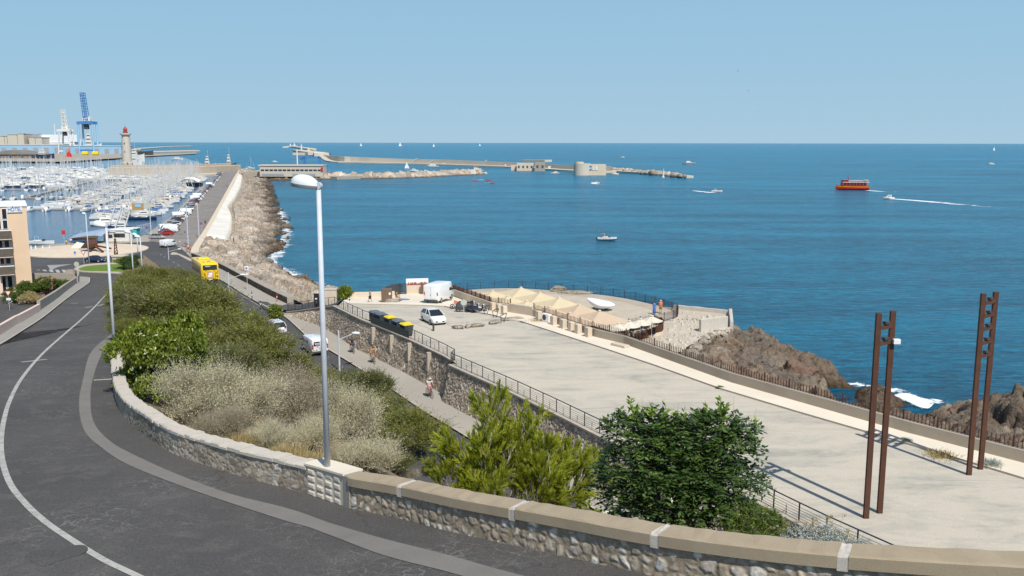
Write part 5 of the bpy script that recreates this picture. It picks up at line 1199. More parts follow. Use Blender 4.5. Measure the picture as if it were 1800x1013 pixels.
def hatch(label, L=3.85, W=1.66, H=1.44, body=None, kind='hatchback', group=None, cat='car', wheels=True):
    body = body or MT['white_car']; root = empty('parked_car'); tag(root, label, cat, group); w = W/2
    if kind == 'estate': roof = [(-.47, .93), (-.42, H-.06), (-.1, H), (.06, H-.03), (.27, .93)]
    elif kind == 'saloon': roof = [(-.36, .93), (-.22, H-.07), (-.05, H), (.07, H-.03), (.26, .93)]
    else: roof = [(-.46, .95), (-.36, H-.1), (-.12, H), (.05, H-.02), (.28, .93)]
    st = [(-.5, .38, .62, w*.78), (-.49, .28, .80, w*.93), (-.46, .22, .90, w*.97), (-.3, .2, .94, w), (0, .2, .94, w), (.22, .2, .92, w), (.34, .2, .86, w*.99), (.44, .22, .74, w*.94), (.485, .26, .62, w*.86), (.5, .34, .54, w*.72)]
    mb = MB(); mb.loft([sec(x*L, a, b, c, .14, .08) for x, a, b, c in st]); bo = mb.build('body', body, root, smooth='auto')
    def gs(x, zt_, k): return [(x*L, w*.93, .90), (x*L, w*(.93-.20*min(1, (zt_-.9)/.5)), zt_), (x*L, -w*(.93-.20*min(1, (zt_-.9)/.5)), zt_), (x*L, -w*.93, .90)]
    MB().loft([gs(x, z, 0) for x, z in roof]).build('windows', MT['glass'], root)
    rs = []
    for x, z in roof[1:4]: rs.append([(x*L, w*.745, z-.05), (x*L, w*.72, z+.012), (x*L, w*.6, z+.03), (x*L, -w*.6, z+.03), (x*L, -w*.72, z+.012), (x*L, -w*.745, z-.05)])
    MB().loft(rs).build('roof', body, root, smooth='auto')
    mb = MB()
    for s in (-1, 1):
        for (x, z), (x2, z2_) in ((roof[0], roof[1]), (roof[3], roof[4])): mb.tube([(x*L, s*w*.935, .92) if z < 1 else (x*L, s*w*.74, z), (x2*L, s*w*.74, z2_) if z2_ > 1 else (x2*L, s*w*.935, .92)], .035, 5)
        mb.tube([(-.07*L, s*w*.945, .9), (-.09*L, s*w*.735, H-.02)], .03, 4)
    mb.build('pillars', body, root)
    for s in (-1, 1):
        MB().ell((.452*L, s*w*.70, .66), (.14, .17, .085), 10, 6).build('headlight', MT['headlight'], root)
        MB().box((-.484*L, s*w*.74, .80), (.12, .22, .2), bev=.03).build('tail_light', MT['redlight'], root)
        MB().ell((.19*L, s*(w+.08), .98), (.07, .1, .06), 8, 5).build('mirror', body, root)
    MB().box((.493*L, 0, .42), (.06, 1.0, .16), bev=.02).build('grille', MT['black'], root)
    MB().box((.502*L, 0, .42), (.02, .5, .11)).build('number_plate', MT['plate'], root); MB().box((-.502*L, 0, .58), (.02, .5, .11)).build('number_plate', MT['plate'], root)
    for x in (-.31, .31):
        for s in (-1, 1): wheel_at(root, x*L, s*(w-.075), .30, .19)
    return root
def van(label, L, W, H, body, name='delivery_van', rear_glass=False, side_glass=False, group=None, hood=.30):
    root = empty(name); tag(root, label, 'van', group); w = W/2
    xs = [(-.5, .42, H-.28, w*.90), (-.492, .32, H-.08, w*.96), (-.47, .28, H-.02, w*.985), (-.2, .26, H, w), (.12, .26, H-.01, w), (.5-hood*.86, .26, H-.10, w*.985), (.5-hood*.42, .26, 1.12+.1*(H > 2.1), w*.97), (.5-hood*.14, .27, 1.0+.08*(H > 2.1), w*.93), (.49, .30, .84, w*.86), (.5, .4, .62, w*.74)]
    MB().loft([sec(x*L, a, b, c, .14, .16, .06) for x, a, b, c in xs]).build('body', body, root, smooth='auto')
    # windscreen on the slope between stations 5 and 6
    x5, z5 = (.5-hood*.86)*L, H-.10; x6, z6 = (.5-hood*.42)*L, 1.12+.1*(H > 2.1); nx, nz = (z5-z6), (x6-x5); nl = math.hypot(nx, nz); nx /= nl; nz /= nl; e = .012
    def on(t, y): return (x5+(x6-x5)*t+nx*e, y, z5+(z6-z5)*t+nz*e)
    MB().add([on(.10, w*.72), on(.95, w*.80), on(.95, -w*.80), on(.10, -w*.72)], [(0, 1, 2, 3)]).build('windscreen', MT['glass'], root)
    for s in (-1, 1):
        y = s*(w+.006); zb_ = z6+.0; zt_ = H-.22 if H < 2.1 else zb_+.62
        MB().add([((.5-hood*1.55)*L, y, zb_), ((.5-hood*.62)*L, y*.985, zb_), ((.5-hood*.84)*L, y*.975, zt_), ((.5-hood*1.5)*L, y*.985, zt_)], [(0, 1, 2, 3)]).build('side_window', MT['glass'], root)
        if side_glass: MB().add([(-.18*L, y, zb_), (.02*L, y, zb_), (.02*L, y*.99, zt_), (-.17*L, y*.99, zt_)], [(0, 1, 2, 3)]).build('side_window', MT['glass'], root)
        MB().box((-.497*L, s*w*.88, H*.52 if H > 2.1 else 1.0), (.05, .14, .45 if H > 2.1 else .5), bev=.02).build('tail_light', MT['redlight'], root)
        MB().ell((.47*L, s*w*.74, .80), (.13, .17, .13), 10, 6).build('headlight', MT['headlight'], root)
        MB().box(((.5-hood*.75)*L, s*(w+.13), zb_+.12), (.1, .18, .24), bev=.03).build('mirror', MT['black'], root)
    MB().box((-.503*L, 0, .42), (.10, W*.93, .22), bev=.03).build('rear_bumper', MT['darkgrey'], root)
    mb = MB(); mb.box((-.5*L-.008, 0, H*.52), (.012, .02, H*.7)); mb.box((-.5*L-.01, .06, H*.45), (.03, .04, .18)); mb.build('rear_door_seam', MT['darkgrey'], root)
    MB().box((-.508*L, -w*.42, .72), (.02, .5, .12)).build('number_plate', MT['plate'], root)
    MB().box((.503*L, 0, .5), (.06, W*.75, .2), bev=.03).build('grille', MT['black'], root)
    if rear_glass:
        for s in (-1, 1): MB().box((-.5*L-.004, s*w*.42, H-.52), (.03, w*.70, .46), bev=.01).build('rear_window', MT['glass'], root)
    for x in (-.31, .32):
        for s in (-1, 1): wheel_at(root, x*L, s*(w-.1), .33, .21)
    return root
def place(o, p, rz): o.location = (p[0], p[1], p[2]); o.rotation_euler = (0, 0, rz); return o
def heading(a, b): return math.atan2(b.y-a.y, b.x-a.x)
# white three-door hatchback and tall white van on the esplanade
pc = G(767, 572, zt); f = G(775, 578, zt)
c1 = hatch('small white three-door hatchback parked facing the camera beside the yellow-lidded bins', 3.83, 1.66, 1.43)
p = G(762, 567, zt); place(c1, p, -math.pi/2+math.radians(26)); c1.name = 'white_hatchback'
v1 = van('tall white panel van seen from behind, parked on the pale paving above the hatchback', 5.4, 2.02, 2.45, MT['white_car'], hood=.22)
p = G(766, 533, zw); v1.location = p; place(v1, (p.x+.3, p.y+1.9, zw(p.x, p.y)), math.radians(90-20))
for r_ in (v1,): r_.scale = (.93, .98, .96)
# small white van climbing the lower road, with stickers
v2 = van('small white delivery van driving away along the lower road, stickers on its rear windows', 4.25, 1.78, 1.82, MT['white_car'], name='small_van', rear_glass=True, side_glass=True, hood=.26)
p = G(548, 621, zl); d1 = G(520, 600, zl); d0 = G(620, 666, zl); hd = heading(d0, d1); place(v2, (p.x+.15, p.y+.6, zl(p.x, p.y)), hd)
for (y, z, wd, hh, mt) in ((.33, 1.30, .44, .16, 'blue'), (-.33, 1.30, .44, .16, 'red'), (.30, 1.02, .22, .2, 'red')):
    MB().box((-.5*4.25-.022, y, z), (.012, wd, hh)).build('sticker', MT['sign_white'], v2); MB().box((-.5*4.25-.030, y, z), (.008, wd*.8, hh*.5)).build('sticker_print', MT[mt], v2)
MB().box((-.02*4.25, .895, 1.30), (.55, .012, .3)).build('side_sticker', MT['blue'], v2); MB().box((-.02*4.25, .897, 1.30), (.45, .014, .1)).build('side_sticker_stripe', MT['sign_white'], v2)
c2 = hatch('white car half hidden by the bushes on the lower road, ahead of the small van', 4.2, 1.75, 1.5, kind='estate'); p = G(482, 584, zl); place(c2, (p.x, p.y, zl(p.x, p.y)), hd+math.radians(4)); c2.name = 'white_car'
c3 = hatch('dark blue saloon car leaving the roundabout beside the lawn', 4.5, 1.8, 1.45, MT['navy'], 'saloon'); p = G(168, 461, 1.96); place(c3, (p.x, p.y, 1.97), math.radians(-12)); c3.name = 'dark_saloon'
v3 = van('small white van turning at the end of the mole road', 4.4, 1.8, 1.9, MT['white_car'], name='small_van', hood=.26); p = G(292, 435, 1.99); place(v3, (p.x, p.y+1.5, 1.99), math.radians(70))
c4 = hatch('dark car seen behind the hotel corner by the pink oleander', 4.2, 1.7, 1.45, MT['darkgrey']); p = G(47, 505, CPZ); place(c4, p, 0); c4.name = 'dark_car'
c5 = hatch('grey car parked alone beside the quay next to the first parking signs', 4.3, 1.75, 1.45, MT['grey'], 'saloon'); p = G(276, 420, 1.95); place(c5, p, math.radians(-8)); c5.name = 'grey_saloon'
# ---------------- yellow city bus
def bus():
    root = empty('city_bus'); tag(root, 'yellow single-decker city bus driving away along the seaside road', 'bus'); L, W, H = 11.8, 2.5, 3.0; w = W/2
    st = [(-L/2, .45, H-.35, w*.90), (-L/2+.08, .34, H-.12, w*.96), (-L/2+.3, .3, H-.02, w), (0, .3, H, w), (L/2-.4, .3, H-.02, w), (L/2-.08, .35, H-.15, w*.96), (L/2, .5, H-.4, w*.88)]
    MB().loft([sec(x, a, b, c, .15, .2, .05) for x, a, b, c in st]).build('body', MT['yellow'], root, smooth='auto')
    for s in (-1, 1):
        for k in range(7): MB().box((-L/2+1.5+k*1.5, s*(w+.004), 1.85), (1.36, .03, 1.15), bev=.02).build('side_window', MT['glass'], root)
        MB().box((0, s*(w+.003), .62), (L*.86, .02, .5)).build('lower_panel', MT['grey'], root)
    x = -L/2-.012
    MB().box((x, 0, 2.33), (.05, 2.02, .72), bev=.03).build('rear_window', MT['glass'], root)
    MB().box((x-.03, .25, 2.52), (.02, 1.1, .26)).build('destination_display', MT['darkgrey'], root)
    mb = MB()
    for k in range(7): mb.box((x-.045, .62-.1*k, 2.52), (.006, .05, .12+.03*(k % 2)))
    mb.build('display_letters', MT['sign_white'], root)
    MB().box((x-.02, 0, 1.30), (.03, .92, 1.0)).build('advert_panel', plain('pinkish_advert', (.52, .30, .24), .5, .5, 3), root)
    mb = MB(); mb.box((x-.04, -.06, 1.42), (.01, .5, .3)); mb.box((x-.04, .1, 1.12), (.01, .6, .2)); mb.build('advert_print', MT['sign_white'], root)
    for s in (-1, 1):
        mb = MB(); mb.tube([(x-.01, s*.50, 1.95), (x-.01, s*.72, 1.75), (x-.01, s*.76, .85), (x-.01, s*.55, .72)], .03, 5); mb.build('rear_seam', MT['black'], root)
        MB().box((x-.01, s*1.02, 1.65), (.05, .12, .55), bev=.02).build('tail_light', MT['orangelight'], root); MB().box((x-.01, s*1.02, .98), (.05, .14, .3), bev=.02).build('tail_light', MT['redlight'], root)
    mb = MB(); mb.box((x-.01, .78, 1.45), (.03, .22, .1)); mb.box((x-.01, .78, 1.2), (.03, .26, .07)); mb.build('fleet_number', MT['black'], root)
    MB().box((x-.02, 0, .50), (.08, 2.2, .3), bev=.04).build('rear_bumper', MT['black'], root); MB().box((x-.07, 0, .60), (.02, .52, .12)).build('number_plate', MT['plate'], root)
    mb = MB(); mb.box((-L/2+1.2, 0, H+.06), (1.5, 1.5, .16), bev=.05); mb.build('roof_vent', MT['yellow'], root); MB().box((-L/2+.9, 0, H+.15), (.5, .5, .06)).build('roof_hatch', MT['darkgrey'], root); MB().box((1.5, 0, H+.10), (2.6, 1.6, .22), bev=.06).build('air_conditioner', MT['yellow'], root)
    for xx in (-L/2+2.9, L/2-2.6):
        for s in (-1, 1): wheel_at(root, xx, s*(w-.14), .48, .28)
    return root
b = bus(); p = G(370, 499, zl); dd = G(352, 478, zl); KLp = near_on(np.array([list(q) for q in KBe]), p);
hb_ = math.radians(90+26.5); place(b, (p.x-math.sin(math.radians(26.5))*5.6, p.y+math.cos(math.radians(26.5))*5.6, zl(p.x, p.y)-.08), hb_)
b.rotation_euler = (0, math.radians(1.3), hb_); b.scale = (1.0, 1.1, 1.13)
# ---------------- row of parked cars on the mole
ONES = ['', 'first', 'second', 'third', 'fourth', 'fifth', 'sixth', 'seventh', 'eighth', 'ninth', 'tenth', 'eleventh', 'twelfth', 'thirteenth', 'fourteenth', 'fifteenth', 'sixteenth', 'seventeenth', 'eighteenth', 'nineteenth']
TENS = {20: 'twenty', 30: 'thirty', 40: 'forty', 50: 'fifty', 60: 'sixty', 70: 'seventy', 80: 'eighty', 90: 'ninety'}
def ordw(n):
    if n >= 100: return 'hundred'+('th' if n == 100 else ' and '+ordw(n-100))
    if n < 20: return ONES[n]
    t = n//10*10; return (TENS[t][:-1]+'ieth') if n == t else TENS[t]+'-'+ONES[n-t]
carm = [('white', MT['white_car']), ('silver grey', MT['rim']), ('black', MT['black']), ('dark blue', MT['navy']), ('white', MT['white_car']), ('dark grey', MT['darkgrey']), ('dark red', MT['redlight']), ('light grey', MT['wp'])]
protos = []
for k, (cn, cm) in enumerate(carm): protos.append((cn, ['hatchback', 'estate', 'saloon'][k % 3], hatch('x', 4.0+.1*(k % 3), 1.75, 1.48, cm, ['hatchback', 'estate', 'saloon'][k % 3])))
pvan = ('white', 'van', van('x', 5.2, 2.0, 2.4, MT['white_car'], name='parked_van'))
usedp = set()
RP = [Vector((p.x, p.y, 1.99)) for p in smooth_path([G(x, y, 1.99) for x, y in [(291, 414), (303, 400), (314, 387), (327, 374), (341, 357), (354, 342), (368, 329), (380, 315), (388, 304.5)]], 8)]
Q, t = resample(RP, .5); L_ = t[-1]; s = 0.0; n = 0; rc = random.Random(21)
while s < L_:
    n += 1; P = Vector([np.interp(s, t, Q[:, i]) for i in range(3)]); P2 = Vector([np.interp(min(L_, s+2), t, Q[:, i]) for i in range(3)]); a = heading(P, P2) if (P2-P).length > .1 else a
    k = rc.randrange(len(protos)) if rc.random() > .035 else len(protos)
    if n == 4 or n == 5: k = len(protos)
    cn, kd, pr = protos[k] if k < len(protos) else pvan
    o = pr if k not in usedp else copy_tree(pr); usedp.add(k); d_ = rc.choice((0, math.pi)); place(o, P, a+math.radians(-74)+d_+rc.uniform(-.04, .04))
    tag(o, '%s %s, %s vehicle from the roundabout parked along the mole' % (cn, kd if kd != 'estate' else 'estate car', ordw(n)), 'van' if kd == 'van' else 'car', 'vehicles parked along the mole road')
    s += 2.5+rc.uniform(0, .35)+(s > 260)*1.0
for k, (cn, kd, pr) in enumerate(protos+[pvan]):
    if k not in usedp:
        for c in list(pr.children_recursive)+[pr]: bpy.data.objects.remove(c)
# ---------------- motorcycles and scooters
def bike_moto(label, seed, body, cover=False, scooter=False, delivery=False):
    root = empty('scooter' if scooter else 'motorcycle'); tag(root, label, 'scooter' if scooter else 'motorcycle', 'two-wheelers parked in a row'); r = .31 if not scooter else .24; xb, xf = -.68, .70
    for x in (xb, xf):
        mb = MB(); n = 18; vs = []
        for k in range(n):
            t = 2*math.pi*k/n
            for q in range(6): u = 2*math.pi*q/6; rr_ = r-.05+.05*math.cos(u); vs.append((x+rr_*math.cos(t), .05*math.sin(u), r+rr_*math.sin(t)))
        fs = [(k*6+q, k*6+(q+1) % 6, ((k+1) % n)*6+(q+1) % 6, ((k+1) % n)*6+q) for k in range(n) for q in range(6)]; mb.add(vs, fs); mb.tube([(x, -.05, r), (x, .05, r)], .10, 10)
        for k in range(5): t = 2*math.pi*k/5; mb.tube([(x, 0, r), (x+(r-.07)*math.cos(t), 0, r+(r-.07)*math.sin(t))], .012, 4)
        mb.build('wheel', MT['tyre'], root)
    if cover:
        mb = MB(); mb.loft([[(x, y*wd, z) for y, z in ((-.3, .25), (-.33, .6), (-.18, h), (.18, h), (.33, .6), (.3, .25))] for x, h, wd in ((-1.0, .6, .6), (-.7, .95, .9), (0, 1.0, 1), (.45, 1.25, 1.1), (.85, 1.0, .8), (1.02, .5, .4))]); mb.build('cover', body, root)
    else:
        mb = MB(); mb.tube([(xf, 0, r), (.52, 0, .85), (.42, 0, 1.02)], .035, 6); mb.build('fork', MT['galv'], root)
        MB().tube([(.42, -.36, 1.06), (.42, 0, 1.0), (.42, .36, 1.06)], .018, 5).build('handlebar', MT['black'], root)
        mb = MB()
        if scooter:
            mb.loft([[(x, -wd, z0), (x, wd, z0), (x, wd*.8, z1), (x, -wd*.8, z1)] for x, wd, z0, z1 in ((-.85, .1, .5, .7), (-.6, .2, .35, .78), (-.15, .19, .3, .75), (-.02, .15, .2, .45), (.25, .15, .2, .28))]); mb.loft([[(.30, -.2, .25), (.36, -.2, .25), (.36, .2, .25), (.30, .2, .25)], [(.42, -.2, .9), (.50, -.16, .9), (.50, .16, .9), (.42, .2, .9)]])
        else:
            mb.loft([[(x, -wd, z0), (x, wd, z0), (x, wd*.6, z1), (x, -wd*.6, z1)] for x, wd, z0, z1 in ((-.85, .07, .78, .86), (-.5, .13, .6, .82), (-.1, .14, .45, .84), (.2, .17, .35, 1.0), (.42, .12, .6, .98))])
        mb.build('body', body, root, smooth=False)
        MB().box((-.42, 0, .86 if not scooter else .80), (.62, .26, .1), bev=.03).build('seat', MT['black'], root)
        mb = MB(); mb.box((.0, 0, .38), (.42, .26, .3), bev=.05); mb.tube([(-.05, -.16, .3), (-.75, -.2, .42)], .045, 6); mb.build('engine', MT['darkgrey'], root)
        MB().ell((.55, 0, .90), (.09, .09, .09), 8, 6).build('headlight', MT['headlight'], root)
        if delivery: MB().box((-.78, 0, 1.05), (.42, .42, .4), bev=.04).build('top_box', MT['black'], root)
    return root
for i, (px, py, rz_, bd, cv, sc, dl, lab) in enumerate([(805, 543, 200, 'orange', 0, 0, 0, 'orange and white motorcycle parked leftmost of the row of two-wheelers'), (816, 548, 190, 'darkgrey', 1, 0, 0, 'motorbike under a greyish cover, second from left'), (833, 549, 15, 'black', 0, 1, 0, 'black maxi scooter in the middle of the two-wheelers'),
     (842, 550, 20, 'navy', 0, 1, 0, 'dark scooter seen side-on at the right end of the two-wheelers'), (826, 544, 30, 'black', 0, 0, 1, 'black motorcycle with a top box behind the scooters')]):
    o = bike_moto(lab, i, MT[bd], cv, sc, dl); p = G(px, py, zt); place(o, p, math.radians(rz_))
# ============================================================ PEOPLE AND BICYCLES
def person(label, loc, rz, pose='walk', top='navy', legs='darkgrey', skirt=False, hat=None, dress=False, H=1.72, shirtless=False, hair='hair', holds=None):
    """one continuous skinned body (pelvis root) with fingers, plus hair and clothes as children; faces +X"""
    k = H/1.72; root = empty('person', loc, rz);
    J = {};
    if pose == 'ride':
        J = dict(pel=(-.10, 0, .98), ab=(-.04, 0, 1.12), ch=(.08, 0, 1.34), nk=(.14, 0, 1.49), hd=(.17, 0, 1.60), ht=(.18, 0, 1.70), shR=(.10, -.18, 1.42), elR=(.22, -.24, 1.20), wrR=(.44, -.22, 1.10), shL=(.10, .18, 1.42), elL=(.22, .24, 1.20), wrL=(.44, .22, 1.10),
                 hpR=(-.08, -.10, .93), knR=(.26, -.11, .76), anR=(.13, -.12, .40), toR=(.29, -.12, .33), hpL=(-.08, .10, .93), knL=(.20, .11, .60), anL=(.03, .12, .22), toL=(.19, .12, .16))
    elif pose == 'sit':
        J = dict(pel=(0, 0, .50), ab=(-.02, 0, .66), ch=(.0, 0, .90), nk=(.03, 0, 1.06), hd=(.06, 0, 1.17), ht=(.07, 0, 1.27), shR=(0, -.19, 1.0), elR=(.08, -.24, .74), wrR=(.30, -.2, .72), shL=(0, .19, 1.0), elL=(.08, .24, .74), wrL=(.30, .2, .72), hpR=(.05, -.1, .48), knR=(.45, -.11, .50), anR=(.45, -.11, .09), toR=(.6, -.11, .04), hpL=(.05, .1, .48), knL=(.45, .11, .50), anL=(.42, .11, .09), toL=(.58, .11, .04))
    else:
        st = .16 if pose == 'walk' else .03
        J = dict(pel=(0, 0, .92), ab=(.0, 0, 1.08), ch=(.01, 0, 1.30), nk=(.01, 0, 1.45), hd=(.03, 0, 1.57), ht=(.03, 0, 1.68), shR=(0, -.19, 1.38), elR=(-.06, -.24, 1.11), wrR=(.05, -.25, .88), shL=(0, .19, 1.38), elL=(-.02+st*.5, .24, 1.11), wrL=(.08+st, .24, .90),
                 hpR=(0, -.095, .88), knR=(st*.9+.02, -.10, .49), anR=(st*.9, -.10, .09), toR=(st*.9+.17, -.11, .03), hpL=(0, .095, .88), knL=(-st*.5+.03, .10, .49), anL=(-st*1.6, .10, .11), toL=(-st*1.6+.15, .11, .03))
    E = [('pel', 'ab'), ('ab', 'ch'), ('ch', 'nk'), ('nk', 'hd'), ('hd', 'ht'), ('ch', 'shR'), ('shR', 'elR'), ('elR', 'wrR'), ('ch', 'shL'), ('shL', 'elL'), ('elL', 'wrL'), ('pel', 'hpR'), ('hpR', 'knR'), ('knR', 'anR'), ('anR', 'toR'), ('pel', 'hpL'), ('hpL', 'knL'), ('knL', 'anL'), ('anL', 'toL')]
    Rr = dict(pel=.135, ab=.115, ch=.13, nk=.055, hd=.092, ht=.07, shR=.062, shL=.062, elR=.042, elL=.042, wrR=.028, wrL=.028, hpR=.095, hpL=.095, knR=.058, knL=.058, anR=.04, anL=.04, toR=.035, toL=.035)
    names = list(J); V = [Vector(J[n])*k for n in names]; idx = {n: i for i, n in enumerate(names)}; ed = [(idx[a], idx[b]) for a, b in E]; rad = [Rr[n]*k for n in names]
    # hands: palm and five fingers of different lengths
    for sd in ('R', 'L'):
        wv = V[idx['wr'+sd]]; ev = V[idx['el'+sd]]; d = (wv-ev).normalized(); side = Vector((0, -1 if sd == 'R' else 1, 0)); up_ = d.cross(side).normalized(); pm = wv+d*.075*k; V.append(pm); rad.append(.030*k); pi = len(V)-1; ed.append((idx['wr'+sd], pi))
        for q, ln in enumerate((.062, .074, .07, .055)):
            o_ = up_*(q-1.5)*.02; a = pm+d*.03*k+o_; c = a+d*ln*.55+side*-.012; e2 = c+d*ln*.3+side*-.03
            V += [a, c, e2]; rad += [.0095*k, .0088*k, .0075*k]; ed += [(pi, len(V)-3), (len(V)-3, len(V)-2), (len(V)-2, len(V)-1)]
        a = pm-d*.03+up_*-.035; c = a+d*.04+up_*-.02; V += [a, c]; rad += [.011*k, .009*k]; ed += [(pi, len(V)-2), (len(V)-2, len(V)-1)]
    me = bpy.data.meshes.new('body'); me.from_pydata([tuple(v) for v in V], ed, []); bo = bpy.data.objects.new('body', me); COL.objects.link(bo); bo.parent = root
    md = bo.modifiers.new('skin', 'SKIN'); md.use_smooth_shade = True
    for i, sv in enumerate(me.skin_vertices[0].data): sv.radius = (rad[i], rad[i]); sv.use_root = (i == 0)
    sb = bo.modifiers.new('sub', 'SUBSURF'); sb.levels = 1; sb.render_levels = 1; me.materials.append(MT['skin'])
    h = V[idx['hd']]
    mb = MB(); mb.ell((h.x+.085*k, h.y, h.z-.0), (.022, .014, .022), 6, 5); mb.build('nose', MT['skin'], root)
    mb = MB(); [mb.ell((h.x+.076*k, h.y+s*.034, h.z+.02), (.012, .014, .009), 6, 4) for s in (-1, 1)]; mb.build('eyes', MT['black'], root)
    mb = MB(); mb.ell((h.x-.018*k, h.y, h.z+.045*k), (.105*k, .098*k, .092*k), 12, 8, -.25); mb.build('hair', MT[hair], root, smooth=True)
    if hat: mb = MB(); mb.lathe([(.19, 0), (.2, .012), (.115, .02), (.10, .09), (.06, .12), (.001, .125)], 18, (h.x, h.y, h.z+.06)); mb.build('hat', MT[hat], root)
    def garment(name, chain, mat, extra):
        mb = MB();
        for ch in chain:
            pts = [V[idx[c[0]]] if isinstance(c[0], str) else Vector(c[0])*k for c in ch]; rs = [c[1]*k for c in ch]; mb.tube(pts, rs, 12)
        return mb.build(name, MT[mat], root, smooth=True)
    if not shirtless:
        sl = (V[idx['shR']]+V[idx['elR']])*.5/k; sl2 = (V[idx['shL']]+V[idx['elL']])*.5/k; nk = tuple(J['nk']); pel = J['pel']
        mb = MB(); ring = []
        for nme, rx, ry in (('pel', .135, .165), ('ab', .115, .150), ('ch', .125, .175), ('nk', .06, .075)):
            c = V[idx[nme]]; zof = -.03 if nme == 'nk' else (.10 if nme == 'ch' else 0); ring.append([(c.x+rx*k*math.cos(2*math.pi*q/14), c.y+ry*k*math.sin(2*math.pi*q/14), c.z+zof*k*(.4)) for q in range(14)])
        mb.loft(ring)
        for a, b_ in (('shR', sl), ('shL', sl2)): mb.tube([V[idx['ch']].lerp(V[idx[a]], .6)+Vector((0, 0, .03)), V[idx[a]], Vector(b_)*k], [.085*k, .076*k, .062*k], 10)
        mb.build('dress' if dress else 'shirt', MT[top], root, smooth=True)
    if dress or skirt:
        c = V[idx['pel']]; mb = MB();
        if pose == 'ride': mb.tube([c+Vector((0, 0, .06)), c+Vector((.12, 0, -.06)), c+Vector((.26, 0, -.26))], [.15, .19, .22], 14)
        else: mb.lathe([(.15, .08), (.18, -.1), (.22, -.45), (.25, -.72 if dress else -.4)][::-1], 16, tuple(c))
        mb.build('skirt', MT[top if dress else legs], root, smooth=True)
    else:
        mb = MB()
        for s in ('R', 'L'): hp, kn = V[idx['hp'+s]], V[idx['kn'+s]]; mb.tube([hp+Vector((0, 0, .06)), hp, hp.lerp(kn, .85)], [.115*k, .112*k, .085*k], 12)
        c = V[idx['pel']]; mb.tube([c+Vector((0, 0, -.07)), c+Vector((0, 0, .05))], [.145*k, .145*k], 12); mb.build('shorts', MT[legs], root, smooth=True)
    for s in ('R', 'L'):
        a, b_ = V[idx['an'+s]], V[idx['to'+s]]; MB().tube([a+Vector((-.04, 0, -.04)), a.lerp(b_, .5)+Vector((0, 0, -.01)), b_+Vector((.05, 0, 0))], [.045*k, .047*k, .036*k], 8).build('shoe', MT['black'], root, smooth=True)
    tag(root, label, 'person'); return root
def bicycle(label, loc, rz, mat):
    root = empty('bicycle', loc, rz); tag(root, label, 'bicycle'); r = .34
    for x in (-.52, .54):
        mb = MB(); pts = [(x+r*math.cos(2*math.pi*q/24), 0, r+r*math.sin(2*math.pi*q/24)) for q in range(25)]; mb.tube(pts, .022, 5, False)
        w_ = mb.build('wheel', MT['tyre'], root); mb = MB(); [mb.tube([(x, 0, r), (x+r*.97*math.cos(2*math.pi*q/12), 0, r+r*.97*math.sin(2*math.pi*q/12))], .004, 3) for q in range(12)]; mb.build('spokes', MT['galv'], w_)
    mb = MB(); bb = (-.08, 0, .30); st = (-.20, 0, .82); hd = (.36, 0, .84)
    for a, b in ((bb, st), (bb, hd), (st, hd), (bb, (-.52, 0, r)), ((-.18, 0, .74), (-.52, 0, r)), (hd, (.54, 0, r)), (hd, (.34, 0, 1.0))): mb.tube([a, b], .018, 6)
    mb.build('frame', mat, root); MB().tube([(.42, -.27, 1.04), (.34, -.1, 1.02), (.34, .1, 1.02), (.42, .27, 1.04)], .014, 5).build('handlebar', MT['black'], root)
    MB().ell((-.22, 0, .88), (.13, .07, .035), 10, 6).build('saddle', MT['black'], root); mb = MB(); mb.tube([(-.08, -.1, .30), (-.08, .1, .30)], .05, 8); mb.box((.06, -.12, .34), (.1, .08, .02)); mb.box((-.04, .12, .16), (.1, .08, .02)); mb.build('pedals', MT['darkgrey'], root); return root
zp = z2
hd_far = heading(G(751, 698, zp), G(615, 620, zp))
def rider(px, py, mat, away, blab, plab, **k):
    p = G(px, py, zp); h = hd_far if away else hd_far+math.pi; h += math.radians(-4); bicycle(blab, p, h, mat); person(plab, p, h, 'ride', **k)
rider(619, 620, MT['crane_blue'], False, 'light blue bicycle ridden by the man in the dark T-shirt', 'cyclist in a dark blue T-shirt and black shorts on the promenade', top='navy', legs='black')
rider(655, 638, MT['galv'], False, 'grey bicycle ridden by the cyclist in orange', 'cyclist in an orange-tan shirt following on the promenade', top='ochre', legs='ochre')
rider(755, 698, MT['darkgrey'], False, 'dark city bicycle ridden by the woman in the straw hat', 'woman cyclist in a pale pink top and pink skirt with a straw hat', top='wp', legs='red', skirt=True, hat='canvas_y')
o = [x for x in bpy.data.objects if x.name.startswith('skirt')][-1]; o.data.materials[0] = plain('pink_cloth', (.62, .25, .27), .8)
P_ = lambda x, y, z: G(x, y, z)
person('person in a striped dark top and black shorts walking along the pale sea wall', P_(651, 533, zt), math.radians(200), top='rim', legs='black')
person('person in a long blue dress standing by the curved terrace fence', P_(1150, 553, PZ+.02), math.radians(100), 'stand', top='blue', dress=True)
person('person in an orange-red shirt and white cap beside the blue dress', P_(1161, 551, PZ+.02), math.radians(95), 'stand', top='orange', legs='ochre', hair='wp', H=1.82)
person('pedestrian in a red top walking where the promenade meets the mole', P_(327, 443, 2.1), math.radians(250), top='red', legs='wp')
person('pedestrian in a white shirt in the middle of the small group near the mole', P_(331, 442, 2.1), math.radians(240), top='wp', legs='darkgrey')
person('bare-chested pedestrian on the right of the small group near the mole', P_(335, 444, 2.1), math.radians(260), top='wp', legs='redlight', shirtless=True)
person('bather in dark clothes standing on the riprap below the white apron', P_(411, 428, 3.0), 0.5, 'stand', top='black', legs='black')
person('pedestrian in dark clothes on the mole road beside the parapet', P_(361, 396, 2.0), 1.9, top='darkgrey', legs='black')
person('pedestrian in shorts crossing near the second parking sign on the mole', P_(316, 408, 2.0), 2.4, top='ochre', legs='darkgrey')
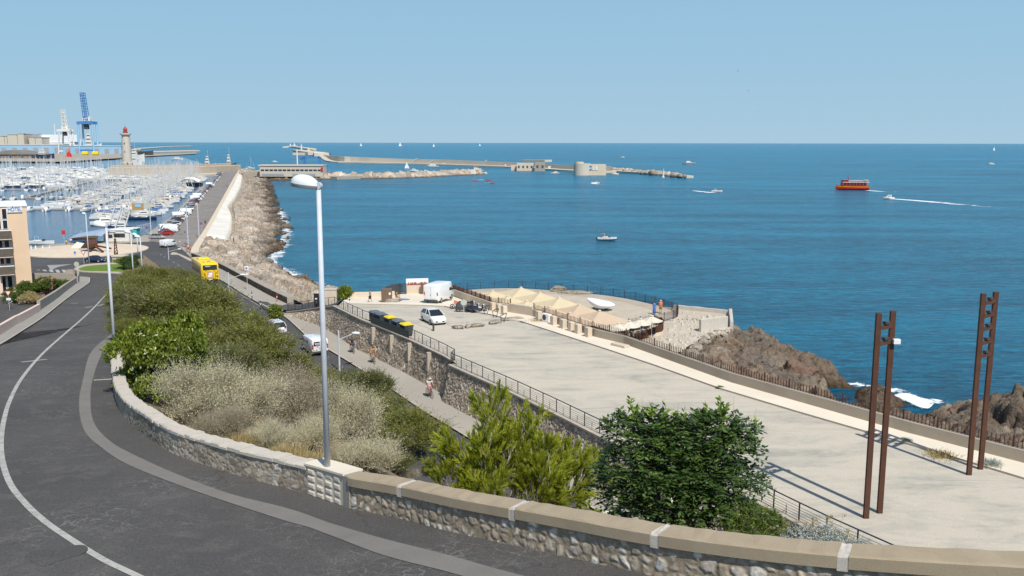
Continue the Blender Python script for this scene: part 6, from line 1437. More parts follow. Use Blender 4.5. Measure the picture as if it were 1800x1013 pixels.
person('person in a yellow-green top on the quay behind the roundabout', P_(117, 433, 1.95), 1.0, top='binyellow', legs='lawn')
person('person in white on the quay beside the yellow-green top', P_(125, 430, 1.95), 2.0, top='wp', legs='blue')
person('person in a dark red top near the blue-grey awning', P_(190, 427, 1.95), 2.6, 'stand', top='redlight', legs='black')
person('person in black near the blue-grey awning, left of the dark red top', P_(185, 427, 1.95), 0.6, 'stand', top='black', legs='black')
person('distant walker halfway along the mole parapet', P_(399, 330, 2.0), 1.8, top='darkgrey', legs='black')
person('sunbather sitting by the brown cabinet on the pale paving', P_(697, 529, zw), .2, 'sit', top='ochre', legs='ochre')
# ============================================================ HARBOUR BACKGROUND
def Yz(y, z=0.0): return (CZ-z)*F/(y-250.0)          # distance of a level seen at row y
def X_at(x, Y, k=1.0127): return (x-900)/F*Y/k
def wpt(x, Y, z=0): return Vector((X_at(x, Y), Y, z))
def zrow(y, Y): return CZ-(y-250.0)/F*Y
# ---- lighthouse of the old mole and the mole wall
LY = 770.0
lh = empty('lighthouse', wpt(221, LY, 8.0)); tag(lh, 'tall pale stone lighthouse with a red lantern on the harbour mole', 'lighthouse')
MB().lathe([(4.4, 0), (4.4, 3.0), (3.9, 3.4), (3.7, 10), (3.4, 20), (3.1, 25.2), (3.3, 25.4)], 28).build('tower', MT['lightstone'], lh)
mb = MB(); mb.lathe([(3.3, 25.4), (4.5, 26.2), (4.5, 27.3), (4.2, 27.3), (4.2, 26.5), (.01, 26.5)], 28); mb.build('gallery', MT['lightstone'], lh)
mb = MB(); mb.lathe([(1.9, 26.5), (1.9, 28.3), (2.1, 28.4), (1.5, 28.6), (1.4, 30.0), (1.9, 30.1), (1.4, 31.2), (.9, 31.6), (.6, 32.4), (.001, 32.6)], 16); ln_ = mb.build('lantern', MT['lanternred'], lh)
mb = MB(); mb.tube([(0, 0, 32.4), (0, 0, 34)], .12, 5); mb.build('finial', MT['red'], ln_)
mb = MB(); mb.box((1.8, -3.9, 2.0), (1.0, .8, 2.6)); mb.build('door', MT['darkgrey'], lh)
for z in (12, 19): MB().box((0, -3.5, z), (.7, .5, 1.2)).build('slit_window', MT['darkgrey'], lh)
mw = empty('harbour_mole'); tag(mw, 'long pale stone mole wall behind the masts, at the foot of the lighthouse', 'wall')
path = [wpt(x, Y, 0) for x, Y in [(186, 745), (230, 750), (300, 765), (360, 790), (421, 838)]]
cap_run('wall', smooth_path(path, 4), lambda x, y: -1, 0, -14, 8.6, MT['parapet'], mw, bev=.4); cap_run('wall_parapet', offset_path(smooth_path(path, 4), -10), lambda x, y: 7.5, 0, -3, 1.6, MT['parapet'], mw, bev=.1)
cap_run('lower_quay', offset_path(smooth_path(path, 4), 10), lambda x, y: -1, 0, -12, 2.6, MT['breakwater'], mw, bev=.1)
mb = MB(); mb.lathe([(0.2, 0), (0.2, 5), (2.5, 5.2), (2.5, 5.8), (.001, 6.0)], 12); tw = mb.build('radar_tower', MT['wp']); tw.location = wpt(240, 800, 8); tag(tw, 'small white dish tower to the right of the lighthouse foot', 'tower')
# ---- sheds, silos and quay at far left
def shed(label, x0, x1, ytop, ybase, Y, depth, mat, name='warehouse', roof=None, cat='warehouse', z0=2.0, bays=0):
    a, b = wpt(x0, Y), wpt(x1, Y); zt_ = zrow(ytop, Y); o = empty(name, ((a.x+b.x)/2, Y+depth/2, 0)); w_ = b.x-a.x; tag(o, label, cat)
    MB().box((0, 0, (zt_+z0)/2), (w_, depth, zt_-z0)).build('walls', mat, o)
    MB().box((0, 0, zt_+.5), (w_+2, depth+2, 1.0)).build('roof', roof or MT['wp'], o)
    if bays:
        for k in range(bays): MB().box((-w_/2+w_*(k+.5)/bays, -depth/2-.12, (zt_+z0)/2*.8), (w_/bays*.45, .3, (zt_-z0)*.6)).build('door', MT['grey'], o)
    return o
QL = [(-400, 284), (20, 284), (108, 284.5), (212, 278), (212, 270), (-400, 268)]
flat_poly('port_quay', [G(x, y, 2.0) for x, y in QL], 2.0, MT['concrete'])
flat_poly('port_quay_front', [G(x, y, 1.6) for x, y in [(60, 285.5), (255, 275.0), (345, 270.5), (345, 268.5), (255, 271), (100, 279)]], 1.6, MT['concrete'])
shed('long pale blue quay warehouse behind the two cranes, left part', -60, 108, 255, 268, 2050, 60, MT['lightblue'], bays=9)
shed('long pale blue quay warehouse behind the two cranes, right part', 109, 212, 257, 269, 2000, 60, MT['lightblue'], bays=6)
for i, (x0, x1, yt) in enumerate([(-20, 7, 240), (8, 12, 240), (13, 30, 237.5), (31, 42, 236), (51, 61, 242), (62, 73, 242.5)]):
    shed(['beige silo block cut by the left edge of the photo', 'narrow beige silo between the first two blocks', 'widest beige silo block', 'tall beige silo block with the pale corner', 'beige silo block left of the white ship', 'last beige silo block touching the white ship'][i], x0, x1, yt, 253, 2250, 40, MT['tan'], name='silo', cat='silo', roof=MT['tan'])
mb = MB();
o = empty('silo_gantry', wpt(60, 2255, zrow(243, 2255))); tag(o, 'dark steel conveyor structure on top of the beige silos', 'conveyor')
mb = MB(); [mb.tube([(x, 0, 0), (x+3, 0, 9+random.uniform(-2, 2))], .8, 4) for x in range(-16, 17, 4)]; mb.tube([(-18, 0, 9), (18, 0, 7)], 1.2, 4); mb.tube([(-18, 0, 4), (18, 0, 3)], .8, 4); mb.build('trusses', MT['grey'], o)
# brown shed with low pitched roof among the masts
o = empty('net_shed', wpt(30, 1500, 0)); tag(o, 'wide low grey-brown shed with a shallow pitched roof behind the masts', 'shed'); w_ = X_at(70, 1500)-X_at(-30, 1500)
MB().box((0, 0, 4), (w_, 50, 8)).build('walls', MT['roofgrey'], o); MB().loft([[(-w_/2, y, 8), (0, y, 15), (w_/2, y, 8)] for y in (-27, 27)]).build('roof', MT['roofgrey'], o)
for k in range(5): MB().box((-w_/2+w_*(k+.5)/5, -25.2, 3.6), (5, .4, 3.4)).build('door', MT['darkgrey'], o)
# ---- ships at the port
def ship(label, x0, x1, Y, ytop_hull, hull, sup, zs=0, name='ship', cat='ship', decks=2, blocky=False, col=None):
    L = X_at(x1, Y)-X_at(x0, Y); h = zrow(ytop_hull, Y); o = empty(name, wpt((x0+x1)/2, Y)); tag(o, label, cat); B = L*.13
    def s(x, w_, z0, z1): return [(x, -w_*.7, z0), (x, -w_, z1), (x, w_, z1), (x, w_*.7, z0)]
    MB().loft([s(-L*.5, B*.6, 0, h*1.08), s(-L*.42, B*.95, -1, h), s(L*.2, B, -1, h), s(L*.42, B*.5, -1, h*1.1), s(L*.5, .3, 0, h*1.25)]).build('hull', hull, o)
    zz = h
    for d in range(decks):
        q = 1-.22*d; dh = h*.42*(1.5 if blocky else 1); MB().box((-L*.18*(0 if blocky else 1), 0, zz+dh/2), (L*(.92 if blocky else .34)*q, B*1.7*q, dh), bev=.2).build('deckhouse', sup, o); blocky or MB().box((-L*.18, -B*.85*q-.05, zz+dh*.55), (L*.3*q, .2, dh*.25)).build('window_band', MT['glass'], o); zz += dh
    mb = MB(); mb.tube([(-L*.12, 0, zz), (-L*.12, 0, zz+h*1.0)], L*.006, 5); mb.tube([(-L*.12, -B*.6, zz+h*.7), (-L*.12, B*.6, zz+h*.7)], L*.004, 4); mb.build('mast', sup, o); return o
ship('huge white car-carrier ship behind the blue warehouse and cranes', 70, 142, 2300, 250, MT['white_car'], MT['white_car'], name='cargo_ship', decks=1, blocky=True)
ship('dark-hulled ship with white bridge moored left of the cranes', 62, 93, 1450, 271.5, MT['navy'], MT['wp'], name='cargo_ship')
ship('ship with a red funnel behind the blue crane legs', 146, 178, 2250, 255, MT['wp'], MT['wp'], name='cargo_ship', decks=3)
ship('white patrol vessel moored right of the lighthouse', 226, 252, 1350, 272, MT['wp'], MT['wp'], name='patrol_boat')
ship('long low dark barge right behind the lighthouse', 225, 268, 1900, 266, MT['darkgrey'], MT['grey'], name='barge', decks=1)
ship('white workboat along the quay just right of the lighthouse', 227, 247, 1010, 282, MT['wp'], MT['wp'], name='workboat', decks=1)
tb = ship('white tugboat seen bow-on behind the far end of the mole, left of two', 355, 377, 900, 288.5, MT['wp'], MT['wp'], name='tugboat', cat='tugboat', decks=3)
tb2 = ship('tugboat with dark hull seen behind the far end of the mole, right of two', 394, 413, 905, 287, MT['darkgrey'], MT['wp'], name='tugboat', cat='tugboat', decks=3)
# ---- cranes
def crane(label, x, Y, ztop_px, leg_px, col, col2, xw, boom_px, lean, name='harbour_crane', white=False):
    o = empty(name, wpt(x, Y, 2)); tag(o, label, 'crane'); W = xw/F*Y; zl_ = zrow(leg_px, Y); zb = zrow(boom_px, Y); zt_ = zrow(ztop_px, Y); r = W*.07
    for sx in (-1, 1):
        for sy in (-1, 1): MB().tube([(sx*W/2*(1.12 if white else 1.02), sy*W*.35, 0), (sx*W/2*(.72 if white else 1.0), sy*W*.35, zl_)], r, 6).build('leg', col2, o)
    mb = MB(); [mb.box((0, sy*W*.35, zl_), (W*1.12, r*2.2, r*2.6)) for sy in (-1, 1)]; [mb.box((sx*W*.4, 0, zl_), (r*2.2, W*.8, r*2.4)) for sx in (-1, 1)]; mb.box((0, 0, zl_+r), (W*.9, W*.7, r)); mb.build('portal_beam', col, o)
    mb = MB(); [mb.box((0, sy*W*.35, zl_*.12), (W*1.0, r*1.5, r*1.8)) for sy in (-1, 1)]; mb.build('sill_beam', col, o)
    MB().box((0, W*.1, zl_+r*3.4), (W*.55, W*.5, r*4), bev=r*.4).build('machine_house', MT['wp'], o)
    # lattice boom, raised
    bw = W*.16; mb = MB(); n = 12; h0 = zl_-r*2; pts = []
    for sx in (-1, 1):
        for sy in (-1, 1): mb.tube([(sx*bw, sy*bw, h0), (lean*W+sx*bw*.75, sy*bw*.75, zt_)], r*.42, 4)
    for k in range(n):
        t0, t1 = k/n, (k+1)/n; z0, z1 = h0+(zt_-h0)*t0, h0+(zt_-h0)*t1; x0_, x1_ = lean*W*t0, lean*W*t1; s = 1 if k % 2 else -1
        for sy in (-1, 1): mb.tube([(x0_-s*bw, sy*bw, z0), (x1_+s*bw, sy*bw, z1)], r*.25, 3); mb.tube([(x1_-bw, sy*bw, z1), (x1_+bw, sy*bw, z1)], r*.25, 3)
    mb.build('lattice_boom', col, o)
    mb = MB(); [mb.tube([(sx*W*.42, W*.2, zl_), (lean*W*.3, 0, zb)], r*.3, 4) for sx in (-1, 1)]; mb.build('stay', MT['wp'] if not white else col, o)
    MB().box((0, -W*.12, zl_-r*4), (W*.28, W*.3, r*5), bev=r*.5).build('operator_cabin', MT['darkgrey'], o); return o
crane('tall blue harbour crane with its lattice boom raised high', 155, 2000, 168, 219, MT['crane_blue'], MT['crane_pale'], 24, 201, -.18)
crane('white harbour crane with a thin grey lattice mast, left of the blue one', 116, 2050, 196, 232, MT['wp'], MT['wp'], 20, 222, -.12, white=True)
for i, x in enumerate((148, 166)):
    o = MB().box((0, 0, 3.6), (12, 8, 7), bev=1.5, ).build('crane_bogie_shed', MT['binyellow']); o.location = wpt(x, 1860, 2); tag(o, 'yellow rounded machine at the foot of the blue crane, %s one' % ('left' if i == 0 else 'right'), 'machine')
o = empty('small_crane', wpt(119, 1600, 2)); tag(o, 'small red-orange quay crane standing in front of the white crane', 'crane'); MB().box((0, 0, 4), (9, 6, 8), taper=.5).build('carriage', MT['red'], o); MB().tube([(0, 0, 8), (2, 0, 19)], .8, 6).build('jib', MT['orange'], o); MB().box((0, 0, 10), (4, 4, 3)).build('cab', MT['orange'], o)
# jetties far right of the port
for i, (xa, ya, xb, yb, h, lab) in enumerate([(240, 263.5, 335, 257.5, 6, 'farthest pale breakwater line left of the open horizon'), (240, 271, 343, 267.5, 6, 'nearer pale breakwater behind the tugs with a small light')]):
    A_ = G(xa, ya, 0); B_ = G(xb, yb, 0); Y1, Y2 = Yz(ya), Yz(yb); P = [wpt(xa, Y1), wpt((xa+xb)/2, (Y1+Y2)/2), wpt(xb, Y2)]
    o = cap_run('distant_breakwater', P, lambda x, y: -1, 12, -12, h+1, MT['breakwater'], None, bev=1.5); tag(o, lab, 'breakwater')
# ---- outer breakwater with its high wall, jetty crane, forts, lighthouses
ob = empty('outer_breakwater'); tag(ob, 'very long pale outer breakwater with a high sea wall and a low quay in front', 'breakwater')
rows = [(535, 262), (552, 269.5), (562, 275), (576, 283.5), (621, 285.5), (700, 287), (784, 289.3), (900, 293.5), (1000, 299.5), (1064, 302)]
op = [wpt(x, Yz(y)) for x, y in rows]; ops = smooth_path(op, 4)
cap_run('quay', ops, lambda x, y: -1, 2, -16, 2.6, MT['breakwater'], ob, bev=.2)
tops = dict(zip([r_[0] for r_ in rows], [258, 264, 269.5, 273, 275, 278.2, 279.6, 284, 289, 290.5]))
wl_ = offset_path(ops, -9)
def ztop_(x, y): px = x/y*1.0127*F+900; yy = float(np.interp(px, [r_[0] for r_ in rows], [tops[r_[0]] for r_ in rows])); return zrow(yy, y)
mb = MB(); secs = []
for q in wl_:
    zt_ = ztop_(q.x, q.y); secs.append([(q.x, q.y, 1.5), (q.x, q.y, zt_), (q.x, q.y+4, zt_), (q.x+2, q.y+30, -2)])
mb.loft(secs); mb.build('sea_wall', MT['breakwater'], ob)
for (x, y0, y1) in [(724, 283.5, 277.5), (752, 285.5, 281), (846, 280.5, 287.5)]:
    Y = Yz(289)-8; a = wpt(x, Y-2, zrow(max(y0, y1)+1, Y)); b_ = wpt(x+9, Y-2, zrow(min(y0, y1), Y)); MB().tube([tuple(a), tuple(b_)], .8, 4).build('stair', MT['lightstone'], ob)
def blockhouse(label, x0, x1, yt, yb, depth, mat, rnd=False, name='blockhouse', wins=0):
    Y = Yz(yb, 2.0); a, b = wpt(x0, Y), wpt(x1, Y); zt_ = zrow(yt, Y); o = empty(name, ((a.x+b.x)/2, Y+depth/2, 0)); tag(o, label, 'building'); w_ = b.x-a.x
    if rnd: MB().lathe([(w_/2, 0), (w_/2, zt_), (w_/2-.6, zt_), (w_/2-.6, zt_-.5), (.01, zt_-.5)], 32).build('round_wall', mat, o)
    else: MB().box((0, 0, zt_/2), (w_, depth, zt_)).build('walls', mat, o)
    for k in range(wins): MB().box((-w_/2+w_*(k+.5)/wins, -depth/2-.05, zt_*.5), (w_/wins*.4, .2, zt_*.3)).build('opening', MT['darkgrey'], o)
    return o
blockhouse('round stone fort at the end of the high sea wall', 1010, 1040, 286, 302.5, 20, MT['breakwater'], True, 'round_fort')
bh = blockhouse('square pale extension of the round fort with white and blue paint', 1026, 1064, 287, 301.5, 14, MT['render'])
bh.location.y -= 9
Yb = Yz(301.5, 2)
for (x0, x1, y0, y1, mt) in [(1024, 1028, 290, 297, 'wp'), (1031.5, 1038.5, 289, 296.5, 'blue'), (1032, 1038, 292.3, 294.3, 'wp'), (1040, 1043, 290.5, 296.5, 'wp'), (1045, 1049, 290, 297, 'wp')]:
    a, b = wpt(x0, Yb), wpt(x1, Yb); k = MB().box((0, 0, 0), (b.x-a.x, .3, zrow(y0, Yb)-zrow(y1, Yb))).build('painted_panel', MT[mt], bh); k.location = ((a.x+b.x)/2-bh.location.x, -7.3-(.2 if y0 == 292.3 else 0), zrow((y0+y1)/2, Yb))
bt = blockhouse('low round concrete cap on top of the fort', 1012, 1027, 283, 302, 10, MT['breakwater'], True, 'fort_cap')
blockhouse('beige blockhouse on the quay of the outer breakwater', 908, 938, 285, 295, 8, MT['render'], wins=4)
blockhouse('smaller beige shed joined to the left of the breakwater blockhouse', 898, 908, 288.5, 294.5, 6, MT['render'])
blockhouse('dark roofed shelter right of the beige blockhouse', 940, 958, 283.5, 295.5, 8, MT['concrete'], wins=2)
o = cap_run('breakwater_upper_works', [wpt(920, Yz(291.5)), wpt(960, Yz(293))], lambda x, y: zrow(283, y), 2, -8, 2.4, MT['breakwater'], None, bev=.2); tag(o, 'raised grey upper works on the sea wall above the blockhouse', 'wall')
cap_run('outer_spit_deck', [G(x, y, 0) for x, y in [(1058, 302), (1100, 304.5), (1150, 308), (1205, 313)]], lambda x, y: -1, 2, -7, 2.8, MT['breakwater'], ob, bev=.2)
def small_light(label, x, yb, yt, mat, cap, r=1.5, base=0):
    Y = Yz(yb, 3); h = zrow(yt, Y)-2.5; o = empty('harbour_light', wpt(x, Y, 2.5)); tag(o, label, 'lighthouse'); MB().lathe([(r, 0), (r, .8), (r*.62, 1.0), (r*.45, h*.8), (r*.7, h*.82), (r*.7, h*.86)], 12).build('tower', mat, o); MB().lathe([(r*.35, h*.86), (r*.35, h*.95), (r*.1, h), (.001, h)], 10).build('lantern', cap, o)
    if base: MB().box((-1.5, 0, 1.8), (3, 2.4, 3.6)).build('hut', MT['wp'], o)
    return o
small_light('white light tower with a green top on the outer spit', 1167, 309, 294, MT['wp'], MT['cyan'], 1.0)
small_light('white light tower with a red top at the tip of the inner rock breakwater', 833.5, 303, 289.5, MT['wp'], MT['red'], 1.3, 1)
small_light('white lighthouse with a red top on the far end of the outer breakwater', 529, 264.5, 250.5, MT['wp'], MT['red'], 4.5)
o = empty('jetty_buildings', wpt(546, 1900)); tag(o, 'pale port buildings with orange-red roofs on the far end of the outer breakwater', 'building')
for i, (x, w_, h, mt) in enumerate([(-40, 50, 5, 'breakwater'), (0, 22, 6, 'tan'), (30, 40, 6, 'wp'), (55, 24, 4, 'redlight')]): MB().box((x*.6, 0, h/2+2), (w_*.5, 16, h)).build('shed', MT[mt], o)
for i, (x0, y0, x1, y1) in enumerate([(503, 257.5, 520, 255.5), (515, 257, 545, 262), (520, 265, 560, 272)]):
    o = cap_run('distant_jetty', [wpt(x0, Yz(y0+2)), wpt(x1, Yz(y1+2))], lambda x, y: -1, 10, -20, 8, MT['breakwater'], None, bev=1); tag(o, ['thin pale jetty left of the far lighthouse', 'pale jetty running behind the far lighthouse', 'pale jetty in front of the far lighthouse'][i], 'jetty')
# blue loading gantry on legs
gY = 1100.0; o = empty('loading_gantry', wpt(541, gY)); tag(o, 'blue steel loading gantry on two thick legs behind the flat-roofed building', 'gantry'); s = gY/F
MB().box((0, 0, zrow(276, gY)), (39*s, 3, 1.8)).build('beam', MT['crane_blue'], o)
for x in (-8, 18.5): MB().box((x*s, 0, zrow(283, gY)), (3.6*s, 3, 14*s)).build('leg', MT['crane_blue'], o)
mb = MB(); mb.tube([(24*s, 0, zrow(282, gY)), (34*s, 0, zrow(290, gY)), (30*s, 0, zrow(291, gY))], .5, 4); mb.tube([(-16*s, 0, zrow(276, gY)), (-8*s, 0, zrow(282, gY))], .4, 4); mb.build('brace', MT['crane_blue'], o)
# flat-roofed two-storey building at the end of the mole
bY = 703.0; a, b = wpt(454, bY), wpt(565.5, bY); W = b.x-a.x; o = empty('harbour_building', ((a.x+b.x)/2, bY+7, 0)); tag(o, 'long flat-roofed two-storey grey building at the root of the inner breakwater', 'building')
zT = zrow(290.5, bY); zM = zrow(300.5, bY); MB().box((0, 0, (zT+2)/2), (W, 14, zT-2)).build('walls', MT['lightstone'], o); MB().box((-.4, -.2, zT+.3), (W+1.2, 14.8, .9)).build('roof', MT['breakwater'], o)
for k in range(14): MB().box((-W/2+W*(k+.65)/14.4, -7.05, zrow(298, bY)), (W/14.4*.78, .25, 1.15)).build('window', MT['glass'], o)
for (x0, x1) in [(-.47, -.12), (.02, .1), (.16, .38)]: MB().box((W*(x0+x1)/2, -7.05, 3.4), (W*(x1-x0), .25, 1.7)).build('ground_opening', MT['grey'], o)
MB().box((W*.485, -7.1, zrow(297, bY)), (W*.03, .4, 3.4)).build('red_panel', MT['red'], o)
MB().box((-W/2-6, 2, 3.8), (13, 8, 3.6)).build('annex', MT['concrete'], o)
m_ = MB().tube([(0, 0, 0), (0, 0, zrow(262, 720)-3)], .45, 8).build('white_mast', MT['wp']); m_.location = wpt(521, 718, 3); tag(m_, 'tall white mast rising behind the flat-roofed building', 'mast')
rbY = 716
ship('orange lifeboat moored at the right end of the flat-roofed building', 573, 584, 716, 306, MT['orange'], MT['orange'], name='lifeboat', cat='lifeboat', decks=2)
small = [(566, 'red')]
cap_run('building_apron', [G(425, 300, 2), G(470, 303, 2), G(560, 309, 2), G(600, 311, 2)], lambda x, y: -1, 4, -26, 3.2, MT['concrete'], None, bev=.1)['kind'] = 'structure'
# ============================================================ STREET FURNITURE, HOTEL, ROUNDABOUT
def lamp(label, base, H, arm_dir, r=.085, dome=.45, tilt=.12, white=False):
    """tall grey pole with a shell-shaped head on one side"""
    o = empty('street_lamp', base); tag(o, label, 'street lamp', 'shell-headed street lamps')
    MB().tube([(0, 0, 0), (0, 0, H)], [r, r*.72], 16).build('pole', MT['galv'], o, smooth=True)
    a = arm_dir; ca, sa_ = math.cos(a), math.sin(a); L = dome*1.0
    mb = MB(); mb.tube([(-.07*sa_, .07*ca, H+.03), (.07*sa_, -.07*ca, H+.03)], .10, 14); mb.build('joint', MT['galv'], o)
    hd_ = empty_part = None
    # shell: lathe-like half ellipsoid, stretched along the arm
    vs = []; n = 24; m = 8; secs = []
    for i in range(m+1):
        t = i/m*math.pi/2; rr_ = math.cos(t); z = math.sin(t)*.30*L/.45
        secs.append([(L*.98+L*rr_*math.cos(2*math.pi*k/n), L*.60*rr_*math.sin(2*math.pi*k/n)*(1-.12*math.cos(2*math.pi*k/n)), z) for k in range(n)])
    def tr(p): x, y, z = p; z = z+x*tilt; return (x*ca-y*sa_, x*sa_+y*ca, H+.02+z)
    MB().loft([[tr(p) for p in s] for s in secs]).build('shell', MT['lamp_grey'], o, smooth='auto')
    rim_ = [[tr((L*.98+L*q*math.cos(2*math.pi*k/n), L*.60*q*math.sin(2*math.pi*k/n)*(1-.12*math.cos(2*math.pi*k/n)), z)) for k in range(n)] for q, z in ((.96, -.10*L/.45), (1.01, -.07*L/.45), (1.01, -.004))]
    MB().loft(rim_).build('lens_housing', MT['lens'], o, smooth='auto'); return o
p = sub((s_blk0+s_blk1)/2, (s_blk0+s_blk1)/2+.1)[0]; pp = offset_path(sub(s_blk0, s_blk1), -.25); pm = pp[len(pp)//2]
zb_ = zr(pm.x, pm.y)+1.01
pt_ = at_depth(575.5, 820, pm.y); hl = zrow(327, pm.y)-zb_
lamp('tall grey street lamp standing on the block pedestal in the foreground', (pt_.x, pm.y, zb_), hl, math.radians(168), r=.092, dome=.42)
MB().cyl((pt_.x, pm.y, zb_-.03), .15, .04, 20).build('base_plate', MT['galv'], bpy.data.objects['street_lamp'])
def lamp_px(label, xb, yb, ytop, zf, **k):
    b = G(xb, yb, zf); H = zrow(ytop, b.y)-b.z; return lamp(label, b, H, math.radians(172), **k)
lamp_px('street lamp at the start of the stone parapet, left of the bright green bush', 203, 636, 397, lambda x, y: zr(x, y)+.1, r=.10, dome=.46)
lamp_px('slim street lamp behind the tamarisks, third from the camera', 236, 507, 408, zr, r=.12, dome=.55)
lamp_px('slim street lamp behind the tamarisks, fourth from the camera', 251, 492, 416, zr, r=.13, dome=.6)
lamp_px('short-looking far street lamp beside the dark hedge', 243, 452, 412, lambda x, y: 2.0, r=.13, dome=.6)
lamp_px('thin street lamp in front of the dark saloon on the splitter island', 157, 465, 375, lambda x, y: 2.0, r=.12, dome=.45)
def road_lamp(label, xb, yb, ytop, zf, arm_px, rise=.5):
    b = G(xb, yb, zf); H = zrow(ytop, b.y)-b.z; o = empty('road_lamp', b); tag(o, label, 'street lamp', 'arm-type street lamps along the seaside road'); L = arm_px/F*b.y
    MB().tube([(0, 0, 0), (0, 0, H)], [.10, .075], 12).build('pole', MT['galv'], o); MB().tube([(0, 0, H-.9), (L*.85, .2, H-.9+rise)], .04, 8).build('arm', MT['galv'], o)
    MB().ell((L*.95, .2, H-.86+rise), (.42, .2, .15), 14, 8).build('head', MT['lamp_grey'], o, smooth=True); return o
road_lamp('arm lamp on the promenade near the two cyclists', 597, 652, 583, zl, 32, .55)
road_lamp('arm lamp beside the bus, above the tamarisks', 404, 540, 478, zl, 26, .5)
road_lamp('arm lamp at the junction by the traffic island of the mole', 297, 462, 434, lambda x, y: 2.0, 20, .5)
for i, (x, yb, yt, lab) in enumerate([(331, 432, 358, 'tall plain lighting mast at the start of the mole road'), (350, 418, 355, 'second lighting mast with a pinkish foot on the mole road'), (266, 416, 328, 'lighting mast carrying the hanging billboard by the quay'), (316, 352, 326, 'small mast between the parked cars'), (367, 300, 285, 'thin mast near the tugs')]):
    b = G(x, yb, 2.0); H = zrow(yt, b.y)-2; m_ = MB().tube([(0, 0, 0), (0, 0, H)], .12, 8).build('lighting_mast', MT['galv']); m_.location = b; tag(m_, lab, 'mast')
# billboard panels on the quay mast
b = G(266, 416, 2.0); k = b.y/F; bd = empty('billboard', (b.x, b.y-.3, 0)); tag(bd, 'hanging billboard with a beige and a yellow-green panel by the quay', 'billboard')
MB().box((-20*k, 0, zrow(362, b.y)), (20*k, .15, 12*k)).build('panel', MT['ochre'], bd); MB().box((-5*k, 0, zrow(361, b.y)), (8*k, .15, 10*k)).build('panel', MT['sign_ghost'], bd); MB().box((-19*k, -.1, zrow(360, b.y)), (10*k, .1, 5*k)).build('panel_print', MT['crane_pale'], bd); MB().box((-15*k, 0, zrow(355, b.y)), (31*k, .2, .3)).build('top_beam', MT['galv'], bd)
# signs
def sign(label, x, yb, yt, zf, shape, mat, face=-1.57, r_px=5, extra=None, name='road_sign'):
    b = G(x, yb, zf); H = zrow(yt, b.y)-b.z; k = b.y/F; o = empty(name, b); tag(o, label, 'sign'); MB().tube([(0, .03, 0), (0, .03, H)], .035, 6).build('post', MT['galv'], o); R = r_px*k
    if shape == 'disc':
        MB().tube([(0, -.01, H-R), (0, -.05, H-R)], R, 24).build('disc', MT[mat], o)
        if extra: MB().tube([(0, -.055, H-R), (0, -.065, H-R)], R*.72, 24).build('disc_face', MT[extra], o)
    elif shape == 'box': MB().box((0, -.03, H-R), (2*R*.95, .05, 2*R), bev=.01).build('panel', MT[mat], o)
    elif shape == 'tri':
        def T(q, y): return [(-R*q, y, H+R*.55*(q-1)), (R*q, y, H+R*.55*(q-1)), (0, y, H-R*1.7-R*.3*(q-1))]
        MB().loft([T(1, -.01), T(1, -.04)]).build('triangle', MT[mat], o); MB().loft([[(x_*.66, -.045, (z_-(H-R*.57))*.66+H-R*.57) for x_, _, z_ in T(1, 0)], [(x_*.66, -.055, (z_-(H-R*.57))*.66+H-R*.57) for x_, _, z_ in T(1, 0)]]).build('triangle_face', MT[extra or 'sign_white'], o)
    return o
sign('give-way triangle at the lower left, in front of the hotel garden', 17, 546, 512, lambda x, y: CPZ, 'tri', 'red', r_px=6.2)
g = bpy.data.objects['road_sign']; MB().box((0, -.03, (zrow(527, g.location.y)-g.location.z)), (.7, .04, .35)).build('plate', MT['sign_white'], g)
sign('back of a round sign beside the curved left wall', 137, 498, 459.5, lambda x, y: 3.0, 'disc', 'sign_ghost', r_px=4.6)
sign('give-way sign with a board above it by the dark saloon', 148, 466, 440, lambda x, y: 2.0, 'tri', 'red', r_px=5)
g2 = G(148, 466, 2.0); k = g2.y/F; o = MB().box((0, 0, 0), (15*k, .1, 3*k)).build('direction_board', MT['sign_ghost']); o.location = (g2.x, g2.y, zrow(437, g2.y)); tag(o, 'pale green direction board above the give-way sign by the roundabout', 'sign')
sign('blue round keep-right sign on the roundabout island', 132, 449, 441, lambda x, y: 2.3, 'disc', 'crane_blue', r_px=2.2)
sign('red information panel on the quay edge', 113, 428, 404, lambda x, y: 1.95, 'box', 'red', r_px=3.6)
sign('blue and red no-parking disc by the gangway near the quay', 259, 412, 396, lambda x, y: 2.0, 'disc', 'red', r_px=2.4, extra='blue')
sign('blue and red no-parking disc on the mole road', 354, 405, 389, lambda x, y: 2.0, 'disc', 'red', r_px=2.4, extra='blue')
sign('small red-and-white give-way sign at the junction to the mole', 317, 434, 422, lambda x, y: 2.0, 'tri', 'red', r_px=2.4)
sign('small blue sign by the mole parking', 325, 414, 405, lambda x, y: 2.0, 'box', 'blue', r_px=1.6)
sign('tall parking sign with a triangle below it on the promenade', 435, 510, 467, z2, 'box', 'sign_white', r_px=3.6)
b = G(435, 510, z2); k = b.y/F; o = MB().box((0, 0, 0), (3.2*k, .05, 2.6*k), bev=.01).build('sign_symbol', MT['blue']); o.location = (0, -.075, zrow(470.5, b.y)-b.z); o.parent = [x for x in bpy.data.objects if x.get('label', '').startswith('tall parking sign')][0]
o2 = MB().loft([[(-3*k, -.02, 0), (3*k, -.02, 0), (0, -.02, 5*k)], [(-3*k, -.05, 0), (3*k, -.05, 0), (0, -.05, 5*k)]]).build('warning_triangle', MT['sign_white'], o.parent); o2.location = (0, 0, zrow(483, b.y)-b.z)
sign('no-entry style sign at the entrance between the railings', 615, 540, 524, lambda x, y: 8.4, 'box', 'sign_white', r_px=3.2)
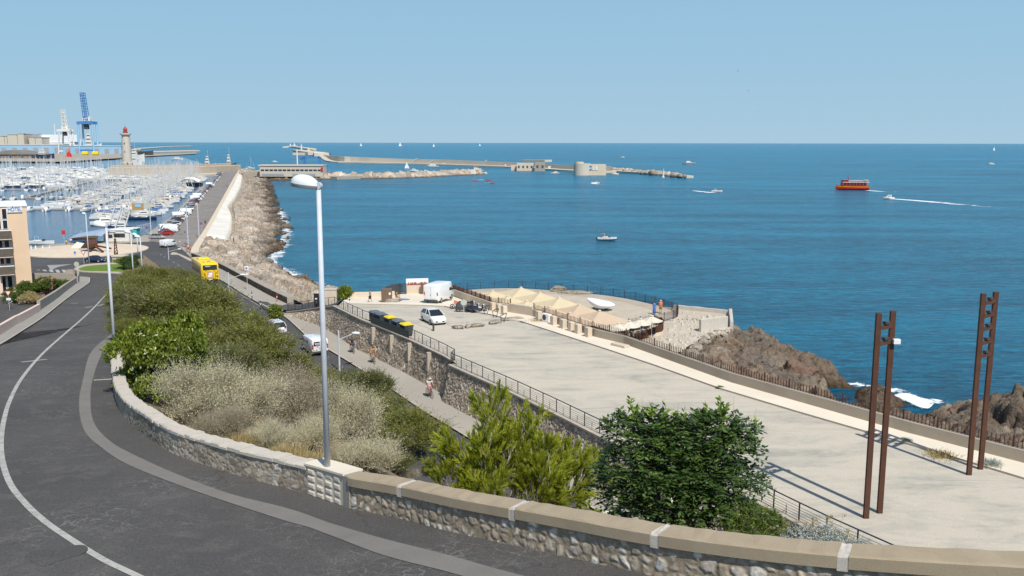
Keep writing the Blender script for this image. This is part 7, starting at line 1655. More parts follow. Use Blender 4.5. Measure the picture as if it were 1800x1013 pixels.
q = [x for x in bpy.data.objects if x.get('label', '').startswith('no-entry style')][0]; k = q.location.y/F; H_ = zrow(524, q.location.y)-q.location.z; MB().tube([(0, -.06, H_-2.6*k), (0, -.08, H_-2.6*k)], 1.9*k, 20).build('disc', MT['red'], q); MB().tube([(0, -.085, H_-2.6*k), (0, -.095, H_-2.6*k)], 1.3*k, 20).build('disc_face', MT['blue'], q)
sign('back of a round grey sign in the middle of the esplanade parking', 815.5, 580, 526, zt, 'disc', 'sign_ghost', r_px=5.6)
# bollards
for i, x in enumerate((55, 63, 75.5, 87.5)):
    b = G(x, 440, 1.95); o = MB().lathe([(.2, 0), (.2, .75), (.1, .85), (.16, .95), (.14, 1.1), (.001, 1.15)], 10).build('bollard', MT['wp']); o.location = b; o.scale = (1.1, 1.1, 1.0); tag(o, 'white bollard beyond the roundabout, %s of the four left to right' % ONES[i+1], 'bollard', 'white bollards beyond the roundabout')
for i, (x, y) in enumerate([(443, 526), (487, 530), (458, 543)]):
    b = G(x, y, z2); o = empty('marker_post', b); tag(o, ['dark marker post with a reflective collar at the end of the parking bays', 'red and white marker post by the sea wall', 'dark post with a cross bar at the edge of the crossing'][i], 'post'); MB().cyl((0, 0, 0), .06, 1.1, 8).build('post', MT['darkgrey' if i != 1 else 'red'], o); MB().cyl((0, 0, .55), .07, .18, 8).build('collar', MT['sign_white'], o)
    if i == 2: MB().box((0, 0, .9), (1.1, .05, .06)).build('cross_bar', MT['darkgrey'], o)
# ---- black panel at the entrance and pillar
b = G(559, 541, 7.9); k = b.y/F; o = empty('entrance_panel', b); tag(o, 'tall black board at the entrance, partly behind the foreground lamp pole', 'sign board'); MB().box((-2.2*k, 0, 2.2*k*6), (9*k, .15, 25*k)).build('board', MT['black'], o); MB().box((-2.5*k, -.1, 16*k), (3.4*k, .05, 3*k)).build('emblem', MT['sign_white'], o); MB().box((-2.5*k, -.1, 10*k), (2*k, .05, 4*k)).build('lettering', MT['grey'], o)
b = G(582, 536, 8.2); o = empty('gate_pillar', b); tag(o, 'pale gate pillar beside the black board', 'pillar'); MB().box((0, 0, .95), (1.4, .6, 1.9), bev=.04).build('pillar', MT['render'], o); MB().box((0, 0, 1.95), (1.5, .7, .12)).build('cap', MT['lightstone'], o)
# ---- sea-side low wall behind the entrance, dark fence, mural panel, brown cabinet
sw = empty('low_sea_wall'); tag(sw, 'low beige wall along the sea between the entrance tree and the brown cabinet', 'wall')
pth = [G(x, y, zw) for x, y in [(596, 526), (620, 523), (655, 522.5), (694, 521)]]; cap_run('wall', [Vector(v) for v in resample(pth, .8)[0]], zw, 0, -.4, .65, MT['render'], sw, bev=.02)
pth = [G(x, y, zw) for x, y in [(676, 531), (682, 523), (700, 518), (714, 517)]]; pth = smooth_path(pth, 5)
fence_run('dark_panel_fence', pth, 1.5, 1.4, .12, MT['darkgrey'], 'dark curved slatted fence between the brown cabinet and the mural wall', zw, post_r=.05, pick_r=.035, post_h=1.55, rail_z=(.1, 1.45))
a, b = G(714, 516, zw), G(753, 515, zw); d = (b-a); ang = heading(a, b); mid = (a+b)/2; wl2 = d.length; o = empty('mural_wall', (mid.x, mid.y, zw(mid.x, mid.y)), ang); tag(o, 'pale wall topped by a white panel painted with small dark red figures', 'wall')
MB().box((0, 0, .55), (wl2, .3, 1.1), bev=.02).build('wall', MT['render'], o); MB().box((0, -.0, 1.55), (wl2, .2, .9), bev=.01).build('mural_panel', MT['sign_white'], o)
mb = MB(); rr_ = random.Random(4)
for k in range(46): x = -wl2/2+.12+(wl2-.24)*k/45; h = rr_.uniform(.12, .42); mb.box((x, -.112, 1.17+h/2), (rr_.uniform(.03, .08), .02, h));
mb.box((0, -.112, 1.16), (wl2*.94, .02, .06)); mb.build('mural_print', plain('mural_red', (.28, .06, .06), .7, .5, 9), o)
b = G(680, 531, zw); o = empty('brown_cabinet', b, .2); tag(o, 'brown metal cabinet standing at the corner of the pale paving', 'cabinet'); MB().box((0, 0, .85), (1.3, .7, 1.7), bev=.03).build('cabinet', MT['brownmetal'], o); MB().box((0, -.37, .85), (1.2, .03, 1.5), bev=.01).build('door', MT['brownmetal'], o); MB().box((.35, -.4, 1.1), (.22, .02, .28)).build('label_plate', MT['sign_white'], o)
b = G(688, 533, zt); o = boulder('stone_edging', (b.x, b.y, b.z+.2), (1.6, .6, .45), 77, MT['rock'], 3, tone=(.5, .44, .36), rough=.2); tag(o, 'whitish stones edging the parking near the brown cabinet', 'stone')
b = G(706, 527, zw); o = MB().ell((0, 0, .04), (1.1, .6, .05), 16, 5).build('beach_towel', MT['crane_blue']); o.location = b; tag(o, 'blue towel spread on the pale paving next to the seated sunbather', 'towel')
b = G(742, 517, zw); o = MB().box((0, 0, .8), (.35, .3, 1.6), bev=.03).build('info_post', MT['brownmetal']); o.location = b; tag(o, 'narrow brown post between the mural wall and the white van', 'post')
# ---- bins along the railing
def bin_(label, x, y, lid, rz_, s=1.0):
    b = G(x, y, zt); o = empty('wheelie_bin', b, rz_, s); tag(o, label, 'bin', 'wheelie bins along the railing')
    MB().loft([[(-x_, -y_, z), (x_, -y_, z), (x_, y_, z), (-x_, y_, z)] for x_, y_, z in ((.50, .38, .12), (.62, .46, 1.05), (.66, .50, 1.08), (.66, .50, 1.14))]).build('body', MT['bin'], o)
    MB().loft([[(x_, -y_, z), (x_, y_, z)] + [(x_, y_*.6, z+h), (x_, -y_*.6, z+h)] for x_, y_, z, h in ((-.68, .52, 1.14, .10), (0, .53, 1.14, .17), (.68, .52, 1.14, .10))]).build('lid', MT[lid], o)
    for sx in (-1, 1):
        for sy in (-1, 1): MB().tube([(sx*.42-.03, sy*.3, .09), (sx*.42+.03, sy*.3, .09)], .09, 8).build('wheel', MT['tyre'], o)
    return o
ra_ = heading(G(650, 560, zt), G(715, 590, zt))
for i, (x, y, lid, lab) in enumerate([(660, 567, 'binlid', 'large bin with a grey lid, farthest of the row by the railing'), (671, 571, 'binlid', 'second large bin with a grey lid by the railing'), (687, 577, 'binyellow', 'bin with a yellow lid between two grey-lidded ones'), (701, 583.5, 'binlid', 'bin with a grey lid between the two yellow-lidded ones'), (715, 590, 'binyellow', 'bin with a yellow lid at the near end of the row')]): bin_(lab, x, y, lid, ra_, 1.0)
mb = MB(); P0, P1 = G(655, 570, zt), G(722, 597, zt)
# dark screen behind the railing at the bins
o = MB().box((0, 0, .45), ((P1-P0).length, .03, .85)).build('bin_screen', MT['bin']); o.location = (P0+P1)/2+Vector((-.15, -.15, 0)); o.rotation_euler = (0, 0, heading(P0, P1)); tag(o, 'dark screen mesh fixed behind the railing in front of the bins', 'screen')
# ---- esplanade blocks, racks, paint
for i, (x, y, w_, r_) in enumerate([(805, 578, 1.5, .1), (822, 577, .8, .1), (838, 575, 1.6, .15), (866, 570, 1.1, .2), (876, 568, 1.0, .3), (900, 563, 2.6, .25)]):
    b = G(x, y, zt); o = boulder('kerb_block', (b.x, b.y, b.z+.15), (w_*.6, .35, .28), 120+i, MT['rock'], 3, tone=(.52, .46, .36), rough=.15, rz=r_); tag(o, ['long pale stone block left of the round-sign post', 'small pale stone at the foot of the round-sign post', 'flat pale stone right of the round-sign post', 'pale stone block in the middle of the dividing row', 'pale stone block just right of the middle one', 'long pale kerb block at the foot of the last bike rack'][i], 'stone block', 'pale stone blocks dividing the parking')
for i, (x, y) in enumerate([(853, 553), (869, 559), (883, 567)]):
    b = G(x, y, zt); k = b.y/F; mb = MB(); mb.tube([(-1*k, 0, 0), (-3.5*k, 0, 12*k), (3*k, 0, 17*k), (8*k, 0, 17*k*1.0), (3*k, 0, 0)], .035, 6); mb.tube([(-3.5*k, 0, 12*k), (8*k, 0, 17*k)], .03, 6); o = mb.build('bike_rack', MT['black']); o.location = b; tag(o, 'thin black fan-shaped bike rack, %s of three from the left' % ONES[i+1], 'bike rack', 'fan-shaped bike racks')
def mark(x0, y0, x1, y1, wd=.13): strip('parking_line', [G(x0, y0, zt), G(x1, y1, zt)], wd, MT['paint'], zt, .012)
mark(724, 566, 763, 581); mark(818, 566, 838, 572); mark(780, 567, 796, 575)
for (x, y) in [(727, 567), (808, 558)]: c = G(x, y, zt); mb = MB(); mb.add([(c.x+.6*math.cos(k*.393), c.y+.6*math.sin(k*.393), c.z+.015) for k in range(16)], [tuple(range(16))]); o = mb.build('painted_disc', MT['paint']); o['kind'] = 'structure'
b = G(762, 582, zt); o = MB().cyl((0, 0, 0), .1, .8, 8).build('short_post', MT['darkgrey']); o.location = b; tag(o, 'short dark post in front of the white hatchback', 'post')
# ---- the two tall steel ladder frames
def frame(label, p1, p2, ytop1, ytop2, rungs, box=False):
    a, b = G(*p1, zt), G(*p2, zt); o = empty('steel_frame', (a+b)/2); tag(o, label, 'steel frame', 'tall weathering-steel lighting frames'); c = (a+b)/2; ang = heading(a, b); tops = []
    for q, (px, py) in ((a, ytop1), (b, ytop2)):
        H = zrow(py, q.y)-q.z; tp = at_depth(px, py, q.y); MB().loft([[(q.x-c.x+dx*.5+(tp.x-q.x)*t, q.y-c.y+dy*.5, q.z-c.z+H*t) for dx, dy in ((-.26, -.18), (.26, -.18), (.26, .18), (-.26, .18))] for t in (0, 1)]).build('post', MT['rust'], o); tops.append((q, tp, H))
    for f in rungs:
        P = []
        for q, tp, H in tops: t = 1-f/H; P.append((q.x-c.x+(tp.x-q.x)*t, q.y-c.y, q.z-c.z+H-f))
        mb = MB(); v = Vector(P[1])-Vector(P[0]); mid = (Vector(P[0])+Vector(P[1]))/2; mb.box(tuple(mid), (v.length, .14, .2), math.atan2(v.y, v.x)); mb.build('rung', MT['rust'], o)
        lpz = MB(); lpz.box((mid.x+.05, mid.y, mid.z+.22), (.34, .22, .16), math.atan2(v.y, v.x), bev=.02); lpz.build('floodlight', MT['darkgrey'], o)
    if box:
        q, tp, H = tops[1]; MB().box((P[1][0]+.18, P[1][1]-.22, P[1][2]+.05), (.34, .2, .26), bev=.02).build('white_box', MT['sign_white'], o)
    return o
frame('tall rusty steel ladder frame with two rungs and a white box near the top', (1522, 911), (1546, 902), (1545, 550), (1570, 546), (.75, 1.55), True)
frame('tall rusty steel ladder frame with five rungs, rightmost in the photo', (1703, 835), (1723, 825), (1729, 514), (1751, 511), (.55, 1.3, 2.05, 2.85, 3.6))
# ---- parasols
def parasol(name, label, x, y, ztop, half, mat, sq=True, group=None, H=2.6, drop=.75):
    b = G(x, y, ztop); o = empty(name, (b.x, b.y, PZ)); tag(o, label, 'parasol', group); n = 4 if sq else 8; hh = b.z-PZ; vs = []; m = 8; mb = MB(); ring = []
    for i in range(m+1):
        t = i/m; r = half*t; z = hh-drop*(t**.82); ring.append((r, z))
    N_ = n*6; vs = [(0, 0, hh)]; fs = []
    for (r, z) in ring[1:]:
        for k in range(N_):
            a = 2*math.pi*k/N_; seg = math.floor(k/6); a0 = 2*math.pi*seg/n; u = (k % 6)/6; P0 = Vector((math.cos(a0), math.sin(a0), 0)); P1 = Vector((math.cos(a0+2*math.pi/n), math.sin(a0+2*math.pi/n), 0)); Pm = P0.lerp(P1, u); sag = math.sin(u*math.pi)*.035*r
            vs.append((Pm.x*r*(1.414 if sq else 1.05), Pm.y*r*(1.414 if sq else 1.05), z-sag+(.0)))
    for k in range(N_): fs.append((0, 1+k, 1+(k+1) % N_))
    for i in range(m-1):
        for k in range(N_): fs.append((1+i*N_+k, 1+i*N_+(k+1) % N_, 1+(i+1)*N_+(k+1) % N_, 1+(i+1)*N_+k))
    mb.add(vs, fs); cn = mb.build('canopy', mat, o); md = cn.modifiers.new('thick', 'SOLIDIFY'); md.thickness = .02; cn.rotation_euler = (0, 0, math.radians(45+math.degrees(heading(G(900, 545, zt), G(1000, 580, zt)))) if sq else 0)
    MB().cyl((0, 0, 0), .05, hh-.02, 8).build('pole', MT['galv'], o); MB().lathe([(.2, hh-.03), (.14, hh+.05), (.001, hh+.08)], 12).build('cap', MT['canvas_w'], o)
    MB().cyl((0, 0, 0), .35, .08, 12).build('base', MT['concrete'], o); return o
for i, (x, y, mt, lab) in enumerate([(866, 511, 'canvas_y', 'straw-coloured square parasol at the far left end of its two rows'), (916, 505, 'canvas_y', 'straw-coloured square parasol, first of the seaward row'), (949, 514, 'canvas_y', 'straw-coloured square parasol, second of the seaward row'), (893, 520, 'canvas_y', 'straw-coloured square parasol next to the pilasters, landward row'), (926, 529, 'canvas_y', 'straw-coloured square parasol, last straw one of the landward row'), (983, 523, 'canvas_y', 'straw-coloured square parasol, last straw one of the seaward row'),
        (1018, 535, 'canvas_b', 'beige square parasol, first beige one of the seaward row'), (966, 539, 'canvas_b', 'beige square parasol, first beige one of the landward row'), (1002, 550, 'canvas_b', 'beige square parasol, last of the landward row above the fence'), (1054, 546, 'canvas_b', 'beige square parasol with a white cap, nearest the boat')]): parasol('square_parasol', lab, x, y, PZ+3.1, 2.85, MT[mt], True, 'large square terrace parasols', drop=1.05)
for i, (x, y) in enumerate([(1087, 568), (1106, 564), (1126, 560), (1146, 555)]): parasol('round_parasol', 'small cream round parasol, %s of four from the left' % ONES[i+1], x, y, PZ+2.6, 1.25, MT['canvas_w'], False, 'small cream parasols', drop=.6)
# boat under a white tarpaulin
b = G(1056, 546, PZ); o = empty('covered_boat', (b.x, b.y, PZ)); tag(o, 'boat shrouded in a bright white tarpaulin standing on the lower terrace', 'boat'); k = b.y/F*.98; rr_ = random.Random(3); secs = []
for (x, h0, h1, w_) in [(-26, 20, 24, .3), (-21, 14, 23, .9), (-14, 8, 22, 1.25), (-6, 4, 20, 1.4), (2, 3, 19, 1.45), (10, 4, 17.5, 1.4), (17, 5.5, 16, 1.2), (23, 8, 13, .8), (26, 10, 11.5, .2)]:
    secs.append([(x*k, y_*w_+rr_.uniform(-.05, .05), z_*k+rr_.uniform(-.04, .04)) for y_, z_ in ((-.55, h0), (-1, (h0+h1)/2), (-.8, h1*.93), (0, h1*1.04), (.8, h1*.93), (1, (h0+h1)/2), (.55, h0))])
tp_ = MB().loft(secs).build('tarpaulin', MT['tarp'], o, smooth=True); md = tp_.modifiers.new('s', 'SUBSURF'); md.levels = 2; md.render_levels = 2
for x in (-12, 10): MB().box((x*k, 0, 2*k), (.3, 1.6, 4.5*k)).build('cradle', MT['darkgrey'], o)
# terrace clutter: tables, chairs, scooters
def table_set(label, x, y, seed):
    b = G(x, y, PZ); o = empty('terrace_table', (b.x, b.y, PZ), seed*.7); tag(o, label, 'table'); MB().cyl((0, 0, .72), .5, .04, 16).build('table_top', MT['darkgrey'], o); MB().cyl((0, 0, 0), .05, .72, 8).build('pedestal', MT['black'], o); return o
def chair(label, x, y, rz_, mat='black'):
    b = G(x, y, PZ); o = empty('terrace_chair', (b.x, b.y, PZ), rz_); tag(o, label, 'chair', 'dark chairs under the small parasols'); MB().box((0, 0, .45), (.46, .46, .05)).build('seat', MT[mat], o); MB().box((-.22, 0, .72), (.05, .46, .5)).build('backrest', MT[mat], o)
    for sx in (-1, 1):
        for sy in (-1, 1): MB().cyl((sx*.2, sy*.2, 0), .02, .45, 6).build('leg', MT[mat], o)
ct = 0
for i, (x, y) in enumerate([(1098, 586), (1113, 583), (1126, 580), (1139, 577), (1045, 570)]):
    table_set('dark round terrace table, %s from the left along the fence' % ONES[i+2 if i < 4 else 1], x, y, i)
    for j in range(4): ct += 1; a_ = j*math.pi/2+i; b = G(x, y, PZ); kk = 0.85; b2 = b+Vector((math.cos(a_)*kk, math.sin(a_)*kk, 0)); o = None; bb = b2; o = empty('terrace_chair', (bb.x, bb.y, PZ), a_+math.pi); tag(o, 'dark terrace chair at the %s table from the left, %s side' % (ONES[i+2 if i < 4 else 1], ['right', 'sea', 'left', 'near'][j]), 'chair', 'dark chairs on the lower terrace'); MB().box((0, 0, .45), (.46, .46, .05)).build('seat', MT['black'], o); MB().box((-.22, 0, .72), (.05, .46, .5)).build('backrest', MT['black'], o); [MB().cyl((sx*.2, sy*.2, 0), .02, .45, 5).build('leg', MT['black'], o) for sx in (-1, 1) for sy in (-1, 1)]
arc2 = smooth_path([G(x, y, PZ) for x, y in [(1065, 602), (1110, 600), (1140, 594), (1163, 583), (1164, 574), (1150, 569)]], 5)
fence_run('inner_terrace_fence', arc2, 1.0, 1.6, .16, MT['rust'], 'brown curved slatted fence enclosing the small cream parasols', fz, post_r=.05, pick_r=.03, post_h=1.05)
# air conditioner and blocks on walkway
b = G(961, 566, zw); o = empty('air_conditioner', b, heading(par[7], par[8])); tag(o, 'pale outdoor air-conditioning unit against the parapet', 'air conditioner'); MB().box((0, 0, .45), (1.1, .45, .85), bev=.03).build('casing', MT['sign_white'], o); MB().add([(.3*math.cos(k*.35), .3*math.sin(k*.35), .0) for k in range(18)], [tuple(range(18))]).build('fan_grille', MT['darkgrey'], o).matrix_local = Matrix.Translation((-.15, -.232, .48)) @ Matrix.Rotation(math.pi/2, 4, 'X')
o = bpy.data.objects.get('walkway_block'); b = G(1090, 609, zw); o = MB().box((0, 0, .12), (1.8, .7, .24), bev=.03).build('walkway_step', MT['render']); o.location = b; o.rotation_euler = (0, 0, heading(par[7], par[8])); tag(o, 'low pale block lying on the walkway at the parapet foot', 'step')
# ruined low walls at the terrace tip
for (pts, h, w_, lab, mt) in [([(1184, 543), (1281, 553)], .55, .35, 'long low pale wall at the seaward edge of the terrace tip', 'lightstone'), ([(1281, 553), (1283, 577)], .8, .4, 'short battered wall at the right end of the terrace tip', 'lightstone'), ([(1232, 584), (1279, 577)], 1.5, .35, 'broken whitish wall slab in the rubble of the terrace tip', 'joint'), ([(1115, 600), (1165, 588)], .25, .4, 'low curved kerb wall beside the brown terrace fence', 'render')]:
    Pq = [Vector(v) for v in resample([G(x, y, PZ) for x, y in pts], 1.0)[0]]; o = cap_run('low_wall', Pq, lambda x, y: PZ-.4, 0, -w_, h+.4, MT[mt], None, bev=.03, jag=.04, seed=3); tag(o, lab, 'wall')
for i, (x, y, w_, h_) in enumerate([(982, 512, 3.2, .6), (1015, 516, 6, .35)]):
    b = G(x, y, PZ); o = boulder('terrace_rock', (b.x, b.y, PZ+h_*.4), (w_*.5, 1.0, h_), 210+i, MT['rock'], 4, tone=(.48, .42, .32), rough=.2); tag(o, ['pale rock rising through the terrace edge behind the parasols', 'long pale rock against the terrace fence'][i], 'rock')
# ---- hotel
hy = 150.0; hx1 = X_at(52, hy, .994); hx0 = X_at(-60, hy, .994); zt_h = zrow(362, hy); o = empty('hotel', ((hx0+hx1)/2, hy, CPZ)); tag(o, 'apricot hotel with glazed balconies and a white sign, cut by the left edge', 'hotel'); k = hy/F
W = hx1-hx0; Hh = zt_h-CPZ; X = lambda px: X_at(px, hy, .994)-(hx0+hx1)/2; Z = lambda py: zrow(py, hy)-CPZ
MB().box((0, 7, Hh/2), (W, 14, Hh)).build('walls', MT['hotel'], o)
MB().box((X(8)-(X(8)-X(-60))/2-0, -.35, Hh/2-1), (X(4)-X(-60), .7, Hh+1)).build('pale_wall_strip', MT['hotel2'], o)
MB().box((0, 7, Hh+.15), (W+.3, 14.3, .22)).build('roof', MT['sign_white'], o)
sg = MB().box(((X(23)+X(45))/2, -.12, Z(367)), (X(45)-X(22), .14, 9*k)).build('sign_board', MT['sign_white'], o)
fc = bpy.data.curves.new('sign_letters', 'FONT'); fc.body = 'HÔTEL'; fc.offset = .012; fc.size = 9.5*k; fc.extrude = .02; fc.align_x = 'CENTER'; fc.align_y = 'CENTER'; fo = bpy.data.objects.new('tmp_text', fc); COL.objects.link(fo)
dg = bpy.context.evaluated_depsgraph_get(); tm = bpy.data.meshes.new_from_object(fo.evaluated_get(dg)); to = bpy.data.objects.new('sign_letters', tm); tm.materials.clear(); tm.materials.append(MT['blue']); COL.objects.link(to); to.parent = o; to.location = ((X(23)+X(45))/2, -.22, Z(366.5)); to.rotation_euler = (math.pi/2, 0, 0); to.scale = (.72, 1, 1); bpy.data.objects.remove(fo)
for i, (yt, yb) in enumerate([(364, 383), (384, 400), (419, 433), (450, 462), (482, 510)]):
    for (x0, x1) in [(4, 12), (13.5, 22)]: f_ = MB().box(((X(x0)+X(x1))/2, -.03, (Z(yt)+Z(yb))/2), (X(x1)-X(x0), .12, Z(yt)-Z(yb))).build('window', MT['sign_white'], o); MB().box(((X(x0)+X(x1))/2, -.10, (Z(yt)+Z(yb))/2), (X(x1)-X(x0)-.18, .06, Z(yt)-Z(yb)-.18)).build('pane', MT['glass'], f_)
for (yt, yb) in [(402, 417), (433, 448), (464, 479)]:
    bl_ = empty; bo_ = MB().box(((X(3)+X(26))/2, -.9, Z(yb)+.1), (X(26)-X(3), 1.8, .22)).build('balcony', MT['hotel2'], o)
    MB().box(((X(3)+X(26))/2, -1.78, (Z(yt)+Z(yb))/2+.05), (X(26)-X(3), .05, Z(yt)-Z(yb)-.1)).build('glazed_rail', plain('smoked_glass', (.13, .11, .085), .15, .2), bo_); MB().box(((X(3)+X(26))/2, -1.78, Z(yt)+.08), (X(26)-X(3)+.1, .12, .14)).build('handrail', MT['sign_white'], bo_); MB().box((X(26), -.9, (Z(yt)+Z(yb))/2), (.06, 1.8, Z(yt)-Z(yb))).build('side_glass', plain('smoked_glass_side', (.16, .14, .11), .15, .2), bo_)
MB().box((X(40), -1.0, Z(503)), (X(52)-X(26), 1.8, .25)).build('canopy', MT['darkgrey'], o)
o.location = Vector((hx1, hy, CPZ))+Matrix.Rotation(math.radians(29), 3, 'Z') @ Vector(((hx0-hx1)/2, 0, 0)); o.rotation_euler = (0, 0, math.radians(29))
# walls at left
cw = empty('curved_wall'); tag(cw, 'curved grey concrete wall separating the pavement from the hotel car park', 'wall')
cpth = [G(x, y, zr) for x, y in [(118, 484), (139, 486), (134, 500), (108, 521), (72, 547)]]; cpth = smooth_path(cpth, 5); cap_run('wall', cpth, lambda x, y: min(CPZ, zr(x, y)-1), .0, .35, 5.6, MT['concrete'], cw, bev=.03)
for i in range(len(cpth)): pass
w2 = cw.children[0]; vs = w2.data.vertices
for v in vs:
    if v.co.z > CPZ+2: v.co.z = zr(v.co.x, v.co.y)+.13+1.0
    elif v.co.z < CPZ+.1: v.co.z = min(CPZ, zr(v.co.x, v.co.y)-.3)
pw = empty('pink_wall'); tag(pw, 'low pinkish wall below the give-way sign at the left edge', 'wall'); P = [G(x, y, lambda X, Y: zr(X, Y)+.1) for x, y in [(72, 547), (40, 566), (30, 571), (0, 590), (-40, 612)]]; secs = []
cap_run('wall', smooth_path(P, 4), lambda x, y: zr(x, y)-3, 0, .3, 3.9, MT['hotel2'], pw, bev=.03)
o = empty('garden_wall'); tag(o, 'beige wall behind the car park entrance next to the crossing', 'wall'); a, b = G(54, 496, CPZ), G(136, 496, CPZ); cap_run('wall', [a, (a+b)/2, b], lambda x, y: CPZ-.3, 0, -.3, 1.9, MT['concrete'], o, bev=.02)
# ---- roundabout sculpture, awning, monument, bust
sc_ = empty('rusty_sculpture', G(158, 441, 2.8)); tag(sc_, 'rust-brown abstract steel sculpture on the roundabout', 'sculpture'); k = 219/F
MB().tube([(-14*k, 0, 4*k), (0, 0, 10*k), (9*k, 1, 11*k)], [.3, 1.3, .9], 10).build('shell', MT['rust'], sc_)
mb = MB(); mb.tube([(8*k, 0, 9*k), (26*k, -1, -1*k)], .25, 6); mb.tube([(5*k, 0, 10*k), (34*k, 1, 3*k)], .22, 6); mb.tube([(0, 0, 8*k), (4*k, -1, -2*k)], .3, 6); mb.build('arms', MT['rust'], sc_)
mb = MB(); p = G(140, 440, 2.3); mb.add([(-1.5, -3, 0), (7, -2, 0), (7, 3, 0), (-1.5, 3, 0), (-.5, 0, 2.0)], [(0, 1, 2, 3), (0, 1, 4), (1, 2, 4), (2, 3, 4), (3, 0, 4)]); o = mb.build('sand_coloured_ramp', MT['white_walk']); o.location = p; o['kind'] = 'structure'
aw = empty('quay_awning', G(168, 425, 1.95)); tag(aw, 'blue-grey tensile awning over the quay behind the roundabout', 'awning'); k = 235/F
mb = MB(); secs = []
for (x, z, s_) in [(-38, 11, 3), (-25, 15, 4), (-10, 17.5, 5), (5, 20, 5.5), (18, 21, 5.5), (25, 18, 4)]: secs.append([(x*k, -s_*1.1, z*k*.9-.5), (x*k, -s_*.4, z*k*1.0), (x*k, s_*.4, z*k*1.05), (x*k, s_*1.1, z*k)])
mb.loft(secs, closed=False, cap=False); cn = mb.build('canopy', MT['tent'], aw); cn.modifiers.new('t', 'SOLIDIFY').thickness = .05
for x in (-30, -14, 4, 20): MB().cyl((x*k, 0, 0), .07, (15 if x < 0 else 19)*k, 6).build('post', MT['galv'], aw)
mo = empty('monument', G(212, 462, 2.1)); tag(mo, 'square stone monument plinth beside the lawn', 'monument'); k = 195/F; MB().box((0, 0, 6*k), (21*k, 2.2, 12*k), bev=.05).build('plinth', MT['lightstone'], mo); MB().box((0, 0, 12.5*k), (23*k, 2.6, 1.8*k), bev=.04).build('cap', MT['lightstone'], mo)
st_ = empty('lattice_statue', G(204, 449, 2.0)); tag(st_, 'thin brown lattice pylon sculpture standing behind the stone plinth', 'sculpture'); k = 210/F
mb = MB(); [mb.tube([(sx*3*k, 0, 0), (sx*.8*k, 0, 30*k)], .12, 5) for sx in (-1, 1)]; [mb.tube([(-(3-j*.45)*k, 0, j*5*k), ((3-(j+1)*.45)*k, 0, (j+1)*5*k)], .08, 4) for j in range(5)]; mb.build('lattice', MT['rust'], st_)
# kiosk & portakabins, gangway near quay
for i, (x, y, w_, h_, mt, lab) in enumerate([(214, 424, 5, 3, 'wp', 'small white quay kiosk right of the awning'), (196, 424, 3, 2.6, 'wp', 'white ticket hut partly behind the tall lamp'), (226, 413, 6, 2, 'cyan', 'turquoise and white floating pontoon hut by the quay')]):
    b = G(x, y, 1.9 if y > 420 else .3); o = empty('quay_kiosk', b); tag(o, lab, 'kiosk'); MB().box((0, 0, h_/2), (w_, 2.5, h_), bev=.05).build('cabin', MT[mt], o); MB().box((0, 0, h_+.08), (w_+.6, 3, .16)).build('roof', MT['sign_white'], o); MB().box((0, -1.28, h_*.55), (w_*.6, .06, h_*.35)).build('hatch', MT['glass'], o)
gw = empty('gangway'); tag(gw, 'pale railed gangway running from the quay down to the first pontoon', 'gangway'); a, b = G(232, 405, .8), G(262, 399, 1.9); d = b-a; n_ = Vector((-d.y, d.x, 0)).normalized()
mb = MB(); mb.add([tuple(a-n_*.8), tuple(b-n_*.8), tuple(b+n_*.8), tuple(a+n_*.8)]+[tuple(v-Vector((0, 0, .2))) for v in (a-n_*.8, b-n_*.8, b+n_*.8, a+n_*.8)], [(0, 1, 2, 3), (7, 6, 5, 4), (0, 1, 5, 4), (1, 2, 6, 5), (2, 3, 7, 6), (3, 0, 4, 7)]); mb.build('deck', MT['concrete'], gw)
for s_ in (-1, 1): mb = MB(); mb.tube([tuple(a+n_*s_*.8+Vector((0, 0, 1))), tuple(b+n_*s_*.8+Vector((0, 0, 1)))], .05, 4); [mb.tube([tuple(a+d*t_+n_*s_*.8), tuple(a+d*t_+n_*s_*.8+Vector((0, 0, 1)))], .04, 4) for t_ in (0, .25, .5, .75, 1)]; mb.build('handrail', MT['wp'], gw)
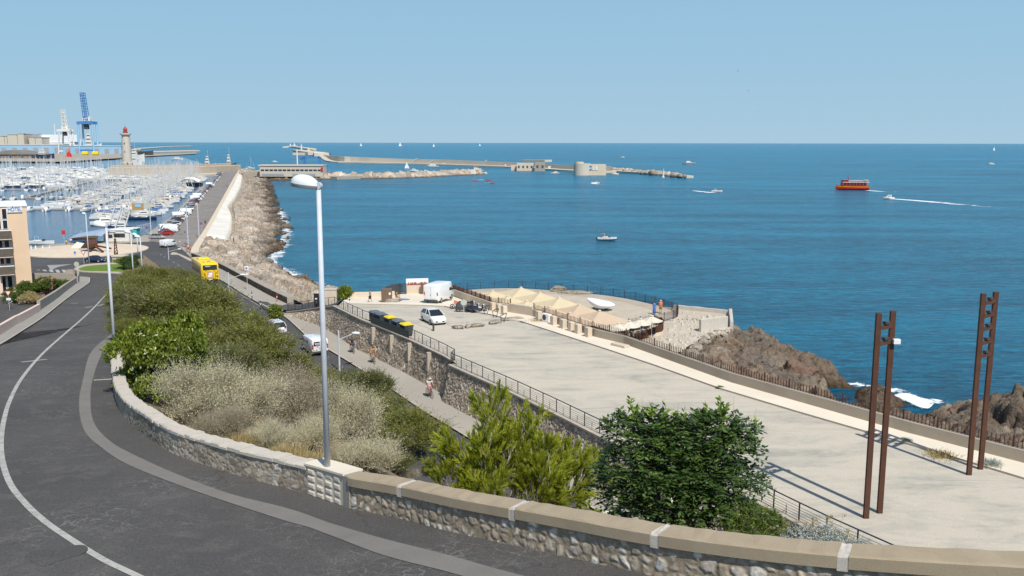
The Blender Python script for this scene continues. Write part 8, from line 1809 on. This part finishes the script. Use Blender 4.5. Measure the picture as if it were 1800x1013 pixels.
# ============================================================ BOATS
def hull_mb(L, B, H, bow=.32, stern=.8):
    mb = MB(); secs = []
    for (t, w_, zk, sh) in [(-.5, stern, .05, .92), (-.3, .95, -.25, .9), (0, 1.0, -.35, .92), (.2, .88, -.3, .97), (.36, .55, -.15, 1.05), (.46, .22, .1, 1.12), (.5, .03, .35, 1.18)]:
        w2 = B/2*w_; secs.append([(t*L, -w2*.55, zk*H), (t*L, -w2*.92, .35*H), (t*L, -w2, sh*H), (t*L, w2, sh*H), (t*L, w2*.92, .35*H), (t*L, w2*.55, zk*H)])
    mb.loft(secs); return mb
def sailboat(L, hullm, coverm, name='sailing_boat', ketch=False):
    o = empty(name); B = L*.31; H = L*.105+.1; hull_mb(L, B, H).build('hull', hullm, o)
    mb = MB(); mb.loft([[(x*L, -B*w_, H*.9), (x*L, -B*w_*.8, H*.9+h), (x*L, B*w_*.8, H*.9+h), (x*L, B*w_, H*.9)] for x, w_, h in ((-.2, .3, .42), (-.05, .3, .5), (.12, .24, .4), (.24, .12, .1))]); mb.build('cabin', MT['wp'], o)
    mb = MB(); [mb.box((-.03*L, s*B*.285, H*.9+.26), (.28*L, .03, .14)) for s in (-1, 1)]; mb.build('cabin_windows', MT['glass'], o)
    mh = L*1.28; mb = MB(); mb.tube([(.06*L, 0, H), (.06*L, 0, mh)], [.10, .07], 5);
    for z in (.45, .72): mb.tube([(.06*L, -B*.38, mh*z), (.06*L, B*.38, mh*z)], .045, 3)
    m_ = mb.build('mast', MT['rope'], o)
    mb = MB(); mb.tube([(.06*L, 0, mh*.98), (.5*L, 0, H*1.15)], .02, 3); mb.tube([(.06*L, 0, mh*.98), (-.5*L, 0, H)], .015, 3); [mb.tube([(.06*L, 0, mh*.95), (.06*L, s*B*.38, mh*.72), (.05*L, s*B*.48, H)], .014, 3) for s in (-1, 1)]; mb.build('rigging', MT['rope'], m_)
    MB().tube([(.08*L, 0, mh*.86), (.47*L, 0, H*1.6)], .075, 5).build('furled_jib', MT['canvas_w'], o)
    MB().tube([(.06*L, 0, H+.95), (-.2*L, 0, H+.95), (-.36*L, 0, H+.9)], [.2, .24, .12], 6).build('boom_cover', coverm, o)
    if coverm in (MT['boatblue'], MT['navy']): MB().loft([[(x*L, -B*.32, H+.5), (x*L, -B*.26, H+h), (x*L, B*.26, H+h), (x*L, B*.32, H+.5)] for x, h in ((-.22, 1.2), (-.3, 1.3), (-.36, 1.0))]).build('sprayhood', coverm, o)
    return o
def motorboat(L, hullm, name='motor_boat', fly=False, open_=False, stripe=None, top=None):
    o = empty(name); B = L*.34; H = L*.12+.15; hull_mb(L, B, H, stern=.92).build('hull', hullm, o)
    if stripe: hull_mb(L*1.005, B*1.01, H*.45, stern=.92).build('lower_hull', stripe, o)
    if not open_:
        MB().loft([[(x*L, -B*w_, H*.92), (x*L, -B*w_*.8, H*.92+h), (x*L, B*w_*.8, H*.92+h), (x*L, B*w_, H*.92)] for x, w_, h in ((-.22, .36, 1.0+.04*L), (.05, .34, 1.0+.04*L), (.2, .28, .35), (.36, .14, .1))]).build('cabin', MT['wp'], o)
        MB().loft([[(x*L, -B*w_, H*.92+h0), (x*L, -B*w_*.92, H*.92+h1), (x*L, B*w_*.92, H*.92+h1), (x*L, B*w_, H*.92+h0)] for x, w_, h0, h1 in ((-.18, .345, .5, .85), (.04, .335, .5, .85), (.13, .31, .4, .5))]).build('windows', MT['glass'], o)
        if fly: MB().box((-.08*L, 0, H*.92+1.25+.04*L), (.22*L, B*.5, .4), bev=.05).build('flybridge', MT['wp'], o)
    else:
        MB().loft([[(x, -B*.26, H), (x-.1, -B*.2, H+.55), (x-.1, B*.2, H+.55), (x, B*.26, H)] for x in (.1*L, .14*L)]).build('windscreen', MT['glass'], o); MB().box((-.1*L, 0, H+.1), (.3*L, B*.5, .25), bev=.05).build('seats', top or MT['wp'], o)
        mb = MB(); mb.tube([(-.12*L, -B*.4, H), (-.16*L, -B*.36, H+1.2), (-.16*L, B*.36, H+1.2), (-.12*L, B*.4, H)], .03, 5); mb.build('arch', MT['wp'], o)
    MB().box((-.5*L-.15, 0, H*.6), (.3, .35, .9), bev=.05).build('outboard', MT['black'] if not fly else MT['grey'], o); return o
kinds = [('white sailing boat with a blue sail cover', sailboat(10.5, MT['wp'], MT['boatblue']), 10.5), ('white sailing boat with a cream sail cover', sailboat(9.5, MT['wp'], MT['canvas_w']), 9.5), ('white sailing boat with a white boom cover', sailboat(11.5, MT['white_car'], MT['canvas_w']), 11.5),
         ('dark-hulled sailing boat', sailboat(10.5, MT['navy'], MT['canvas_w']), 10.5), ('white sailing boat with a dark blue cover', sailboat(9, MT['white_car'], MT['navy']), 9), ('white cabin cruiser', motorboat(8.5, MT['wp'], fly=True), 8.5), ('small white motor boat', motorboat(6.5, MT['white_car']), 6.5), ('red-trimmed sailing boat', sailboat(9, MT['wp'], MT['red']), 9)]
used_k = set(); rb_ = random.Random(99)
def boat_inst(k, p, rz_, label, group, s=1.0):
    o = kinds[k][1] if k not in used_k else copy_tree(kinds[k][1]); used_k.add(k); o.location = (p[0], p[1], .05); o.rotation_euler = (0, 0, rz_); o.scale = (s, s, s*rb_.uniform(.92, 1.1)); tag(o, label, 'boat', group); return o
MD = math.atan2(832-228, -252+82)       # direction of the mole, pontoons run parallel to it
dv = Vector((math.cos(MD), math.sin(MD), 0)); nv_ = Vector((-dv.y, dv.x, 0))       # nv_ points left (away from the mole)
rows_def = []   # (start point, length, left side?, right side?, name)
def pontoon(p0, L, nm, d=None):
    d = d or dv; o = empty('pontoon', (0, 0, 0)); tag(o, nm, 'pontoon', 'marina pontoons'); mid = p0+d*L/2
    q = MB().box((mid.x, mid.y, .45), (L, 2.2, .5), math.atan2(d.y, d.x)).build('deck', MT['concrete'], o); mb = MB()
    for k in range(int(L/24)): c = p0+d*(12+24*k); mb = MB().cyl((c.x, c.y, -.5), .22, 3.2, 6); mb.build('pile', MT['galv'], o)
B1 = G(207, 393, 0); B2 = G(118, 368, 0); B3 = G(14, 350, 0); B4 = G(-40, 326, 0)
ponds = [(G(285, 372, 0), 330, 'short pontoon line of berths along the mole quay', 'quayside row'), (G(212, 388, 0)-nv_*0, 400, 'pontoon nearest the mole quay', 'nearest pontoon'), (B2+nv_*0, 360, 'second pontoon from the mole', 'second pontoon'), (G(40, 350, 0), 330, 'third pontoon from the mole', 'third pontoon'), (G(-10, 330, 0), 260, 'fourth pontoon from the mole', 'fourth pontoon')]
cnt = {}; total = 0
def fill(p0, L, side, nm, sp, d, nrm, jit=.3, prob=.66, group='boats moored in the marina', kset=None):
    global total; s = rb_.uniform(0, 2); n = 0
    while s < L:
        k = rb_.choices(range(8), [5, 5, 4, 1.3, 4, 1.8, 1.8, .7])[0] if kset is None else rb_.choice(kset); n += 1
        if rb_.random() < prob and total < 292:
            Lb = kinds[k][2]; c = p0+d*s+nrm*side*(1.6+Lb/2); px = 900+c.x/c.y*F/1.0
            if px > -25: boat_inst(k, c, math.atan2(nrm.y, nrm.x)+(math.pi if rb_.random() < .35 else 0)+rb_.uniform(-.04, .04), '%s, %s berth, %s side, %s' % (kinds[k][0], ordw(n), 'left' if side > 0 else 'right', nm), group); total += 1
        s += kinds[k][2]*.33+rb_.uniform(.6, 1.8)
for (p0, L, lab, nm) in ponds:
    if nm != 'quayside row': pontoon(p0, L, lab)
# transverse rows, bows toward us
def trow(x0, y0, x1, y1, nm, kset=None, sp=0):
    a, b = G(x0, y0, 0), G(x1, y1, 0); d = (b-a); L = d.length; d.normalize(); pontoon(a+Vector((0, 6.5, 0)), L, 'floating pontoon of the '+nm+' in the marina', d); n = Vector((-d.y, d.x, 0)); fill(a+Vector((0, 5, 0)), L, -1, nm, 0, d, n, kset=kset)
trow(46, 372, 236, 371, 'front cross row', [5, 6, 0, 1, 6, 2, 3]); trow(-8, 352, 108, 350, 'second cross row'); trow(0, 336, 150, 334, 'third cross row'); trow(0, 322, 170, 320, 'fourth cross row')
for (p0, L, lab, nm) in ponds:
    for side in ((1,) if nm == 'quayside row' else (-1, 1)): fill(p0, L, side, nm, 0, dv, nv_)
# everything farther off: one mass of small hulls and masts
mb = MB(); rm = random.Random(5); ns = 0
for k in range(480):
    x = rm.uniform(-15, 345); y = rm.uniform(296, 330)-(0 if x < 250 else 0);
    if (x > 300 and y < 308) or (x > 120 and y > 318): continue
    p = G(x, y, 0);
    if x > 186 and p.y > 730: continue
    L = rm.uniform(8, 12); a = math.atan2(nv_.y, nv_.x)+rm.uniform(-.1, .1); ca, sa_ = math.cos(a), math.sin(a)
    mb.mi = 1 if rm.random() < .12 else 0; mb.box((p.x, p.y, .6), (L, L*.3, 1.2), a, taper=1.1); mb.mi = 0; mb.box((p.x, p.y, 1.5), (L*.4, L*.22, .7), a, taper=.8); mb.mi = 2; mb.box((p.x+ca*.06*L, p.y+sa_*.06*L, L*.68), (.17, .17, L*1.3), a); mb.mi = 3 if rm.random() < .4 else 0; mb.box((p.x-ca*.15*L, p.y-sa_*.15*L, 2.2), (L*.4, .35, .35), a)
    ns += 1
o = mb.build('far_moored_boats', [MT['wp'], MT['navy'], MT['rope'], MT['boatblue']]); tag(o, 'mass of small far-off moored boats and their masts below the lighthouse', 'boats', None, 'stuff')
print('boats', total, ns)
for k in range(8):
    if k not in used_k:
        for c in list(kinds[k][1].children_recursive)+[kinds[k][1]]: bpy.data.objects.remove(c)
# white tent over the work boats near the mole end and workboats by the quay
o = empty('boat_shelter', wpt(332, 560, 0)); tag(o, 'white curved roof shelter over berths beside the mole quay', 'shelter'); k = 560/F
MB().loft([[(x*k, y_, z) for y_, z in ((-4, h-1.0), (0, h), (4, h-1.0))] for x, h in ((-18, 9*k*2.2-2), (-8, 9*k*2.5-1), (6, 9*k*2.5-1), (17, 9*k*2.2-2))]).build('roof', MT['wp'], o)
for x in (-15, -5, 5, 14): MB().cyl((x*k, 0, 0), .2, 5.5, 6).build('post', MT['galv'], o)
MB().box((4*k, 2, 2.2), (9, 3, 2.6)).build('cabin', MT['darkgrey'], o)
mbl = [(72, 431, 0, 'grey motor boat lying alone at the quay behind the bollards', 'wp', 7.5, True), (150, 421, 10, 'open boat with a brown cover moored left of the awning', 'wood', 7, True), (190, 397, 20, 'white workboat with a tall bridge moored by the gangway', 'wp', 11, False), (212, 404, 180, 'white and dark workboat beside the gangway', 'navy', 9, False)]
for (x, y, r_, lab, mt, L, op_) in mbl:
    p = G(x, y, 0); o = motorboat(L, MT[mt], open_=op_); o.location = (p.x, p.y, .1); o.rotation_euler = (0, 0, math.radians(r_)); tag(o, lab, 'boat')
for i, (x, y) in enumerate([(209, 408), (198, 404)]):
    p = G(x, y, 0); mb = MB(); [mb.box((s*1.4, 0, 4), (.35, .35, 8)) for s in (-1, 1)]; mb.box((0, 0, 8), (3.2, .35, .5)); mb.box((0, 0, 5), (3.0, .3, .3)); o = mb.build('boat_gantry', MT['wp']); o.location = p; o.rotation_euler = (0, .35, 0); tag(o, 'white inclined boat gantry beside the quay lamp, %s one' % ('right' if i == 0 else 'left'), 'gantry')
# ---- boats out on the bay
def wake(path, w0, w1, lab, dens=None, seed=1):
    P = np.array(byidx(path, 120)); T = np.gradient(P[:, :2], axis=0); T /= np.linalg.norm(T, axis=1)[:, None]; Nn = np.stack([T[:, 1], -T[:, 0]], -1); m = 11; s = np.linspace(-1, 1, m); u = np.linspace(0, 1, 120); ww = w0+(w1-w0)*u
    V = np.zeros((120, m, 3)); V[..., 0] = P[:, 0][:, None]+Nn[:, 0][:, None]*s*ww[:, None]; V[..., 1] = P[:, 1][:, None]+Nn[:, 1][:, None]*s*ww[:, None]; V[..., 2] = .08; c = ((1.15-u)[:, None]*(1-.7*np.abs(s)**3))[..., None]*np.ones(3)
    o = np_mesh('wake', V.reshape(-1, 3), grid_faces(120, m), MT['wake'], col=c.reshape(-1, 3)); tag(o, lab, 'wake', None, 'stuff')
def sea_boat(o, x, y, rz_, lab, s=1.0, cat='boat', z=.1): p = G(x, y, 0); o.location = (p.x, p.y, z); o.rotation_euler = (0, 0, math.radians(rz_)); o.scale = (s, s, s); tag(o, lab, cat); return p
b1 = motorboat(5.6, MT['wp'], 'speedboat', open_=True, stripe=MT['navy'], top=MT['wp']); sea_boat(b1, 1067, 423, 0, 'white speedboat with a navy underside stopped in the middle of the bay')
for i, (dx, c_) in enumerate([(-1.2, 'red'), (-.6, 'ochre')]): p = b1.location; person('person in a %s top aboard the stationary speedboat' % ['red', 'tan'][i], (p.x+dx, p.y, .35), 0, 'sit', top=c_, legs='black')
MB().box((-1.2, 0, 1.75), (.9, 1.2, .05)).build('sunshade', MT['red'], b1)
# red and yellow excursion boat
eb_ = empty('excursion_boat'); L = 19.5; hull_mb(L, 5.2, 2.6, stern=.95).build('hull', MT['redlight'], eb_); hull_mb(L*1.003, 5.25, 2.15, stern=.95).build('rubbing_band', MT['yellow'], eb_)
hull_mb(L*1.006, 5.3, 1.9, stern=.95).build('lower_hull', MT['red'], eb_)
MB().box((-1.0, 0, 3.4), (14.5, 4.2, 1.9), bev=.15).build('saloon', MT['red'], eb_)
for s in (-1, 1):
    for k in range(7): MB().box((-7.0+k*1.95, s*2.12, 3.5), (1.5, .05, 1.2)).build('window', MT['glass'], eb_)
MB().box((-1.8, 0, 4.5), (15.5, 4.6, .2)).build('upper_deck', MT['wp'], eb_); MB().box((4.2, 0, 5.2), (3.4, 3.0, 1.5), bev=.1).build('wheelhouse', MT['red'], eb_); MB().box((4.5, 0, 5.4), (3.5, 3.1, .6)).build('wheelhouse_windows', MT['glass'], eb_)
mb = MB(); mb.tube([(2.5, 0, 5.9), (2.0, 0, 8.3)], .15, 6); mb.box((2.2, 0, 7.2), (.8, 1.6, .3)); mb.build('mast', MT['red'], eb_)
mb = MB(); [mb.tube([(x, s*2.2, 4.6), (x, s*2.2, 5.6)], .05, 4) for x in range(-9, 3, 1) for s in (-1, 1)]; [mb.tube([(-9, s*2.2, 5.6), (2, s*2.2, 5.6)], .06, 4) for s in (-1, 1)]; mb.build('guard_rail', MT['wp'], eb_)
mb = MB(); [mb.box((x, y_, 5.0), (.5, 1.2, .7)) for x in range(-8, 2, 2) for y_ in (-1, 1)]; mb.build('deck_seats', MT['orange'], eb_, ); MB().box((-8.2, 0, 5.9), (2.6, 4.2, .1)).build('awning', MT['yellow'], eb_)
sea_boat(eb_, 1497, 334, 176, 'red and yellow excursion boat crossing the bay towards the left', 1.0, 'boat')
wake([G(x, y, 0) for x, y in [(1524, 335), (1560, 337.5), (1620, 338.5)]], 2.0, 5.0, 'faint white wake trailing behind the red excursion boat')
b2 = motorboat(5.6, MT['wp'], 'motor_boat'); sea_boat(b2, 1562, 350, 175, 'small white cabin boat with a long wake heading left, below the red boat')
wake([G(x, y, 0) for x, y in [(1568, 350), (1610, 353), (1680, 359), (1760, 366), (1830, 371)]], 2.0, 8.0, 'long white wake of the small cabin boat stretching to the right')
b3 = motorboat(6.5, MT['wp'], 'motor_boat', open_=True); sea_boat(b3, 1260, 338, 3, 'fast open boat heading right with foam behind it, beyond the spit')
wake([G(x, y, 0) for x, y in [(1256, 339), (1240, 338), (1215, 335), (1160, 330)]], 3.0, 4.0, 'bright foam wake left of the fast open boat')
b4 = motorboat(6.0, MT['wp'], 'motor_boat', open_=True); sea_boat(b4, 1047, 323, 180, 'small white boat in spray heading left in front of the fort'); wake([G(x, y, 0) for x, y in [(1041, 323), (1055, 324), (1085, 326)]], 3.0, 3.0, 'short white wake of the boat in front of the fort')
b5 = motorboat(17, MT['grey'], 'motor_yacht', fly=True); sea_boat(b5, 1211, 289, 0, 'grey motor yacht beyond the outer spit on the open sea'); wake([G(x, y, 0) for x, y in [(1217, 289.8), (1205, 289.5), (1193, 288.8)]], 4, 3, 'thin wake line of the grey motor yacht')
b6 = motorboat(9, MT['wp'], 'motor_boat'); sea_boat(b6, 1095, 277.5, 178, 'tiny white motor boat on the open sea above the fort'); b7 = motorboat(9, MT['wp'], 'motor_boat'); sea_boat(b7, 1742, 289.5, 0, 'tiny white motor boat far out at the right')
def sailer(lab, x, y, hpx, jib=True):
    Y = Yz(y); o = empty('sailing_yacht', wpt(x, Y, 0), math.radians(25)); tag(o, lab, 'sailing boat'); h = hpx/F*Y; L = h*.75; hull_mb(L, L*.3, L*.09).build('hull', MT['wp'], o); MB().tube([(0, 0, 0), (0, 0, h)], L*.012, 5).build('mast', MT['rope'], o)
    m_ = MB().add([(-.02*L, 0, h*.98), (-.02*L, .0, h*.12), (-.42*L, .05*L, h*.12), (-.2*L, .05*L, h*.5)], [(0, 1, 2, 3)]); q = m_.build('mainsail', MT['tarp'], o); q.modifiers.new('t', 'SOLIDIFY').thickness = .1
    if jib: m_ = MB().add([(.02*L, 0, h*.9), (.45*L, 0, h*.1), (.05*L, .08*L, h*.14)], [(0, 1, 2)]); q = m_.build('jib', MT['tarp'], o); q.modifiers.new('t', 'SOLIDIFY').thickness = .1
for (x, y, h, lab) in [(634, 256.5, 6, 'tiny sailing boat on the horizon right of the far lighthouse'), (703, 256.8, 8, 'largest white sail on the horizon above the outer breakwater'), (762, 257.5, 6, 'dark distant sail on the horizon right of the white one'), (843, 256, 5, 'faintest sail on the horizon above the breakwater wall'), (1748, 262.5, 7, 'lone sail on the horizon at far right'), (510, 256.5, 5, 'left one of the two sails by the far lighthouse'), (517, 257, 6.5, 'right one of the two sails by the far lighthouse'), (714, 295.5, 13, 'white sailing boat under sail inside the outer breakwater'), ]: sailer(lab, x, y, h)
o = copy_tree(kinds[1][1]); p = G(440, 297, 0); o.location = (p.x, p.y, .05); o.rotation_euler = (0, 0, .2); tag(o, 'sailing boat with bare mast moored left of the flat-roofed building', 'boat'); o['group'] = 'boats by the mole end'
harb = [(728, 301.5, 9, 0, 'white motor cruiser anchored just above the inner rock breakwater'), (758, 292, 10, 3, 'pair-leading white cruiser near the breakwater stairs'), (762, 294, 12, 180, 'larger white cruiser just below its twin by the stairs'), (781, 290.5, 9, 0, 'white cruiser between the stairs and the light tower'), (843, 301, 8, 180, 'white boat passing the red-topped light tower'), (853, 291.8, 11, 0, 'white cruiser moored at the breakwater quay, first of its line'), (868, 292.6, 10, 2, 'white cruiser moored second along the breakwater quay'), (877, 293.2, 9, 0, 'white cruiser moored third along the breakwater quay'), (891, 294.2, 11, 0, 'white cruiser moored left of the beige blockhouse'), (955, 296.8, 9, 0, 'white boat moored right of the beige blockhouse'), (968, 298.5, 13, 3, 'large white cruiser left of the round fort'), (976, 306, 8, 180, 'white cabin boat under way below the round fort'), (1081, 307.5, 7, 0, 'small white boat below the dark rocks of the spit'), (690, 287.5, 12, 0, 'white motor yacht by the outer breakwater, left part'), (626, 283.5, 9, 0, 'small white boat at the left part of the outer quay'), (704, 303, 4, 0, 'tiny dinghy left of the anchored motor cruiser'), (748, 302, 4.5, 0, 'tiny orange-white dinghy above the rock breakwater'), (803, 291.5, 5, 0, 'tiny boat at mid harbour right of the cruisers'), (826, 291.5, 5, 0, 'tiny boat just left of the light tower'), (483, 285.5, 8, 0, 'small dark-hulled boat left of the blue gantry'), (312, 281.5, 18, 0, 'long low boat passing behind the masts right of the lighthouse')]
for (x, y, L, r_, lab) in harb: o = motorboat(L, MT['wp'], fly=L > 9); sea_boat(o, x, y, r_, lab)
# kayaks
for i, (x, y, c_) in enumerate([(835, 317.5, 'orange'), (844, 317, 'white_car'), (858, 318.5, 'orange'), (860, 317, 'red'), (857, 322.5, 'crane_pale'), (865, 323, 'red')]):
    p = G(x, y, 0); o = empty('kayak', (p.x, p.y, .1), rb_.uniform(-.4, .4)); tag(o, '%s kayak in the loose group below the red-topped light tower' % ['leftmost orange', 'white', 'upper right orange', 'topmost red', 'pale blue', 'rightmost red'][i], 'kayak', 'kayaks on the bay'); hull_mb(4.2, .8, .35).build('hull', MT[c_], o); person('%s kayaker sitting in the group of kayaks' % ['leftmost', 'second', 'upper right', 'topmost', 'lower left', 'rightmost'][i], (p.x, p.y, -.15), rb_.uniform(0, 6), 'sit', top=['orange', 'wp', 'red', 'orange', 'blue', 'red'][i], legs='black')
# gulls
for i, (x, y) in enumerate([(1297, 125), (1316, 160), (1331, 195)]):
    Y = 260; p = at_depth(x, y, Y); o = empty('gull', p, .5*i); tag(o, ['topmost', 'middle', 'lowest'][i]+' of three distant gulls in the sky', 'bird'); MB().tube([(-.3, 0, 0), (-.1, 0, .02), (.15, 0, .03), (.3, 0, .02)], [.02, .07, .07, .02], 8).build('body', MT['grey'], o)
    for s in (-1, 1): MB().add([(.1, 0, .03), (-.08, 0, .03), (-.05, s*.35, .16), (.08, s*.35, .16), (-.08, s*.7, .02)], [(0, 1, 2, 3), (3, 2, 4)]).build('wing', MT['grey'], o)
